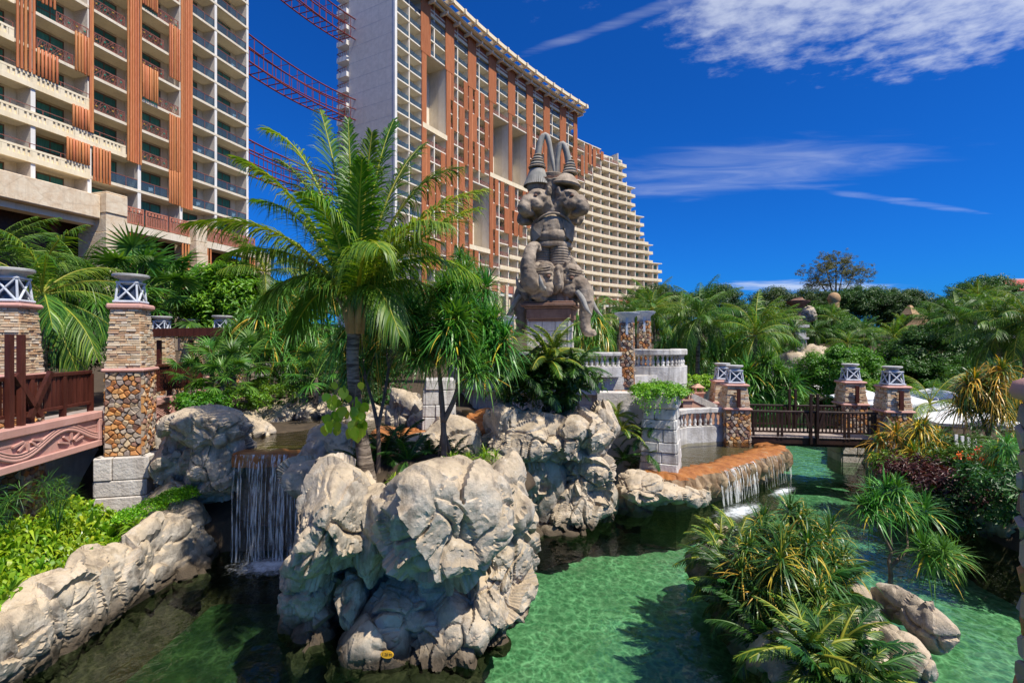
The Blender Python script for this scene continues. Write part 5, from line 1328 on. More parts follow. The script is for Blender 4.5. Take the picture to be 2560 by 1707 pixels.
# stair down to the lower walk
ST = empty('garden_stair', P(1690, 965, 23.5), 0, 'pink garden stair with sloping pale parapet running down from the terrace', 'stair')
a, b = P(1610, 935, 22.6), P(1800, 1025, 23.2)
for k in range(11):
    t = k/11; q = a.lerp(b, t); MB().box(-.2, .25, 0, 1.6, -1.6, 0).build('step', K['orangepot'], ST, loc=q-ST.location+Vector((0, .15, .02)))
MB().beam(a, b, .34, .3).build('sloping_parapet', K['whitestone'], ST).location = -ST.location
MB().beam(a-Vector((0, 0, .5)), b-Vector((0, 0, .5)), .26, .9).build('stair_side', K['orangepot'], ST).location = -ST.location
# lower walk with balustrade and pagoda lamps
WK = [(5.2, 22.4), (9.7, 22.3), (10.6, 24.5), (10.4, 29), (4, 29)]
o = MB().prism(WK, .2, 1.5).build('lower_walk', K['paving']); tag(o, kind='structure')
balustrade([(6.3, 21.3), (6.9, 20.9), (7.4, 21.4), (9.3, 21.9)], 1.0, 1.85, 2.4, 2.62, .25, .26, 'lower pale balustrade beside the small pool left of the far footbridge')
o = tag(link('garden_wall', MB().box(7.2, 11.5, 26.8, 27.2, 1.2, 3.3).mesh('garden_wall', K['whitestone'])), 'ivy-topped pale garden wall behind the lower walk', 'wall')
for k, (px, py, d) in enumerate(((1715, 985, 22.6), (1745, 968, 24.2))):
    q = P(px, py, d); T = empty('pagoda_lamp', (q.x, q.y, q.z-.9), 0, ['low pink pagoda-capped lamp post nearest the white ivy pillar', 'low pink pagoda-capped lamp post nearer the footbridge pillar'][k], 'lamp post', 'pagoda lamps')
    MB().box(-.22, .22, -.22, .22, -.5, .62, ch=.02).build('post', K['orangepot'], T); MB().box(-.28, .28, -.28, .28, .62, .68).build('plate', K['orangepot'], T)
    for sx in (-1, 1):
        for sy in (-1, 1): MB().box(sx*.16-.03, sx*.16+.03, sy*.16-.03, sy*.16+.03, .68, .9).build('lamp_leg', K['orangepot'], T)
    MB().frustum(.52, .52, .06, .06, .9, 1.08).build('cap', K['orangepot'], T)
# white block pillar with the ivy
IP = empty('ivy_pillar', ((1652-1280)/FPX*17.2, 17.2, 1.1), R(-24), 'tapering white block pillar topped with bright green ivy above the orange ledge', 'pillar')
MB().frustum(1.18, 1.18, .90, .90, -.4, 2.2).build('core', K['whitestone'], IP); block_skin(IP, 1.26, -.1, 2.15, 6, 77, .98, mat='whitestone')
MB().box(-.62, .62, -.62, .62, 2.15, 2.62, ch=.05).build('planter_box', K['block'], IP)
IPB = empty('mossy_block_wall', (4.3, 18.6, 0), R(-8), 'shaded block wall behind the ivy pillar, hung with dark leaves', 'wall')
MB().box(-1.1, .75, -.3, .5, -1.2, 3.6).build('core', K['block'], IPB)
# white block column behind the island
WC = empty('block_column', ((1098-1280)/FPX*16.2, 16.2, 1.9), R(10), 'white block column rising behind the strap-leaf tree on the island', 'column')
MB().frustum(.95, .95, .82, .82, 0, 2.4).build('core', K['whitestone'], WC); block_skin(WC, 1.02, 0, 2.4, 6, 81, .88, mat='whitestone')
# small stone balcony among leaves at left
q = P(700, 925, 24); balustrade([(q.x-1.2, q.y), (q.x+1.0, q.y-.2)], q.z-.45, q.z-.2, q.z+.15, q.z+.32, .22, .24, 'small grey balustrade half buried in leaves behind the palm trunk')
# near column at the right edge
NC = empty('near_column', (3.95, 3.55, 0), 0, 'dark rubble column with a round pink cap cut by the right edge', 'column', 'rubble stone columns')
MB().lathe([(.20, 0), (.20, 5.1)], 20).build('core', K['mortar'], NC)
rng_ = random.Random(5); mbs = []
for p, poly in vcells(1.38, 5.0, .17, rng_, 1.2):
    V, F = stone_geo(poly, .008, .03, rng_); V2 = []
    for v in V: a_ = v[0]/.22; rr = .215-v[1]; V2.append((rr*math.cos(a_), rr*math.sin(a_), v[2]+.05))
    if p[1] > 2.3 and 2.0 < p[0]/.22 < 5.3: MB().add(V2, F).build('rubble_stone', K['rubble'], NC)
auto_smooth(MB().lathe([(.2, 5.06), (.27, 5.08), (.29, 5.13), (.27, 5.2), (.15, 5.26), (.02, 5.27)], 28).build('round_cap', K['pink'], NC), 60)
# ------------------------------------------------------------------ elephant statue
def ell(c, r, rot=None, sub=4):
    V, F = ico(sub); V = V*np.array(r)
    if rot is not None: V = V@np.array(rot).T
    return V+np.array(c), F
def tubegeo(path, radii, n=14, sub=4):
    pa = np.array(path, float); t = np.linspace(0, 1, len(pa)); tt = np.linspace(0, 1, (len(pa)-1)*sub+1)
    # smooth by repeated corner averaging
    q = np.stack([np.interp(tt, t, pa[:, k]) for k in range(3)], 1); rr = np.interp(tt, t, radii)
    for _ in range(sub):
        q[1:-1] = (q[:-2]+2*q[1:-1]+q[2:])/4
    m_ = MB(); m_.tube([tuple(p) for p in q], list(rr), n); return m_
def sculpt(name, geos, voxel, mat, T, M=None, rough=.02, seed=1, smooth=2):
    mb = MB()
    for g in geos:
        if isinstance(g, MB): mb.add(g.v, g.f)
        else: mb.add([tuple(v) for v in g[0]], [tuple(f) for f in g[1]])
    me = mb.mesh(name); o = bpy.data.objects.new(name, me); COL.objects.link(o)
    r = o.modifiers.new('r', 'REMESH'); r.mode = 'VOXEL'; r.voxel_size = voxel
    s = o.modifiers.new('s', 'SMOOTH'); s.iterations = smooth; s.factor = .5
    dg = bpy.context.evaluated_depsgraph_get(); ev = o.evaluated_get(dg); m2 = bpy.data.meshes.new_from_object(ev)
    bpy.data.objects.remove(o); m2.name = name
    n = len(m2.vertices); V = np.empty(n*3, np.float32); m2.vertices.foreach_get('co', V); V = V.reshape(-1, 3).astype(float)
    nr = np.empty(n*3, np.float32); m2.vertices.foreach_get('normal', nr); nr = nr.reshape(-1, 3)
    wr = .5*np.sin(V[:, 2]*26+3*vnoise(V*2, seed))*np.clip(vnoise(V*1.3, seed+4), 0, 1)
    V = V+nr*(rough*(1.2*fbm(V*4, 3, seed)+1.6*wr)+.03*facet(V*3.2, seed+8))[:, None]
    m2.vertices.foreach_set('co', V.astype(np.float32).ravel()); m2.polygons.foreach_set('use_smooth', np.ones(len(m2.polygons), dtype=bool)); m2.update()
    m2.materials.clear(); m2.materials.append(K[mat]); oo = link(name, m2, T)
    if M is not None: oo.matrix_local = M
    return oo
def elephant(T, M, trunk, seed, tusks=True):
    g = [ell((0, -.15, .15), (.60, .66, .72)), ell((-.22, -.30, .62), (.34, .36, .36)), ell((.22, -.30, .62), (.34, .36, .36)), ell((0, -.55, -.1), (.42, .40, .52)),
         ell((-.36, -.35, -.35), (.26, .34, .42)), ell((.36, -.35, -.35), (.26, .34, .42)), ell((0, .4, 0), (.62, .6, .9)),
         ell((-.42, -.52, .34), (.19, .18, .08)), ell((.42, -.52, .34), (.19, .18, .08)), ell((-.46, -.42, .05), (.14, .2, .10)), ell((.46, -.42, .05), (.14, .2, .10)), ell((0, -.35, -.85), (.30, .30, .22))]
    for s in (-1, 1):
        g.append(ell((s*.72, .12, .05), (.13, .48, .66), rotm('Z', s*R(28)))); g.append(ell((s*.66, .0, .55), (.14, .35, .28), rotm('Z', s*R(20))))
    if trunk == 'up':
        tr = [(0, -.5, -.05), (0, -.95, -.35), (0, -1.28, -.1), (0, -1.38, .5), (0, -1.30, 1.15), (0, -1.05, 1.62), (0, -.72, 1.66), (0, -.62, 1.42)]; rd = [.42, .40, .36, .32, .27, .23, .2, .17]
    else:
        tr = [(0, -.5, .1), (0, -.92, -.3), (0, -1.02, -.9), (0, -.98, -1.5), (0, -.92, -2.05), (0, -1.08, -2.45), (0, -1.4, -2.42)]; rd = [.42, .38, .33, .28, .24, .20, .17]
    g.append(tubegeo(tr, rd, 16, 5))
    if trunk == 'up': g.append(tubegeo([(0, -.55, -.55), (0, -.85, -.75), (0, -1.05, -.8)], [.26, .2, .08]))
    o = sculpt('elephant_head', g, .045, 'statue', T, M, .018, seed)
    for s in (-1, 1):
        e = auto_smooth(MB().add([tuple(v) for v in ell((s*.52, -.585, .20), (.085, .10, .075), None, 2)[0]], [tuple(f) for f in ico(2)[1]]).build('eye', K['statue_cap'], o))
        if tusks:
            tk = tubegeo([(s*.34, -.75, -.45), (s*.40, -1.05, -.85), (s*.47, -1.22, -1.3), (s*.52, -1.50, -1.62)], [.13, .12, .095, .02], 10) if trunk != 'up' else tubegeo([(s*.36, -.75, -.40), (s*.50, -1.1, -.45), (s*.56, -1.3, -.2), (s*.54, -1.4, .15)], [.13, .12, .09, .02], 10)
            auto_smooth(tk.build('tusk', K['statue_horn'], o), 60)
    # carved headband
    V = []; F = []; 
    for row in range(3):
        pth = [(.60*math.sin(a), -.35-.42*math.cos(a), .72-row*.12-.12*math.cos(a)*1.2) for a in np.linspace(-1.2, 1.2, 14)]
        tubegeo(pth, [.035]*14, 6, 2).build('headband', K['statue'], o)
    return o
def statue():
    S = empty('elephant_statue', (2.05, 25.6, 0), 0, 'tall weathered stone statue of stacked elephant and beast heads on a block pedestal', 'statue')
    # pedestal shaft of blocks
    MB().box(-.86, .86, -.86, .86, 3.3, 6.5).build('pedestal_core', K['orangepot'], S).rotation_euler = (0, 0, R(-14))
    PT = empty('pedestal', (0, 0, 0), R(-14)); PT.parent = S; block_skin(PT, 1.84, 3.4, 6.5, 6, 5, name='stone_block', mat='block', cols=3)
    for s in (-1, 1): MB().box(s*1.0-.07, s*1.0+.07, -1.0, -.86, 3.4, 6.5, ch=.02).build('corner_strip', K['whitestone'], PT)
    cp = MB()
    for (w, z0, z1) in ((2.0, 6.5, 6.62), (2.16, 6.62, 7.2), (2.3, 7.2, 7.32), (2.62, 7.32, 7.50), (2.42, 7.5, 7.60)):
        MB().box(-w/2, w/2, -w/2, w/2, z0, z1-.004, ch=.03).build('capital_course', K['statue_cap'], PT)
    MB().box(-.85, .85, -.85, .85, 7.6, 9.5).build('head_core', K['statue'], PT)
    for a in range(4): MB().box(-.09, .09, -1.3, -1.1, 7.6, 9.75, Matrix.Rotation(R(45+a*90), 4, 'Z'), ch=.03).build('corner_slab', K['statue'], PT)
    def hd(a, z, r): return Matrix.Rotation(R(a), 4, 'Z') @ Matrix.Translation((0, -r-.12, z)) @ Matrix.Scale(1.14, 4)
    elephant(S, hd(-34, 8.70, .55), 'up', 3); elephant(S, hd(56, 8.62, .62), 'down', 4); elephant(S, hd(-124, 8.62, .62), 'down', 5); elephant(S, hd(146, 8.6, .55), 'up', 6)
    # ringed bundles
    for x in (-.42, .42):
        for y in (-.42, .42):
            pf = [(.50, 9.2)]
            for k in range(9): z = 9.35+k*.145; pf += [(.44, z), (.47, z+.03), (.47, z+.09), (.44, z+.12)]
            pf += [(.46, 10.7)]
            auto_smooth(MB().lathe(pf, 22, Matrix.Translation((x, y, 0))).build('ringed_column', K['statue'], PT), 50)
    auto_smooth(MB().lathe([(.8, 10.62), (1.02, 10.66), (1.06, 10.78), (1.02, 10.92), (.85, 10.95)], 28).build('collar', K['statue'], S), 50)
    # chest shell
    sculpt('chest_shell', [ell((0, 0, 11.75), (1.02, 1.0, 1.15)), ell((0, -.25, 11.3), (.85, .85, .6)), ell((0, 0, 12.7), (.7, .7, .7))], .06, 'statue', S, None, .02, 8)
    for a in (-58, 58, 122, -122):
        MB().add([(-.42, -1.0, 11.2), (.42, -1.0, 11.2), (.55, -.85, 12.15), (0, -1.25, 11.8), (-.55, -.85, 12.15), (0, -1.12, 10.95), (0, -.5, 11.6)],
                 [(0, 5, 3), (5, 1, 3), (1, 2, 3), (2, 4, 3), (4, 0, 3), (0, 6, 5), (5, 6, 1), (1, 6, 2), (2, 6, 4), (4, 6, 0)], Matrix.Rotation(R(a), 4, 'Z')).build('shield_plate', K['statue'], S)
    auto_smooth(MB().tube([(1.05*math.sin(t), -1.02*math.cos(t)+.05, 11.72+.75*math.cos(t*1.25)) for t in np.linspace(-1.25, 1.25, 16)], [.07]*16, 8).build('shell_trim', K['statue'], S))
    # beast heads
    def beast(a, seed):
        g = [ell((0, -.1, .25), (.50, .62, .55)), ell((0, -.62, .02), (.36, .46, .42)), ell((0, -.95, -.28), (.30, .28, .38)), ell((0, -.72, -.52), (.26, .32, .16)), ell((-.30, -.45, .45), (.18, .18, .12)), ell((.30, -.45, .45), (.18, .18, .12)),
             ell((0, .45, -.1), (.55, .7, .75)), ell((-.34, -.5, -.1), (.18, .3, .28)), ell((.34, -.5, -.1), (.18, .3, .28))]
        for s in (-1, 1): g.append(ell((s*.46, .05, .62), (.10, .22, .24), rotm('Z', s*R(30))))
        for s in (-1, 1):
            for k in range(4): g.append(ell((s*(.36+.05*k), .05+.14*k, .1-.2*k), (.16, .2, .3)))
        o = sculpt('beast_head', g, .05, 'statue', S, Matrix.Rotation(R(a), 4, 'Z') @ Matrix.Translation((0, -.72, 13.05)) @ Matrix.Scale(1.12, 4), .022, seed)
        for s in (-1, 1): auto_smooth(MB().add([tuple(v) for v in ell((s*.33, -.60, .30), (.085, .09, .06), None, 2)[0]], [tuple(f) for f in ico(2)[1]]).build('eye', K['statue_cap'], o))
    for a, s in ((-52, 11), (52, 12), (128, 13), (-128, 14)): beast(a, s)
    sculpt('neck', [ell((0, 0, 13.6), (.62, .62, .8)), tubegeo([(0, 0, 12.4), (0, 0, 13.4), (0, 0, 14.2), (0, 0, 14.5)], [.8, .7, .75, .85], 18)], .07, 'statue', S)
    # crown: bowls, brush cones, bent horns
    auto_smooth(MB().lathe([(.5, 14.3), (.62, 14.6), (.66, 14.9), (.6, 14.95)], 22, Matrix.Translation((0, .1, 0))).build('crown_bowl', K['statue'], S), 50)
    auto_smooth(MB().lathe([(.74, 0), (.78, .1), (.52, .47), (.3, .7), (.25, .75)], 24, Matrix.Translation((.62, -.35, 14.1)) @ Matrix.Rotation(R(8), 4, 'Y')).build('hat_cone', K['statue'], S), 50)
    auto_smooth(MB().lathe([(.35, 13.75), (.52, 14.1), (.50, 14.6), (.36, 15.0), (.34, 15.1)], 22, Matrix.Translation((-.75, -.25, 0))).build('brush_cup', K['statue'], S), 50)
    r = random.Random(3)
    for k in range(44):
        a = 2*math.pi*k/44; MB().beam((-.75+.34*math.cos(a), -.25+.34*math.sin(a), 15.12), (-.75+.66*math.cos(a), -.25+.66*math.sin(a), 14.2), .07, .05).build('bristle', K['statue_horn'], S)
    for k in range(26):
        MB().beam((r.uniform(-.5, .3), r.uniform(-.75, -.4), 14.3+r.uniform(0, .35)), (r.uniform(-.4, .4), r.uniform(-.75, -.3), 14.35+r.uniform(0, .4)), .035, .035).build('nest_twig', K['statue_cap'], S)
    def horn(p, bends, name):
        rd = np.interp(np.linspace(0, 1, len(bends)), [0, .5, 1], [.17, .15, .07]); auto_smooth(tubegeo(bends, rd, 12, 3).build(name, K['statue_horn'], S), 60)
    horn(None, [(-.75, -.25, 15.1), (-.72, -.25, 16.2), (-.52, -.25, 17.05), (-.25, -.25, 17.2), (-.12, -.28, 16.4), (.05, -.3, 15.4), (.12, -.3, 14.9)], 'bent_horn')
    horn(None, [(.85, -.3, 14.8), (.80, -.3, 15.7), (.62, -.3, 16.5), (.42, -.3, 16.7), (.28, -.3, 16.1), (.22, -.3, 15.3), (.18, -.3, 14.8)], 'bent_horn')
    for (x, y, z, w) in ((-.75, -.25, 15.2, .42), (.85, -.3, 14.85, .38)):
        for k in range(5):
            auto_smooth(MB().lathe([(w*(1-.13*k), 0), (w*(1.06-.13*k), .06), (w*(.92-.13*k), .13)], 18, Matrix.Translation((x+.01*k, y, z+k*.17))).build('horn_ring', K['statue_horn'] if k % 2 else K['statue'], S), 50)
    S.scale = (1.03, 1.03, .895); S.location.z = 6.5*(1-.895)
    return S
statue()
# ------------------------------------------------------------------ plant geometry (numpy)
UP = np.array([0, 0, 1.0])
def nrm(v): return v/np.maximum(np.linalg.norm(v, axis=-1, keepdims=True), 1e-9)
def ribbons(base, d0, length, width, wv, droop, rng, seg=4, taper=1.6, tint=None, curl=None, belly=.35):
    """strap leaves: base (n,3), d0 (n,3) unit start direction, wv (n,3) width direction; droop pulls tips down"""
    n = len(base); q = np.linspace(0, 1, seg+1)[None, :, None]
    L = length[:, None, None]; dr = droop[:, None, None]
    p = base[:, None, :]+d0[:, None, :]*L*q-UP*(L*dr*q**2.2)
    # keep the arc length by pulling in horizontal reach as it droops
    shrink = 1-.28*np.clip(dr, 0, 1.4)*q**2
    hor = (p-base[:, None, :])*np.array([1, 1, 0]); p = p-hor*(1-shrink)
    wq = np.clip((1-q**taper), 0.0, 1)*np.clip(.45+q/belly, 0, 1); w = width[:, None, None]*wq/2
    V = np.stack([p-wv[:, None, :]*w, p+wv[:, None, :]*w], 2).reshape(-1, 3)
    b = (np.arange(n)[:, None]*(seg+1)+np.arange(seg)[None]).ravel()*2
    F = np.stack([b, b+1, b+3, b+2], 1)
    t = np.repeat(tint if tint is not None else rng.uniform(0, .7, n), (seg+1)*2)
    return V, F, t
def join(parts):
    V = []; F = []; T = []; o = 0
    for v, f, t in parts:
        V.append(v); F.append(f+o); T.append(t); o += len(v)
    return np.concatenate(V), np.concatenate(F), np.concatenate(T)
def tubeq(path, radii, n=6, tint=.5):
    m_ = MB().tube([tuple(p) for p in path], list(radii), n, False); return np.array(m_.v), np.array(m_.f), np.full(len(m_.v), tint)
def frond(p0, p1, p2, n=60, ll=.85, w=.045, droop=.45, rng=None, side=None, seg=3, stalk=.14, vee=.22, tint=(0, .6), r0=.035):
    """pinnate leaf along a quadratic curve"""
    p0, p1, p2 = (np.array(p, float) for p in (p0, p1, p2)); t = np.linspace(stalk, .995, n)[:, None]
    C = (1-t)**2*p0+2*t*(1-t)*p1+t*t*p2; D = nrm(2*(1-t)*(p1-p0)+2*t*(p2-p1))
    if side is None:
        s0 = np.cross(p2-p0, UP); s0 = s0/max(np.linalg.norm(s0), 1e-6)
    else: s0 = np.array(side, float)
    s = nrm(s0-D*(D@s0)[:, None]); up = np.cross(s, D)
    parts = []; tt = t[:, 0]
    prof = np.clip(np.sin(np.pi*(.16+.80*tt))**.7, .1, 1)
    for sg in (-1, 1):
        a = np.radians(28+34*tt)+rng.normal(0, .07, n)
        d0 = nrm(sg*s*np.cos(a)[:, None]+D*np.sin(a)[:, None]+up*(vee+rng.normal(0, .08, n))[:, None])
        wv = nrm(D-d0*np.sum(D*d0, 1)[:, None]+up*.5*sg*rng.normal(.3, .3, n)[:, None])
        L = ll*prof*rng.uniform(.88, 1.08, n); base = C+s*sg*.01
        parts.append(ribbons(base, d0, L, np.full(n, w)*rng.uniform(.8, 1.15, n), wv, droop*rng.uniform(.6, 1.4, n)*(1.1-.35*tt), rng, seg, 1.5, rng.uniform(tint[0], tint[1], n), belly=.15))
    tr = np.linspace(0, 1, 14)[:, None]; R_ = (1-tr)**2*p0+2*tr*(1-tr)*p1+tr*tr*p2
    parts.append(tubeq(R_, r0*(1-.85*tr[:, 0]), 5, .9))
    return join(parts)
def tuft(n, L, w, rng, droop=(.2, .9), el=(85, -25), yellow=.06, seg=5, spread=1.0):
    """rosette of strap leaves"""
    k = np.arange(n); az = k*2.39996+rng.normal(0, .2, n); e = np.radians(el[0]+(el[1]-el[0])*(k/n)**.8+rng.normal(0, 7, n))
    d = np.stack([np.cos(az)*np.cos(e), np.sin(az)*np.cos(e), np.sin(e)], 1)
    wv = nrm(np.cross(d, UP)+rng.normal(0, .15, (n, 3)))
    tint = rng.uniform(0, .85, n); yl = rng.random(n) < yellow*(.3+1.6*k/n); tint[yl] = rng.uniform(.92, 1, yl.sum())
    base = d*.04-UP*(k/n*.22)[:, None]
    return ribbons(base, d, L*rng.uniform(.75, 1.15, n), np.full(n, w)*rng.uniform(.8, 1.15, n), wv, rng.uniform(droop[0], droop[1], n), rng, seg, 2.2, tint)
def fanleaf(R_, rng, fingers=26, ang=290, w=.06, petiole=1.0):
    """palmate leaf facing +x at the end of a stalk from the origin; the blade lies in the y-x plane tilted"""
    a = np.radians(np.linspace(-ang/2, ang/2, fingers)); d = np.stack([np.cos(a), np.sin(a), -.12+.16*np.cos(np.arange(fingers)*np.pi)*.4], 1); d = nrm(d)
    hub = np.tile(np.array([petiole, 0, 0.0]), (fingers, 1)); wv = np.stack([-np.sin(a), np.cos(a), .35*np.cos(np.arange(fingers)*np.pi)], 1)
    V, F, t = ribbons(hub, d, R_*(.72+.28*np.cos(a/2))*rng.uniform(.92, 1.05, fingers), np.full(fingers, w), nrm(wv), np.full(fingers, .18)+rng.uniform(0, .15, fingers), rng, 3, 2.2, rng.uniform(.1, .8, fingers), belly=.5)
    s = tubeq(np.array([[0, 0, 0], [petiole*.5, 0, .03], [petiole, 0, 0]]), [.018, .014, .012], 5, .9)
    return join([(V, F, t), s])
def leaves(centers, normals, size, rng, asp=.45, tint=None, fold=.18):
    """one folded rhombus per leaf"""
    n = len(centers); nn = nrm(normals); r = rng.normal(size=(n, 3)); r[:, 2] -= .35; d = nrm(r-nn*np.sum(r*nn, 1)[:, None]); s = np.cross(nn, d); L = size[:, None]
    b = centers-d*L*.5; tip = centers+d*L*.5-UP*L*.10; m1 = centers+s*L*asp*.5+nn*L*fold*.5; m2 = centers-s*L*asp*.5+nn*L*fold*.5
    V = np.stack([b, m1, tip, m2], 1).reshape(-1, 3); i = np.arange(n)*4
    F = np.concatenate([np.stack([i, i+1, i+2], 1), np.stack([i, i+2, i+3], 1)])
    t = np.repeat(tint if tint is not None else rng.uniform(0, 1, n), 4); return V, F, t
def clumpcrown(n_clump, per, R3, rng, leaf=.16, clump=.55, asp=.45, hollow=.5, flat=1.0, outline=.25, cvar=.35):
    """uneven crown made of leaf clumps set through an ellipsoid volume"""
    g = rng.normal(size=(n_clump, 3)); g = nrm(g); rad = (hollow+(1-hollow)*rng.random(n_clump)**.6)*(1+outline*vnoise(g*2.1+rng.uniform(0, 50), int(rng.integers(1, 999))))
    g[:, 2] = np.abs(g[:, 2])*np.where(rng.random(n_clump) < .72, 1, -1)
    c = g*rad[:, None]*np.array(R3)
    o = rng.normal(size=(n_clump, per, 3)); o = nrm(o)*(rng.random((n_clump, per, 1))**.45); o[..., 2] *= .65*flat
    cs = clump*rng.uniform(.6, 1.3, (n_clump, 1, 1)); pts = (c[:, None]+o*cs).reshape(-1, 3)
    nn = (o*1.0+UP*.9+.35*g[:, None]).reshape(-1, 3)+rng.normal(0, .35, (n_clump*per, 3))
    ct = np.repeat(rng.uniform(0, 1, n_clump), per); tint = np.clip((1-cvar)*rng.uniform(0, 1, n_clump*per)+cvar*ct, 0, 1)
    return leaves(pts, nn, leaf*rng.uniform(.7, 1.3, n_clump*per), rng, asp, tint)
# ------------------------------------------------------------------ shared templates
gT = np.random.default_rng(77)
ELS = (80, 58, 36, 14, -12, -38)
def frond_template(e, n, mat, L=3.0, rng=gT, w=.05, droop=.55, ll=.78):
    e0 = R(e+rng.uniform(-6, 6)); e1 = e0-R(rng.uniform(48, 75))
    p1 = np.array([math.cos(e0), 0, math.sin(e0)])*L*.55; p2 = p1+np.array([math.cos(e1), rng.uniform(-.12, .12), math.sin(e1)])*L*.5
    V, F, t = frond((0, 0, 0), p1, p2, n, ll, w, droop, rng, side=(0, 1, 0), seg=2, tint=(0, .75)); return npmesh('frond', V, F, t, K[mat])
FT = {e: [frond_template(e, 46, 'cocodark') for _ in range(2)] for e in ELS}
FTB = {e: [frond_template(e, 46, 'coco') for _ in range(2)] for e in ELS}
CYC = {e: [frond_template(e, 34, 'cycad', 1.0, gT, .028, .12, .20) for _ in range(2)] for e in (75, 50, 25, 0)}
DFN = {e: [frond_template(e, 34, 'darkfern', 1.0, gT, .034, .2, .24) for _ in range(2)] for e in (75, 50, 25, 0)}
def tuft_t(n, L, w, mat, **k): return npmesh('leaf_tuft', *tuft(n, L, w, gT, **k), K[mat])
TUF = [tuft_t(96, 1.0, .056, 'pandan', droop=(.1, .7), el=(85, -30), yellow=.04) for _ in range(3)]
TUFY = [tuft_t(80, 1.0, .05, 'pandan_y', droop=(.3, 1.15), yellow=.34) for _ in range(3)]
TUFH = [tuft_t(90, 1.0, .045, 'pandan', droop=(.4, 1.2), el=(82, -40), yellow=.1) for _ in range(3)]
TUFI = [tuft_t(84, 1.0, .05, 'pandan_y', droop=(.2, .95), yellow=.08) for _ in range(3)]
TUFG = [tuft_t(46, 1.0, .06, 'lily', droop=(.3, 1.0), el=(85, 5), yellow=0) for _ in range(2)]
FAN = [npmesh('fan_leaf', *fanleaf(.62, gT), K['fan']) for _ in range(3)]
# ------------------------------------------------------------------ plant builders
def trunk(T, path, radii, mat='trunk', n=10, rings=0):
    pa = np.array(path, float); m_ = (len(pa)-1)*8+1; q = polyline(pa, m_)
    for _ in range(6): q[1:-1] = (q[:-2]+2*q[1:-1]+q[2:])/4
    rr = np.interp(np.linspace(0, 1, m_), np.linspace(0, 1, len(radii)), radii)
    if rings: rr = rr*(1+.035*np.sin(np.arange(m_)*2.4)); 
    mb = MB().tube([tuple(p) for p in q], list(rr), n); o = mb.build('trunk', K[mat], T, True); return o
def palm(loc, h, label, scale=1.0, seed=1, nf=18, lean=(0, 0), tmpl=None, mat='cocodark', group='coconut palms', r=.14):
    g = random.Random(seed); tm = tmpl or FT; T = empty('coconut_palm', loc, g.uniform(0, 6), label, 'palm tree', group)
    c = math.cos(-T.rotation_euler.z); s = math.sin(-T.rotation_euler.z); lx, ly = lean[0]*c-lean[1]*s, lean[0]*s+lean[1]*c
    trunk(T, [(0, 0, -.6), (lx*.15, ly*.15, h*.35), (lx*.55, ly*.55, h*.7), (lx, ly, h)], [r*1.5, r*1.05, r*.9, r*.8], rings=1)
    for i in range(nf):
        e = ELS[min(5, int((i/nf)**.9*6))]; o = link('frond', g.choice(tm[e]), T, loc=(lx, ly, h+.1-.15*i/nf), rot=(g.uniform(-.15, .15), g.uniform(-.08, .08), i*2.4+g.uniform(-.3, .3))); o.scale = (scale*g.uniform(.85, 1.12),)*3
    return T
def pandanus(loc, label, tufts, branches, tm=None, seed=1, group='strap-leaf trees', cat='strap-leaf tree', base_r=.07, mat='bark', props=0):
    """tufts: (x,y,z,scale) relative to loc; branches: list of point lists"""
    g = random.Random(seed); T = empty('strap_leaf_tree', loc, 0, label, cat, group)
    for b in branches: trunk(T, b, [base_r, base_r*.8, base_r*.6], mat, 8).name = 'branch'
    for (x, y, z, s) in tufts:
        o = link('leaf_tuft', g.choice(tm or TUF), T, loc=(x, y, z), rot=(g.uniform(-.25, .25), g.uniform(-.25, .25), g.uniform(0, 6))); o.scale = (s,)*3
    for k in range(props): a = g.uniform(0, 6); MB().tube([(.04*math.cos(a), .04*math.sin(a), .7+g.random()*.4), (.28*math.cos(a), .28*math.sin(a), -.05)], [.018, .014], 6).build('prop_root', K[mat], T)
    return T
def pand_px(base, crown, d, label, n, s, seed, tm=None, spread=None, dd=.6, props=0, base_r=.07, group='strap-leaf trees', extra=2, forks=2, shrink=.8):
    """base px, list of crown points (px,py,depth offset,scale); one stem forks, each fork carries its tufts"""
    b = P(base[0], base[1], d); tf = []; br = []; g = random.Random(seed); pts = [(P(px, py, d+o_)-b, sc_) for (px, py, o_, sc_) in crown]
    pts.sort(key=lambda t: t[0].x); mz = min(p.z for p, _ in pts); fz = max(.25, mz*.45)
    grp = [pts[i::1][:0] for i in range(forks)]; k_ = max(1, math.ceil(len(pts)/forks)); grp = [pts[i:i+k_] for i in range(0, len(pts), k_)]
    f0 = Vector((0, 0, fz)); br.append(([(0, 0, -.3), (.02, 0, fz*.5), tuple(f0)], base_r))
    for q in grp:
        c = sum((p for p, _ in q), Vector())/len(q); f1 = f0.lerp(c, .55); f1.z = max(fz+.2, min(f1.z, mz)); br.append(([tuple(f0), tuple(f0.lerp(f1, .5)+Vector((g.uniform(-.06, .06), 0, -.04))), tuple(f1)], base_r*.75))
        for p, sc_ in q:
            br.append(([tuple(f1), tuple(f1.lerp(p, .5)+Vector((0, 0, -.06))), tuple(p)], base_r*.42)); tf.append((p.x, p.y, p.z, sc_*shrink))
            for e in range(extra): tf.append((p.x+g.uniform(-.42, .42)*sc_, p.y+g.uniform(-.5, .3)*sc_, p.z+g.uniform(-.35, .3)*sc_, sc_*shrink*g.uniform(.7, 1.0)))
    T = pandanus(b, label, tf, [], tm, seed, group, base_r=base_r, props=props)
    for pth, r_ in br: trunk(T, pth, [r_, r_*.85, r_*.7], 'bark', 8).name = 'branch'
    return T
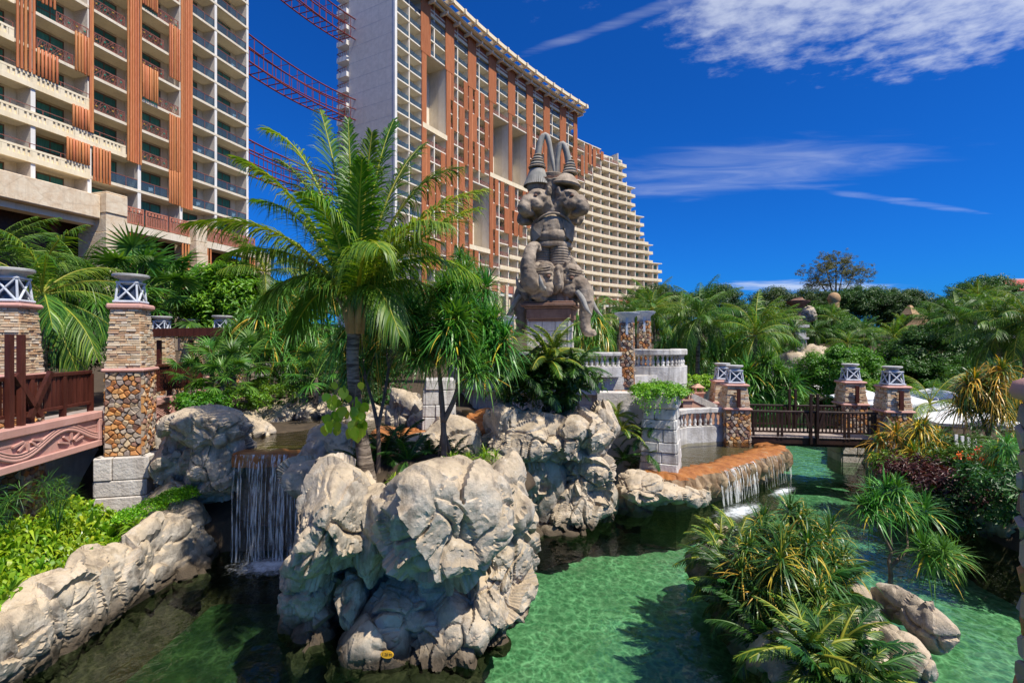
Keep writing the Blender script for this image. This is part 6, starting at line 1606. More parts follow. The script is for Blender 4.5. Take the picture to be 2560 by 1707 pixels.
def fanpalm(loc, label, n, scale, seed, h=.6, group='fan palms', trunk_r=.09):
    g = random.Random(seed); T = empty('fan_palm', loc, 0, label, 'fan palm', group)
    trunk(T, [(0, 0, -.4), (0, 0, h*.5), (0, 0, h)], [trunk_r, trunk_r, trunk_r*.8])
    for i in range(n):
        e = R(80-105*i/n+g.uniform(-8, 8)); az = i*2.4+g.uniform(-.3, .3)
        M_ = Matrix.Translation((0, 0, h)) @ Matrix.Rotation(az, 4, 'Z') @ Matrix.Rotation(-e, 4, 'Y') @ Matrix.Rotation(g.uniform(-.4, .4), 4, 'X') @ Matrix.Scale(scale*g.uniform(.8, 1.15), 4)
        o = link('fan_leaf', g.choice(FAN), T); o.matrix_local = M_
    return T
def fern(loc, label, n, scale, seed, tm=None, name='cycad', cat='cycad', group='cycads and ferns'):
    g = random.Random(seed); tm = tm or CYC; T = empty(name, loc, g.uniform(0, 6), label, cat, group); ks = sorted(tm, reverse=True)
    for i in range(n):
        e = ks[min(len(ks)-1, int(i/n*len(ks)))]; o = link('frond', g.choice(tm[e]), T, rot=(g.uniform(-.2, .2), 0, i*2.4+g.uniform(-.3, .3))); o.scale = (scale*g.uniform(.8, 1.2),)*3
    return T
def bush(loc, R3, label, seed, mat='bush', n=120, per=40, leaf=.14, clump=.3, name='bush', cat='bush', group=None, stem=True, asp=.45, hollow=.55, part='crown', h=0.0, outline=.25, limbs=4):
    rng = np.random.default_rng(seed); T = empty(name, loc, 0, label, cat, group); g = random.Random(seed)
    V, F, t = clumpcrown(n, per, R3, rng, leaf, clump, asp, hollow, outline=outline); V[:, 2] += h+R3[2]*.75
    link(part, npmesh(part, V, F, t, K[mat]), T)
    if stem:
        zt = h+R3[2]*.6
        trunk(T, [(0, 0, -.4), (0, 0, zt*.5), (0, 0, zt)], [max(.04, R3[0]*.06), max(.03, R3[0]*.045), .02], 'bark', 7)
        for k in range(limbs):
            a = k*2.4; trunk(T, [(0, 0, zt*.45), (R3[0]*.3*math.cos(a), R3[1]*.3*math.sin(a), zt*.8), (R3[0]*.65*math.cos(a), R3[1]*.65*math.sin(a), h+R3[2]*(.7+.25*g.random()))], [max(.03, R3[0]*.035), .03, .012], 'bark', 6).name = 'limb'
    return T
def tree_copy(src, loc, s, rz, label):
    c = copy_tree(src); c.location = loc; c.rotation_euler = (0, 0, rz); c.scale = (s,)*3 if isinstance(s, (int, float)) else s; c['label'] = label; return c
def carpet(name, pts, label, mat, rng, leaf=.09, n=3000, h=.12, asp=.5, cat='ground cover', thing=True, jit=.25, nrmz=.9):
    """leafy cover on a patch: pts list of (x,y,z,r) blobs"""
    P_ = []; 
    for (x, y, z, r) in pts:
        m_ = int(n*r*r/sum(q[3]**2 for q in pts)); a = rng.uniform(0, 6.283, m_); rr = r*np.sqrt(rng.random(m_)); zz = z+h*(1-(rr/r)**2)*rng.uniform(.4, 1.1, m_)+rng.normal(0, h*.12, m_)
        P_.append(np.stack([x+rr*np.cos(a), y+rr*np.sin(a), zz], 1))
    C = np.concatenate(P_); nn = rng.normal(0, .5, C.shape)+UP*nrmz
    V, F, t = leaves(C, nn, leaf*rng.uniform(.7, 1.3, len(C)), rng, asp); o = link(name, npmesh(name, V, F, t, K[mat])); tag(o, label, cat, None, 'stuff'); return o
# ------------------------------------------------------------------ the garden
rgp = np.random.default_rng(31)
# -- coconut palm on the island, every frond set by hand
def hero_palm():
    D0 = 10.6; base = P(925, 1195, 10.3); top = P(888, 800, D0)
    T = empty('coconut_palm', base, 0, 'large coconut palm on the rock island in front of the hotel', 'palm tree', 'coconut palms')
    rel = lambda v: tuple(Vector(v)-base)
    mids = [P(925, 1200, 10.3)-Vector((0, 0, .4)), P(905, 1100, 10.35), P(885, 980, 10.45), P(880, 880, 10.55), top]
    trunk(T, [rel(m_) for m_ in mids], [.21, .15, .128, .125, .135], n=16, rings=1)
    cr = top+Vector((0, 0, .12)); rng = np.random.default_rng(9)
    fr = [  # tip px, py, depth offset, arch lift (m), leaflet length, tint
        (590, 395, -.6, .9, .85, (.3, .85)), (468, 560, -1.0, 1.15, .85, (.2, .7)), (668, 325, .5, 1.4, .85, (.25, .8)), (800, 275, .8, .6, .85, (.05, .5)),
        (985, 300, .9, .8, .8, (0, .4)), (1150, 420, .6, 1.2, .85, (.0, .5)), (1215, 475, -.8, .9, .8, (.25, .8)), (1195, 520, -1.2, .5, .8, (.3, .8)), (1190, 690, .2, 1.2, .85, (.2, .7)),
        (905, 400, -1.3, .5, .85, (.1, .5)), (870, 300, .2, .1, .7, (.1, .5)), (640, 500, 1.6, .9, .85, (0, .5)), (560, 640, 1.2, 1.0, .85, (0, .4)), (640, 760, -.9, 1.1, .8, (0, .4)),
        (730, 830, 1.4, 1.2, .8, (0, .4)), (1090, 640, 2.2, 1.3, .85, (0, .4)), (1150, 780, 1.6, 1.2, .8, (0, .4)), (1120, 560, -1.8, 1.1, .75, (.2, .6)), (760, 480, -1.6, .9, .8, (.2, .7)), (950, 620, -2.6, 1.0, .75, (.1, .6)), (1000, 840, -1.6, 1.2, .7, (0, .5)), 
        (930, 330, -.4, .25, .75, (.1, .5)), (700, 400, 1.0, .8, .85, (.1, .5)), (1060, 360, 1.4, .9, .8, (0, .45)), ]
    for (px, py, o_, lift, ll, tn) in fr:
        tip = P(px, py, D0+o_); mid = cr.lerp(tip, .5); hor = (tip-cr); hor.z = 0
        ctl = mid+Vector((0, 0, lift*1.25))-hor*.10
        side = np.cross(np.array(tip-cr), UP); 
        if np.linalg.norm(np.array(hor)) < .9: side = np.array([1.0, .2, 0])
        V, F, t = frond(rel(cr), rel(ctl), rel(tip), 100, ll*1.25, .046, .75, rng, side/np.linalg.norm(side), 3, .10, tint=(tn[0]+.08, min(1, tn[1]+.16)), r0=.05, vee=.08)
        link('frond', npmesh('frond', V, F, t, K['coco']), T)
    # spear leaf, sheaths, coconuts' stalk collar
    m_ = MB(); m_.tube([rel(cr), rel(P(900, 560, D0-.2)), rel(P(905, 430, D0-.3))], [.05, .03, .008], 6); m_.build('spear_leaf', K['coco'], T)
    for k in range(7):
        a = k*.9; q = cr+Vector((.10*math.cos(a), .10*math.sin(a), -.15)); MB().tube([rel(q-Vector((0, 0, .25))), rel(q+Vector((.10*math.cos(a), .10*math.sin(a), .25))), rel(q+Vector((.28*math.cos(a), .28*math.sin(a), .5)))], [.09, .07, .03], 8).build('leaf_sheath', K['thatch'], T, True)
hero_palm()
# money plant on the trunk
def pothos():
    c = P(868, 1020, 10.05); T = empty('climbing_pothos', c, 0, 'yellow-green climbing pothos clinging to the coconut palm trunk', 'climbing plant'); rng = np.random.default_rng(4)
    for k in range(56):
        px = rng.uniform(812, 908); py = rng.uniform(955, 1080); q = P(px, py, 10.1+rng.uniform(-.25, .2))-c; L_ = rng.uniform(.15, .26); a = rng.uniform(-.9, .9)
        # heart-shaped drooping leaf
        pts = [(0, 0), (.28, .10), (.44, .34), (.40, .62), (.22, .86), (0, 1.05)]; V = [(0, .02, 0)]+[(x, -.05*abs(x)*2-.12*y*y, -y+.05) for x, y in pts]+[(-x, -.05*abs(x)*2-.12*y*y, -y+.05) for x, y in pts[1:-1][::-1]]
        V = np.array(V)*L_; n = len(V); F = np.array([(0, i, i+1) for i in range(1, n-1)]+[(0, n-1, 1)])
        V = V@rotm('X', rng.uniform(-.5, .3)).T@rotm('Y', rng.uniform(-.5, .5)).T@rotm('Z', a).T
        link('leaf', npmesh('leaf', V, F, np.full(n, rng.uniform(0, 1)), K['money']), T, loc=q)
    MB().tube([(.05, .1, -.8), (.1, .1, 0), (.15, .15, .5)], [.02, .02, .012], 6).build('stem', K['bark'], T)
pothos()
# -- strap-leaf trees on the island
pand_px((1108, 1175), [(1060, 800, .3, .95), (1140, 760, .6, .95), (1210, 800, .4, .95), (1110, 720, 1.0, .9), (1180, 710, 1.1, .9), (1070, 870, -.2, .9), (1150, 850, -.3, .9), (1230, 870, .1, .9), (1030, 850, .4, .85), (1190, 910, -.3, .8), (1110, 800, -.1, .95)], 11.0,
        'bushy strap-leaf tree with a forked trunk on the right half of the rock island', 9, 1.0, 5, base_r=.085, props=6, extra=4, shrink=.86)
pand_px((945, 1180), [(1000, 730, 2.0, 1.1), (960, 800, 2.0, 1.1), (900, 800, 2.0, 1.1), (1010, 820, 1.8, 1.1), (940, 880, 1.6, 1.0), (850, 850, 2.1, 1.1), (880, 920, 1.6, 1.0)], 10.9,
        'tall dark strap-leaf tree hanging behind the coconut palm trunk', 8, 1.0, 6, TUFH, base_r=.06)
# strap-leaf thicket at left behind the bridge
pand_px((700, 1000), [(640, 770, 0, 1.5), (700, 730, .5, 1.5), (760, 790, 0, 1.4), (600, 820, -.3, 1.4), (680, 850, -.6, 1.4), (750, 880, -.6, 1.3), (790, 720, .8, 1.5), (720, 800, -.3, 1.5), (640, 890, -.8, 1.2), (820, 820, .2, 1.4), (660, 800, .2, 1.5)], 20.5,
        'weeping grey-green strap-leaf thicket left of the coconut palm', 9, 1.5, 7, TUFH, base_r=.1, extra=3)
pand_px((1160, 960), [(1150, 640, 0, 1.3), (1180, 690, .5, 1.3), (1215, 760, 0, 1.3), (1120, 700, .4, 1.3), (1240, 820, -.3, 1.2)], 19,
        'tall strap-leaf tree between the palm and the elephant statue', 7, 1.5, 8, TUFH, base_r=.08)
# -- island underplanting
def grassy(px, py, d, s, seed, lab, tm=None, cat='lily clump', n=1):
    z = P(px, py, d); T = empty('lily_clump', z, 0, lab, cat, 'lily clumps'); g = random.Random(seed)
    for k in range(n): o = link('leaf_tuft', g.choice(tm or TUFG), T, loc=(g.uniform(-.3, .3)*(n > 1), g.uniform(-.3, .3)*(n > 1), 0), rot=(0, 0, g.uniform(0, 6))); o.scale = (s*g.uniform(.8, 1.2),)*3
grassy(985, 1200, 9.75, .38, 1, 'bright lime strap-leaf clump in the notch between the two cap boulders')
grassy(1160, 1150, 10.3, .36, 2, 'lime strap-leaf clump behind the big cap boulder', n=3)
grassy(1205, 1140, 10.8, .36, 3, 'lime strap-leaf clump near the right shoulder of the island', n=3)
grassy(835, 1160, 10.6, .34, 4, 'small green clump left of the palm base', n=2)
for k, (px, py, d, s) in enumerate(((960, 1120, 11.4, .9), (1020, 1130, 11.2, .8), (1075, 1125, 11.6, .9), (900, 1130, 11.7, .7), (1130, 1120, 11.8, .7), (1000, 1090, 12.0, .8))):
    fern(P(px, py+25, d), ['dark fern right of the palm base', 'dark fern in the middle of the island bed', 'dark fern beside the forked trunk', 'dark fern behind the palm base', 'dark fern right of the forked trunk', 'dark fern at the back of the island bed'][k], 16, s, 40+k, DFN, 'dark_fern', 'fern')
# -- bush and small palm on the bluff
bush(P(1370, 1010, 15.6), (1.5, 1.2, 1.05), 'dark glossy fern bush spilling over the rock bluff', 3, 'darkfern', 150, 36, .22, .34, asp=.3, h=-.2)
for k, (dx, dz, s, m_) in enumerate(((0, .7, 1.25, CYC), (-.9, .3, 1.1, DFN), (.8, .35, 1.1, DFN), (.2, 1.0, 1.1, CYC), (-.3, -.1, 1.1, DFN), (.7, -.2, 1.0, DFN), (-1.3, -.1, 1.0, DFN))):
    q = P(1370, 960, 15.0); fern((q.x+dx, q.y-.25+.1*k, q.z+dz), ['bright fern in the middle of the bluff bush', 'dark fern on the left side of the bluff bush', 'dark fern on the right side of the bluff bush', 'yellow-green fern crowning the bluff bush', 'dark fern low on the bluff bush above the rock', 'dark fern drooping over the right of the bluff', 'dark fern drooping over the left of the bluff'][k], 15, s, 50+k, m_, 'fern', 'fern')
palm(tuple(P(1365, 960, 15.9)), .5, 'young palm with upright fronds growing out of the bluff bush', .62, 21, 11, tmpl=FTB, r=.08)
# -- ivy on the white pillar
q = Vector(((1652-1280)/FPX*17.2, 17.2, 3.72))
bush((q.x, q.y, q.z-.18), (.98, .95, .30), 'rounded bright green ivy cap on the white block pillar', 9, 'lime', 170, 40, .075, .18, name='ivy', cat='ivy', stem=False, part='foliage', asp=.7)
def vines():
    rng = np.random.default_rng(3); V_ = []; T = empty('hanging_ivy', (q.x-.2, q.y-.5, q.z), 0, 'strands of ivy hanging down the left side of the white block pillar', 'ivy')
    C = []; 
    for k in range(30):
        x = rng.uniform(-1.0, .75); L_ = rng.uniform(.2, .8) if x < 0 else rng.uniform(.08, .38); y = -.28-.2*(x+1)*.4+rng.uniform(-.05, .1)
        for t in np.linspace(0, 1, int(L_*26)): C.append((x+rng.normal(0, .03), y+rng.normal(0, .03), -t*L_+.1))
    C = np.array(C); V, F, t = leaves(C, rng.normal(0, .5, C.shape)+np.array([.3, -.8, .4]), .075*rng.uniform(.7, 1.3, len(C)), rng, .7); link('foliage', npmesh('foliage', V, F, t, K['lime']), T)
vines()
for k, (px, py, d, s) in enumerate(((1555, 1075, 17.0, .9), (1600, 1090, 17.2, .9), (1620, 1140, 16.9, .8), (1560, 1150, 17.4, .7), (1640, 1060, 17.0, .7), (1545, 1040, 17.4, .8))):
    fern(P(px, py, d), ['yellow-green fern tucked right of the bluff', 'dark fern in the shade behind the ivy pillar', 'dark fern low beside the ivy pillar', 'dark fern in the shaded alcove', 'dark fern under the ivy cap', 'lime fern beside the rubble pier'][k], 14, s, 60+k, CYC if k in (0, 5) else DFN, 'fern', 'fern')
# -- planting on the left wall
def lily_bed():
    rng = np.random.default_rng(8); n = 0; k = 0
    tm = [npmesh('leaf_tuft', *tuft(26, .42, .075, gT, droop=(.5, 1.4), el=(80, 5), yellow=0, seg=4), K['lily']) for _ in range(3)]
    T = empty('lily_bed', (-9.2, 9.5, 1.1), 0, 'bed of yellow-green lilies along the top of the left rock wall', 'flower bed')
    for y in np.arange(6.9, 12.3, .21):
        for j in range(9):
            x = -8.58-j*.24+rng.uniform(-.12, .12); z = max(.95+.11*max(0, j-2), drop(x, y, 5)+.03); z = min(z, 1.75)
            o = link('lily_plant', tm[int(rng.integers(0, 3))], T, loc=(x+9.2, y+rng.uniform(-.1, .1)-9.5, z-1.1), rot=(rng.uniform(-.2, .2), rng.uniform(-.1, .4), rng.uniform(0, 6))); o.scale = (rng.uniform(.85, 1.3)*(1 if y > 7.6 else .8),)*3
    fl = npmesh('flower', *tuft(9, .16, .018, gT, droop=(.2, .6), el=(60, 10), yellow=0, seg=3), K['petal'])
    for (px, py, d) in ((205, 1340, 11), (170, 1395, 10.3), (198, 1395, 10.4)): link('flower', fl, T, loc=P(px, py, d)-T.location)
    return T
lily_bed()
carpet('lime_ground_cover', [(-8.7, 12.0, 1.5, .35), (-8.45, 12.4, 1.6, .4), (-8.9, 11.6, 1.4, .35), (-8.2, 12.6, 1.62, .3)], 'bright lime creeping cover at the far end of the left rock wall', 'lime', rgp, .055, 5200, .22)
sp = [npmesh('sedge_head', *tuft(30, .38, .014, gT, droop=(.1, .6), el=(50, -20), yellow=0, seg=3), K['fan']) for _ in range(2)]
for k in range(9):
    g = random.Random(k); x, y = -9.9-.3*(k % 3)+g.uniform(-.2, .2), 8.2+k*.42; T = empty('papyrus_sedge', (x, y, 1.5), 0, 'feathery umbrella sedge under the left bridge, %s from the viewer' % ['nearest', 'second', 'third', 'fourth', 'fifth', 'sixth', 'seventh', 'eighth', 'ninth'][k], 'sedge', 'umbrella sedges under the left bridge')
    for j in range(4): hx, hy, hz = g.uniform(-.25, .25), g.uniform(-.25, .25), g.uniform(.5, .95); MB().tube([(0, 0, -.1), (hx*.5, hy*.5, hz*.6), (hx, hy, hz)], [.012, .009, .006], 5).build('stalk', K['fan'], T); link('sedge_head', sp[j % 2], T, loc=(hx, hy, hz), rot=(g.uniform(-.3, .3), g.uniform(-.3, .3), j))
def canna(px, py, d, lab, seed):
    T = empty('canna_plant', P(px, py, d), 0, lab, 'leafy plant', 'broad-leaf cannas'); rng = np.random.default_rng(seed)
    V, F, t = tuft(9, .75, .17, rng, droop=(.05, .5), el=(85, 30), yellow=0, seg=6); link('leaf_tuft', npmesh('leaf_tuft', V, F, t*.6, K['bush']), T)
canna(222, 1330, 11.4, 'broad upright leaves before the block base of the nearest pillar', 2); canna(305, 1320, 12.3, 'broad upright leaves right of the nearest pillar base', 5); canna(285, 1335, 12.0, 'low broad-leaf plant at the middle of the pillar base', 9)
# -- fan palms and shrubs round the upper left pool
fans = [((585, 985), 17.0, 14, .95, 'fan palm with pleated leaves at the edge of the upper pool'), ((530, 965), 17.5, 13, .9, 'fan palm right of the second bridge panel'), ((630, 950), 18.5, 12, .9, 'fan palm under the weeping strap-leaf thicket'), ((555, 1010), 16.2, 12, .8, 'low fan palm above the overhanging boulder'),
        ((790, 985), 18.2, 12, 1.0, 'fan palm behind the coconut palm trunk at the pool edge'), ((840, 960), 19.0, 11, 1.0, 'fan palm in shade right of the palm trunk'), ((485, 995), 16.8, 12, .72, 'fan palm beside the second pink bridge panel')]
for k, ((px, py), d, n, s, lab) in enumerate(fans): fanpalm(P(px, py, d), lab, n, s, 80+k)
for k, (px, py, d, r3, m_, lab) in enumerate(((640, 1010, 18.0, (1.6, .8, .45), 'bush', 'low bright shrub on the rocks behind the upper pool'), (570, 1030, 16.6, (1.3, .7, .5), 'bush', 'low green shrub on top of the overhanging boulders'), (510, 1040, 15.6, (.8, .7, .45), 'bush', 'dense low shrub left on the overhanging boulders'), (720, 1000, 19.5, (1.6, .8, .6), 'midleaf', 'dark low shrub below the small grey balustrade'), (860, 1010, 20.2, (1.4, .8, .7), 'darkleaf', 'dark shrub in the shade behind the upper pool'))):
    bush(P(px, py, d), r3, lab, 100+k, m_, 70, 40, .10, .25, group='low shrubs by the upper pool', stem=False)
# -- trees in front of the left tower
palm(tuple(P(105, 960, 17.5)), 3.1, 'coconut palm with arching fronds behind the left-edge lantern pillar', 1.1, 31, 20, tmpl=FTB)
palm(tuple(P(-40, 930, 19)), 4.0, 'coconut palm cut by the left edge, behind the lantern pillar', 1.1, 32, 18, tmpl=FT)
palm(tuple(P(205, 900, 22)), 3.2, 'dark coconut palm between the left-edge pillar and the nearest pillar', 1.05, 33, 18)
fanpalm(P(345, 800, 24), 'tall fan palm with big round leaves behind the nearest lantern pillar', 26, 2.0, 35, 1.2, trunk_r=.16)
fanpalm(P(425, 800, 25), 'fan palm above the small lantern pillars', 14, 2.0, 36, .5)
bush(P(572, 850, 27), (2.1, 1.8, 2.3), 'bright green glossy tree with rosetted leaves below the left tower', 37, 'bush', 260, 50, .30, .55, name='frangipani_tree', cat='tree', asp=.32)
bush(P(490, 830, 29), (1.6, 1.4, 1.4), 'bright green shrub above the pergola beam', 38, 'bush', 120, 45, .28, .5, asp=.32)
bush(P(350, 800, 27), (1.3, 1.2, 1.0), 'lime shrub between the tall fan palm and the nearest pillar', 39, 'bush', 80, 45, .2, .4, asp=.4)
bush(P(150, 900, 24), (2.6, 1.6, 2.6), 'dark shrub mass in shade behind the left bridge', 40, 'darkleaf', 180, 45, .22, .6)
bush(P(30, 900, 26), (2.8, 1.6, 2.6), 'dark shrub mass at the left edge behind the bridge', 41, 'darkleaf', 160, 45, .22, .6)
palm(tuple(P(660, 800, 27)), 2.6, 'coconut palm with a yellowing frond right of the bright green tree', 1.0, 42, 16, tmpl=FTB)
palm(tuple(P(760, 830, 30)), 3.4, 'coconut palm mostly hidden behind the weeping thicket', 1.1, 43, 16)
for k, (px, py, d, r3, m_, lab) in enumerate(((640, 880, 30, (3.2, 2, 2.2), 'midleaf', 'mid green tree behind the weeping thicket'), (800, 900, 32, (3.5, 2, 3.4), 'darkleaf', 'dark tree behind the coconut palm trunk'), (960, 880, 33, (3.6, 2, 3.4), 'darkleaf', 'dark tree behind the island strap-leaf tree'), (1090, 900, 34, (3.2, 2, 2.6), 'midleaf', 'tree behind the white block column'), (880, 1000, 24, (2.6, 1.2, 1.8), 'darkleaf', 'dark undergrowth between the upper pool and the tree line'))):
    bush(P(px, py, d), r3, lab, 120+k, m_, 170, 42, .26, .65, name='tree', cat='tree', group='trees behind the upper pool')
# -- right foreground islet
b0 = P(1968, 1640, 8.6)
pand_px((1968, 1640), [(1910, 1345, .6, .85), (1995, 1305, 1.0, .9), (2075, 1345, .8, .85), (1950, 1400, -.1, .9), (2050, 1420, -.1, .9), (1860, 1385, .3, .8), (2105, 1400, .4, .8), (1965, 1350, .3, .95), (2035, 1330, 1.2, .85), (1900, 1310, 1.0, .8), (2080, 1310, 1.2, .8), (2040, 1480, -.5, .85), (1920, 1460, -.3, .8)], 9.0,
        'big strap-leaf tree with yellowing leaves on the right foreground islet', 10, 1, 13, TUFI, base_r=.08)
pand_px((2225, 1450), [(2215, 1225, .3, .85), (2265, 1270, .5, .8), (2310, 1365, -.3, .9), (2180, 1270, .1, .75), (2345, 1370, .2, .7)], 10.6, 'slender forked strap-leaf tree at the right end of the foreground islet', 4, 1, 14, TUF, base_r=.055)
gi = random.Random(9); isl = []
for k in range(26):
    x = gi.uniform(4.4, 7.1); y = gi.uniform(7.2, 12.4)
    if x > 5.2 and y < 8.9: continue
    isl.append((x, y))
def cyc_lab(k, x, y):
    order = sorted(range(len(isl)), key=lambda i_: isl[i_][1]); nth = ['nearest', 'second', 'third', 'fourth', 'fifth', 'sixth', 'seventh', 'eighth', 'ninth', 'tenth', 'eleventh', 'twelfth', 'thirteenth', 'fourteenth', 'fifteenth', 'sixteenth', 'seventeenth', 'eighteenth', 'nineteenth', 'twentieth', 'twenty-first', 'twenty-second', 'twenty-third', 'twenty-fourth', 'twenty-fifth', 'farthest']
    side = 'left rim' if x < 5.2 else ('middle' if x < 6.2 else 'right side'); return 'feathery cycad on the %s of the foreground islet, %s counted away from the viewer' % (side, nth[order.index(k)])
for k, (x, y) in enumerate(isl):
    z = max(.4, drop(x, y, 4)); s = gi.uniform(.75, 1.15)
    T = fern((x, y, z-.05), cyc_lab(k, x, y), 15, s, 140+k, CYC if (x > 5.6 or y > 9.5 or k % 3 == 0) else DFN, 'cycad', 'cycad', 'cycads on the foreground islet')
for k, (x, y) in enumerate(((4.5, 7.6), (4.9, 7.3), (5.0, 7.1), (4.3, 8.4), (4.7, 8.0), (5.1, 7.7), (4.6, 7.2), (4.2, 9.2), (5.0, 8.5), (5.3, 8.6), (4.4, 10.2), (5.5, 9.2), (4.6, 10.9), (5.9, 9.4))):
    fern((x, y, max(.35, drop(x, y, 4))-.05), 'dark fern low on the left rim of the foreground islet, %s towards the far end' % ['first', 'second', 'third', 'fourth', 'fifth', 'sixth', 'seventh', 'eighth', 'ninth', 'tenth', 'eleventh', 'twelfth', 'thirteenth', 'fourteenth'][sorted(range(14), key=lambda i_: (7.6, 7.3, 7.1, 8.4, 8.0, 7.7, 7.2, 9.2, 8.5, 8.6, 10.2, 9.25, 10.9, 9.4)[i_]).index(k)], 16, gi.uniform(.9, 1.2), 400+k, DFN if k % 4 else CYC, 'dark_fern', 'fern', 'dark ferns on the foreground islet')
# -- right bank planting
rbk = [(2290, 1130, 18.5, TUFY, 1.25, 'golden-edged strap-leaf shrub right of the near right footbridge pillar', [(2240, 1080), (2310, 1060), (2360, 1110), (2280, 1130), (2330, 1150), (2250, 1150)]),
       (2470, 1080, 19.5, TUFY, 1.35, 'tall golden-edged strap-leaf tree under the big right palm', [(2420, 960), (2480, 930), (2530, 970), (2450, 1010), (2510, 1030), (2400, 1010), (2470, 980)]),
       (2520, 1200, 15, TUFH, 1.1, 'grassy strap-leaf clump above the orange flowers', [(2490, 1130), (2540, 1110), (2560, 1170), (2510, 1180)])]
for k, (px, py, d, tm, s, lab, cr) in enumerate(rbk):
    pand_px((px, py+60), [(a, b, random.Random(k*7+i).uniform(-.6, .6), s*random.Random(i).uniform(.85, 1.1)) for i, (a, b) in enumerate(cr)], d, lab, 0, 1, 150+k, tm, base_r=.08)
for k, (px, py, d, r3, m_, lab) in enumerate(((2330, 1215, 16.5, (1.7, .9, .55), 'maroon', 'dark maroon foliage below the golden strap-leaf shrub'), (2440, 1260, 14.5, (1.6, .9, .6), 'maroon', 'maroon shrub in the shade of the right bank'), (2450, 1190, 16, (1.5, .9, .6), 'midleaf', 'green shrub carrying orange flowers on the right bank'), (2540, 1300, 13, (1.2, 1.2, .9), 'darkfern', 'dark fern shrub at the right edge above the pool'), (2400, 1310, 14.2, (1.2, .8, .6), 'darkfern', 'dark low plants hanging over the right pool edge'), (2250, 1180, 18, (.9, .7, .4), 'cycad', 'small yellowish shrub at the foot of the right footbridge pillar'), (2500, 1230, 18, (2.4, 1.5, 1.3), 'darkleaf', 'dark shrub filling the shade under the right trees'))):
    bush(P(px, py, d), r3, lab, 160+k, m_, 90, 36, .17, .35, group='shrubs on the right bank', asp=.3, stem=False)
fl = npmesh('flower', *leaves(gT.normal(0, .05, (26, 3)), gT.normal(0, 1, (26, 3))+UP, np.full(26, .06), gT, .8), K['flower'])
FB_ = empty('orange_flowers', P(2440, 1150, 15.5), 0, 'orange ixora flower heads scattered on the right bank shrubs', 'flowers'); gf = random.Random(4)
for k in range(15):
    px, py = gf.choice(((2430, 1135), (2470, 1155), (2490, 1180), (2480, 1225), (2440, 1165), (2520, 1150))); o = link('flower', fl, FB_, loc=P(px+gf.uniform(-35, 35), py+gf.uniform(-16, 16), 15.0+gf.uniform(-.3, .3))-FB_.location); o.scale = (gf.uniform(.8, 1.3),)*3
# -- the far garden and wood
far_p = [(1690, 800, 44, 1.0, 'coconut palm between the round balcony and the tall dark palm'), (2045, 830, 60, .8, 'coconut palm right of the far stone column'), (2220, 845, 50, .85, 'coconut palm above the back right footbridge pillar'), (2330, 800, 55, .9, 'coconut palm right of the thatched roof'), (1945, 810, 50, .95, 'coconut palm left of the stone bowl'), (1742, 795, 31, 1.02, 'tall dark coconut palm rising left of the far palms'), (1874, 838, 29, 1.0, 'broad dark coconut palm right of the tall one'), (1989, 832, 52, .80, 'yellow-green coconut palm before the far stone column'), (2084, 795, 72, .85, 'coconut palm in front of the brown dome'), (2160, 832, 56, .92, 'coconut palm in the middle of the far garden'), (2256, 815, 66, .85, 'coconut palm left of the thatched roof'),
         (2500, 835, 27, .98, 'large dark coconut palm at the right side of the wood'), (2565, 800, 26, .95, 'coconut palm at the right edge of the wood'), (2400, 800, 40, .95, 'coconut palm left of the large dark one'), (1645, 775, 40, .95, 'pale coconut palm just right of the statue'), (1535, 795, 38, .9, 'coconut palm beside the statue base'), (1485, 805, 33, .85, 'low bright coconut palm right of the elephant tusks'), (1590, 785, 46, 1.0, 'coconut palm under the stepped end of the curved hotel'),
         (2130, 860, 48, .75, 'low coconut palm behind the pink-flowered bush'), (2480, 760, 50, 1.0, 'tall coconut palm behind the right edge of the wood'), (2430, 755, 46, .9, 'feathery coconut palm left of the red temple roof'), (1810, 815, 44, .95, 'coconut palm between the two dark palms')]
for k, (px, py, d, s, lab) in enumerate(far_p):
    q = P(px, py, d); gz = float(ground_h([q.x], [q.y])[0]); palm((q.x, q.y, gz), max(1.0, q.z-gz), lab, s, 200+k, 26, (random.Random(k).uniform(-.6, .6), 0), FTB if k % 2 == 0 else FT)
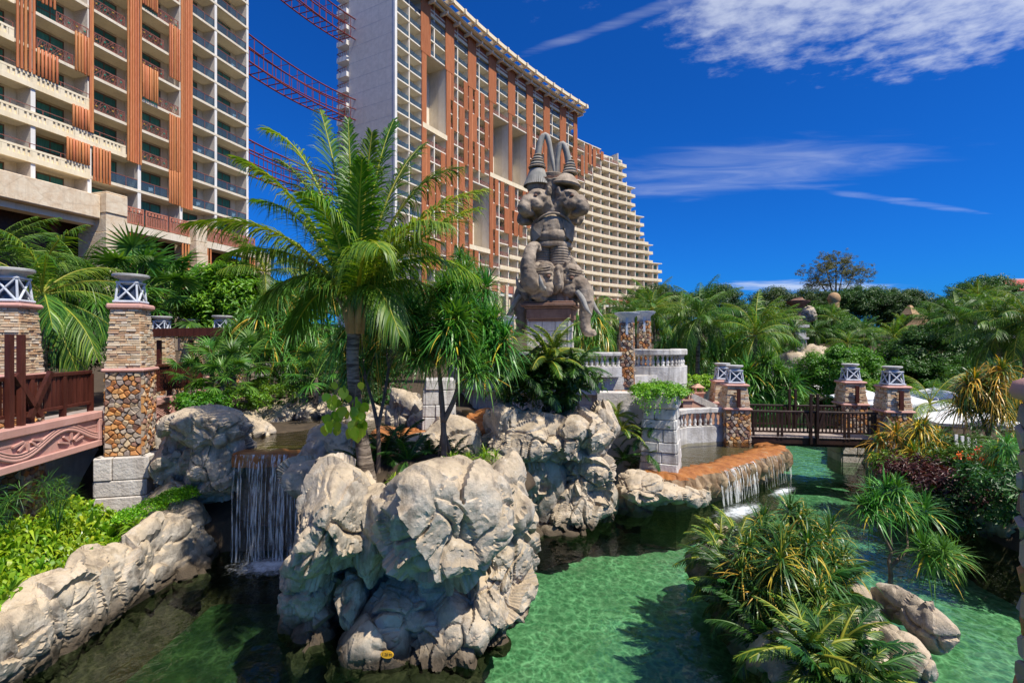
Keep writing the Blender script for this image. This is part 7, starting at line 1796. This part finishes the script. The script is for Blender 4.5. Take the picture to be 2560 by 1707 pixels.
# broad-leaved trees: four models, then copies of their own size and place
mods = {}
def model(key, R3, mat, n, per, leaf, clump, h, px, py, d, lab, **kw):
    q = P(px, py, d); gz = float(ground_h([q.x], [q.y])[0]); mods[key] = bush((q.x, q.y, gz), R3, lab, 300+len(mods), mat, n, per, leaf, clump, 'broadleaf_tree', 'tree', 'trees of the far wood', h=h, **kw); return mods[key]
model('dark', (4.6, 4.2, 4.2), 'darkleaf', 360, 110, .25, .95, 2.2, 1870, 760, 70, 'dark round tree on the skyline above the broad dark palm')
model('mid', (3.6, 3.2, 2.7), 'midleaf', 300, 110, .21, .75, .9, 2330, 880, 42, 'mid green spreading tree behind the white parasols')
model('bright', (3.0, 2.8, 2.2), 'bush', 240, 100, .20, .62, .4, 2090, 880, 40, 'bright green pink-flowered tree by the rope bridge')
cps = [('dark', 2150, 745, 90, 1.1, 'dark flat-topped tree right of the brown dome'), ('dark', 2240, 770, 95, 1.0, 'dark tree on the skyline right of the feathery tree'), ('dark', 2330, 760, 110, .95, 'dark spiky tree alone on the skyline left of the wood'), ('dark', 2030, 770, 100, 1.1, 'dark tree on the skyline under the feathery tree'), ('dark', 2460, 750, 80, 1.25, 'dark tree behind the feathery coconut palm'), ('dark', 2550, 790, 65, .8, 'dark tree at the right edge under the red roof'), ('dark', 2400, 800, 75, 1.1, 'dark tree filling the wood left of the right palms'),
       ('mid', 2250, 860, 52, .9, 'mid green tree left of the spreading tree'), ('mid', 2420, 900, 38, .9, 'mid green tree behind the large dark palm'), ('mid', 1700, 850, 60, .95, 'mid green tree between the statue and the tall dark palm'), ('mid', 1940, 850, 66, .95, 'mid green tree behind the far stone column'), ('mid', 2130, 830, 68, 1.0, 'mid green tree behind the middle coconut palms'), ('mid', 1560, 860, 60, .9, 'mid green tree low under the curved hotel'), ('mid', 1440, 870, 50, .7, 'mid green tree right behind the elephant pedestal'), ('mid', 2540, 900, 34, .8, 'mid green tree at the right edge behind the shrubs'), ('mid', 2310, 800, 80, 1.2, 'mid green tree beside the thatched roof'), ('mid', 2050, 800, 85, 1.2, 'mid green tree left of the brown dome'), ('mid', 1800, 870, 50, .8, 'mid green tree behind the broad dark palm trunk'),
       ('bright', 1760, 905, 27.5, .7, 'bright green shrub on top of the ivy garden wall'), ('bright', 2000, 870, 48, .8, 'bright green tree left of the far boulders'), ('bright', 2180, 930, 36, .6, 'bright green shrub behind the back right footbridge pillar'), ('bright', 1450, 800, 45, .8, 'bright green tree right of the right-hand elephant'), ('bright', 2330, 905, 38, .7, 'bright green tree above the parasols'), ('bright', 1250, 850, 38, .6, 'bright green shrub left of the statue pedestal'), ('bright', 1860, 950, 30, .5, 'bright shrub behind the left footbridge pillars'),
       ('dark', 1640, 800, 85, 1.0, 'dark tree low behind the pale palm by the statue'), ('dark', 1720, 800, 90, 1.0, 'dark tree behind the crown of the tall dark palm'), ('dark', 1790, 800, 80, .95, 'dark tree between the tall and the broad dark palm'), ('dark', 1930, 790, 85, 1.0, 'dark tree right of the round skyline tree'), ('mid', 1660, 880, 42, .8, 'mid green tree behind the round balcony'), ('mid', 1760, 880, 46, .8, 'mid green tree below the tall dark palm'), ('mid', 1880, 890, 44, .75, 'mid green tree under the broad dark palm'), ('mid', 2200, 870, 46, .8, 'mid green tree behind the back right footbridge pillar'), ('mid', 2480, 880, 30, .8, 'mid green tree under the large dark palm'), ('dark', 2270, 790, 84, .9, 'dark tree behind the small hut roof'), ('dark', 2100, 780, 96, .95, 'dark tree right below the feathery tree')]
for k, (m_, px, py, d, s, lab) in enumerate(cps):
    q = P(px, py, d); gz = float(ground_h([q.x], [q.y])[0]); g = random.Random(k); s = s*(.8 if d < 80 else .95); tree_copy(mods[m_], (q.x, q.y, gz-.3), (s*g.uniform(.9, 1.15), s*g.uniform(.9, 1.1), s*g.uniform(.9, 1.15)), g.uniform(0, 6), lab)
for k, (px, py, d, lab, cr) in enumerate(((1900, 985, 27.5, 'dense strap-leaf shrub behind the left footbridge pillars', [(1870, 925), (1910, 905), (1945, 940), (1890, 960), (1930, 975), (1865, 965)]), (1460, 860, 31, 'dense strap-leaf shrub right of the statue pedestal', [(1440, 800), (1480, 790), (1510, 830), (1460, 840)]), (1820, 900, 33, 'dark strap-leaf shrub between the two dark palms', [(1800, 860), (1840, 850), (1860, 880), (1780, 880)]), (1700, 900, 33, 'dark strap-leaf shrub behind the garden wall', [(1660, 850), (1700, 860), (1730, 875), (1680, 880)]))):
    pand_px((px, py), [(a, b, 0, 1.7) for a, b in cr], d, lab, 0, 1, 450+k, TUFH if k % 2 else TUF, base_r=.08, group='strap-leaf shrubs by the walk')
for k, (px, py, d, r3, lab) in enumerate(((1660, 905, 36, (2.4, 1.5, 1.6), 'green undergrowth behind the round balcony'), (1740, 910, 37, (2.4, 1.5, 1.6), 'green undergrowth under the tall dark palm'), (1830, 915, 36, (2.4, 1.5, 1.6), 'green undergrowth under the broad dark palm'), (1930, 900, 40, (2.4, 1.5, 1.8), 'green undergrowth left of the rope bridge'), (1570, 890, 38, (2.6, 1.5, 1.6), 'green undergrowth behind the rubble columns'), (1480, 895, 38, (2.6, 1.5, 1.6), 'green undergrowth behind the statue pedestal'), (2130, 920, 44, (3.0, 1.5, 1.8), 'green undergrowth right of the pink-flowered tree'), (2260, 920, 40, (3.0, 1.5, 1.8), 'green undergrowth behind the parasols'))):
    q = P(px, py, d); bush((q.x, q.y, float(ground_h([q.x], [q.y])[0])), (r3[0]*1.2, r3[1], r3[2]*1.15), lab, 470+k, 'midleaf' if k % 2 else 'darkleaf', 130, 90, .17, .5, group='undergrowth of the far garden')
# ivy over the garden wall
bush((9.2, 26.9, 2.9), (2.2, .6, .45), 'bright green ivy mounded along the pale garden wall', 490, 'lime', 130, 50, .12, .25, name='ivy', cat='ivy', stem=False, part='foliage', asp=.6)
# the lone feathery tree on the skyline
def feathery():
    d = 115; q = P(2090, 745, d); gz = float(ground_h([q.x], [q.y])[0]); T = empty('feathery_tree', (q.x, q.y, gz), 0, 'tall olive feathery tree standing alone above the skyline', 'tree')
    rng = np.random.default_rng(5); parts = []; hz = q.z-gz
    for (px, py, w, h, n) in ((2065, 690, 120, 100, 300), (2090, 660, 80, 66, 180), (2145, 690, 76, 76, 170), (2050, 715, 80, 50, 120)):
        c = P(px, py, d)-Vector((q.x, q.y, gz)); s = d/FPX; V, F, t = clumpcrown(n, 26, (w/2*s, w/2*s, h/2*s), rng, .34, .55, .22, .35, outline=.5); V = V+np.array(c); parts.append((V, F, t))
    link('crown', npmesh('crown', *join(parts), K['olive']), T)
    for (px, py) in ((2030, 680), (2060, 650), (2090, 640), (2110, 670), (2140, 680), (2165, 700)):
        e = P(px, py, d)-Vector((q.x, q.y, gz)); trunk(T, [(0, 0, 0), (e.x*.15, 0, hz*.9), (e.x*.55, 0, (hz*.9+e.z)/2), tuple(e)], [.45, .3, .16, .04], 'bark', 7).name = 'limb'
feathery()
# ------------------------------------------------------------------ parasols, far structures, depth plate
def parasol(px, py, d, r, lab, seed):
    q = P(px, py, d); gz = max(.5, float(ground_h([q.x], [q.y])[0])); T = empty('white_parasol', (q.x, q.y, gz), seed*.3, lab, 'parasol', 'white garden parasols'); h = q.z-gz
    for k in range(8):
        a0, a1 = 2*math.pi*k/8, 2*math.pi*(k+1)/8; p = [(r*math.cos(a), r*math.sin(a)) for a in (a0, a1)]; m0 = ((p[0][0]+p[1][0])/2*.97, (p[0][1]+p[1][1])/2*.97)
        MB().add([(0, 0, h), (p[0][0], p[0][1], h-.52), (m0[0], m0[1], h-.50), (p[1][0], p[1][1], h-.52), (p[0][0], p[0][1], h-.64), (m0[0], m0[1], h-.62), (p[1][0], p[1][1], h-.64)], [(0, 1, 2), (0, 2, 3), (1, 4, 5, 2), (2, 5, 6, 3)]).build('canopy_panel', K['umbrella'], T)
        MB().bar((0, 0, h-.3), (p[0][0]*.97, p[0][1]*.97, h-.55), .012, 5).build('rib', K['metalpale'], T)
    MB().bar((0, 0, 0), (0, 0, h+.08), .03, 8).build('pole', K['metalpale'], T)
for k, (px, py, d, r, lab) in enumerate(((2155, 972, 31, 1.75, 'white parasol left of the back right footbridge pillar'), (2335, 968, 30, 1.7, 'white parasol highest behind the young fan-leaved tree'), (2270, 988, 26, 1.9, 'white parasol just right of the near right footbridge pillar'), (2345, 1000, 24, 1.9, 'white parasol in the middle of the row above the strap-leaf shrub'), (2410, 1020, 21.5, 1.9, 'nearest white parasol, half hidden by the tall strap-leaf tree'))): parasol(px, py, d, r, lab, k)
palm(tuple(P(2325, 1060, 23)), .9, 'young yellow-green palm growing among the white parasols', .75, 71, 12, tmpl=FTB, r=.06)
# rope bridge over the far stream
RB_ = empty('rope_bridge', P(2010, 950, 42), 0, 'small grey rope suspension bridge over the far stream', 'footbridge', 'footbridges')
def rw(m_, n, mt): o = m_.build(n, K[mt], RB_); o.location = -RB_.location
for dy, dd in ((0, 0), (-3, 1.6)):
    L0, L1 = P(1930, 935+dy, 42+dd), P(2070, 935+dy, 42+dd)
    rw(MB().tube([L0.lerp(L1, t)+Vector((0, 0, 1.15-.75*(1-(2*t-1)**2)+.0)) for t in np.linspace(0, 1, 14)], .035, 6), 'top_rope', 'rope')
    rw(MB().tube([L0.lerp(L1, t)+Vector((0, 0, -.25-.30*(1-(2*t-1)**2))) for t in np.linspace(0, 1, 14)], .03, 6), 'low_rope', 'rope')
    for t in np.linspace(0, 1, 13): rw(MB().bar(L0.lerp(L1, t)+Vector((0, 0, 1.15-.75*(1-(2*t-1)**2))), L0.lerp(L1, t)+Vector((0, 0, -.5-.4*(1-(2*t-1)**2))), .018, 5), 'hanger', 'rope')
    for L_ in (L0, L1): rw(MB().box(L_.x-.09, L_.x+.09, L_.y-.09, L_.y+.09, L_.z-1.6, L_.z+1.3, ch=.02), 'post', 'rope')
L0, L1 = P(1930, 935, 42), P(2070, 935, 42)
for t in np.linspace(0.02, .98, 24): q = L0.lerp(L1, t); z = q.z-.5-.4*(1-(2*t-1)**2); rw(MB().box(q.x-.07, q.x+.07, q.y, q.y+1.6, z-.03, z+.03), 'plank', 'plank')
# white water slide
q = P(2065, 985, 43); WS = empty('water_slide', q, 0, 'white water slide chute curving into the far stream', 'slide'); V = []; F = []
for i, t in enumerate(np.linspace(0, 1, 12)):
    c = Vector((.2-.9*t, 1.5*t, 1.9*t**1.2-.3)); 
    for j, a in enumerate(np.linspace(-1.4, 1.4, 7)): V.append((c.x+.62*math.sin(a)*1.1, c.y+.1*math.sin(a), c.z+.5*(1-math.cos(a))))
    if i:
        for j in range(6): b_ = i*7+j; F.append((b_-7, b_-6, b_+1, b_))
so_ = link('chute', npmesh('chute', np.array(V), np.array(F), mat=K['umbrella'], smooth=True), WS); md = so_.modifiers.new('t', 'SOLIDIFY'); md.thickness = .06
# far stone column with pink bands
q = P(2000, 880, 58); FC = empty('far_stone_column', (q.x, q.y, q.z-3), 0, 'pale stone column with pink bands among the far palms', 'column')
for k, (w, z0, z1, mt) in enumerate(((2.2, 0, 2.8, 'whitestone'), (2.5, 2.8, 3.2, 'pink'), (2.0, 3.2, 5.2, 'orangepot'), (2.3, 5.2, 5.6, 'whitestone'), (1.7, 5.6, 7.2, 'whitestone'), (2.3, 7.2, 7.6, 'dish'), (1.6, 7.6, 9.4, 'dish'), (2.4, 9.4, 9.9, 'dish'))): MB().box(-w/3.4, w/3.4, -w/3.4, w/3.4, z0*.62, z1*.62, ch=.04).build('stone_course', K[mt], FC)
# tall bowl, carved face and dome above the wood
q = P(1995, 752, 78); FB2 = empty('stone_bowl_tower', (q.x, q.y, q.z-8), 0, 'broad brown stone bowl on a tower rising above the far palms', 'tower')
auto_smooth(MB().lathe([(.8, 0), (.75, 6.9), (1.1, 7.3), (1.65, 7.8), (1.7, 8.0), (1.1, 8.05), (.7, 8.3), (.65, 8.5)], 20).build('bowl', K['statue_cap'], FB2), 40)
MB().box(-.9, .9, -.9, .9, -2, 5, ch=.1).build('tower_base', K['statue'], FB2)
CF = empty('carved_rock_head', P(2022, 785, 74), 0, 'grey carved rock knob below the stone bowl', 'rock'); wboulder(CF, tuple(P(2022, 785, 74)), (1.0, 1.0, 1.3), 601, sub=5)
q = P(2085, 745, 88); DM = empty('brown_dome', (q.x, q.y, q.z-10), 0, 'smooth brown rounded dome peeking above the wood', 'dome'); auto_smooth(MB().lathe([(.8, 0), (.8, 9.4)]+[(1.0*math.cos(a), 9.9+1.1*math.sin(a)) for a in np.linspace(-.5, 1.5, 10)], 22).build('dome_shell', K['thatch'], DM), 60)
def hut(px, py, d, w, h, lab, mt='thatch'):
    q = P(px, py, d); T = empty('thatched_hut', (q.x, q.y, q.z-4), R(25), lab, 'hut', 'thatched huts'); s = d/FPX; W_, H_ = w*s, h*s
    MB().frustum(W_*1.1, W_*.9, W_*.35, W_*.1, 4-H_/2, 4+H_/2).build('roof', K[mt], T)
    for sx in (-1, 1):
        for sy in (-1, 1): MB().box(sx*W_*.42-.12, sx*W_*.42+.12, sy*W_*.34-.12, sy*W_*.34+.12, -3, 4-H_/2).build('post', K['redwood'], T)
hut(2305, 800, 62, 50, 28, 'tan thatched hut roof in the right wood'); hut(2275, 775, 66, 30, 24, 'small tan hut roof behind the larger one'); hut(2205, 925, 40, 60, 20, 'low tan roof behind the bright tree')
# red temple roof at the right edge
q = P(2560, 722, 90); TR = empty('temple_roof', (q.x, q.y, q.z-9), R(-8), 'red tiled temple roof with white ridge at the right edge', 'roof')
MB().add([(-4.5, -3, 8.4), (5, -3, 8.4), (5, 3, 8.4), (-4.5, 3, 8.4), (-3.6, 0, 10.7), (5, 0, 10.7)], [(0, 1, 5, 4), (2, 3, 4, 5), (0, 4, 3), (1, 2, 5), (0, 3, 2, 1)]).build('tiled_slope', K['redroof'], TR)
MB().box(-4.3, 5, -2.7, 2.7, 0, 8.38).build('wall', K['white'], TR)
for x, z in ((-3.7, 10.7), (-5.2, 8.6)): MB().lathe([(.16, 0), (.12, .4), (.02, 1.3)], 8, Matrix.Translation((x, 0, z))).build('finial', K['white'], TR)
MB().box(-3.6, 5, -.12, .12, 10.6, 10.85).build('ridge', K['white'], TR)
q = P(1950, 756, 170); FH = empty('far_hotel', (q.x, q.y, 0), 0, 'low pale flat-roofed building far off behind the dark round tree', 'building')
MB().box(-2, 8, -3, 3, 0, q.z).build('wall', K['white'], FH)
for i in range(4): MB().box(-1+i*2.2, .4+i*2.2, -3.05, -2.98, q.z-2, q.z-.8).build('window', K['dark'], FH)
# fence of white pickets in the right bank
FN = empty('picket_fence', P(2415, 1130, 17.5), 0, 'short run of white pickets behind the orange flowers', 'fence')
for k in range(4): MB().box(-.05, .05, -.02, .02, -.5, .62).build('picket', K['white'], FN, loc=(-.35+k*.22, 0, -.05*k))
MB().box(-.5, .5, .02, .06, .1, .18).build('fence_rail', K['white'], FN)
# depth plate on the island rock
def plate():
    o_ = Vector((0, 0, CAMZ)); dv = (P(970, 1633, 8)-o_).normalized(); best = None
    for t in _trees():
        h = t.ray_cast(o_, dv)
        if h[0] is not None and (best is None or h[3] < best[3]): best = h
    if best is None: return
    n_ = best[1] if best[1].dot(dv) < 0 else -best[1]; n_ = (n_+Vector((0, -1, 0))*2).normalized(); T = empty('depth_plate', best[0]+n_*.05, 0, 'small yellow oval plate reading 1.20 M on the island rock', 'sign')
    T.rotation_euler = n_.to_track_quat('Z', 'Y').to_euler(); 
    T.rotation_euler = (Matrix.Rotation(0, 3, 'Z') @ Matrix([Vector((0, 0, 1)).cross(n_).normalized(), n_.cross(Vector((0, 0, 1)).cross(n_)).normalized(), n_]).transposed()).to_euler()
    MB().lathe([(.11, -.03), (.115, -.005), (.11, 0)], 28, Matrix.Diagonal((1, .52, 1, 1))).build('oval', K['sign'], T)
    cu = bpy.data.curves.new('lettering', 'FONT'); cu.body = '1.20 M'; cu.size = .062; cu.align_x = 'CENTER'; cu.align_y = 'CENTER'; cu.extrude = .002; cu.materials.append(K['black'])
    t = bpy.data.objects.new('tmp', cu); COL.objects.link(t); bpy.context.view_layer.update(); me = bpy.data.meshes.new_from_object(t.evaluated_get(bpy.context.evaluated_depsgraph_get())); bpy.data.objects.remove(t)
    link('lettering', me, T, loc=(0, 0, .004))
plate()
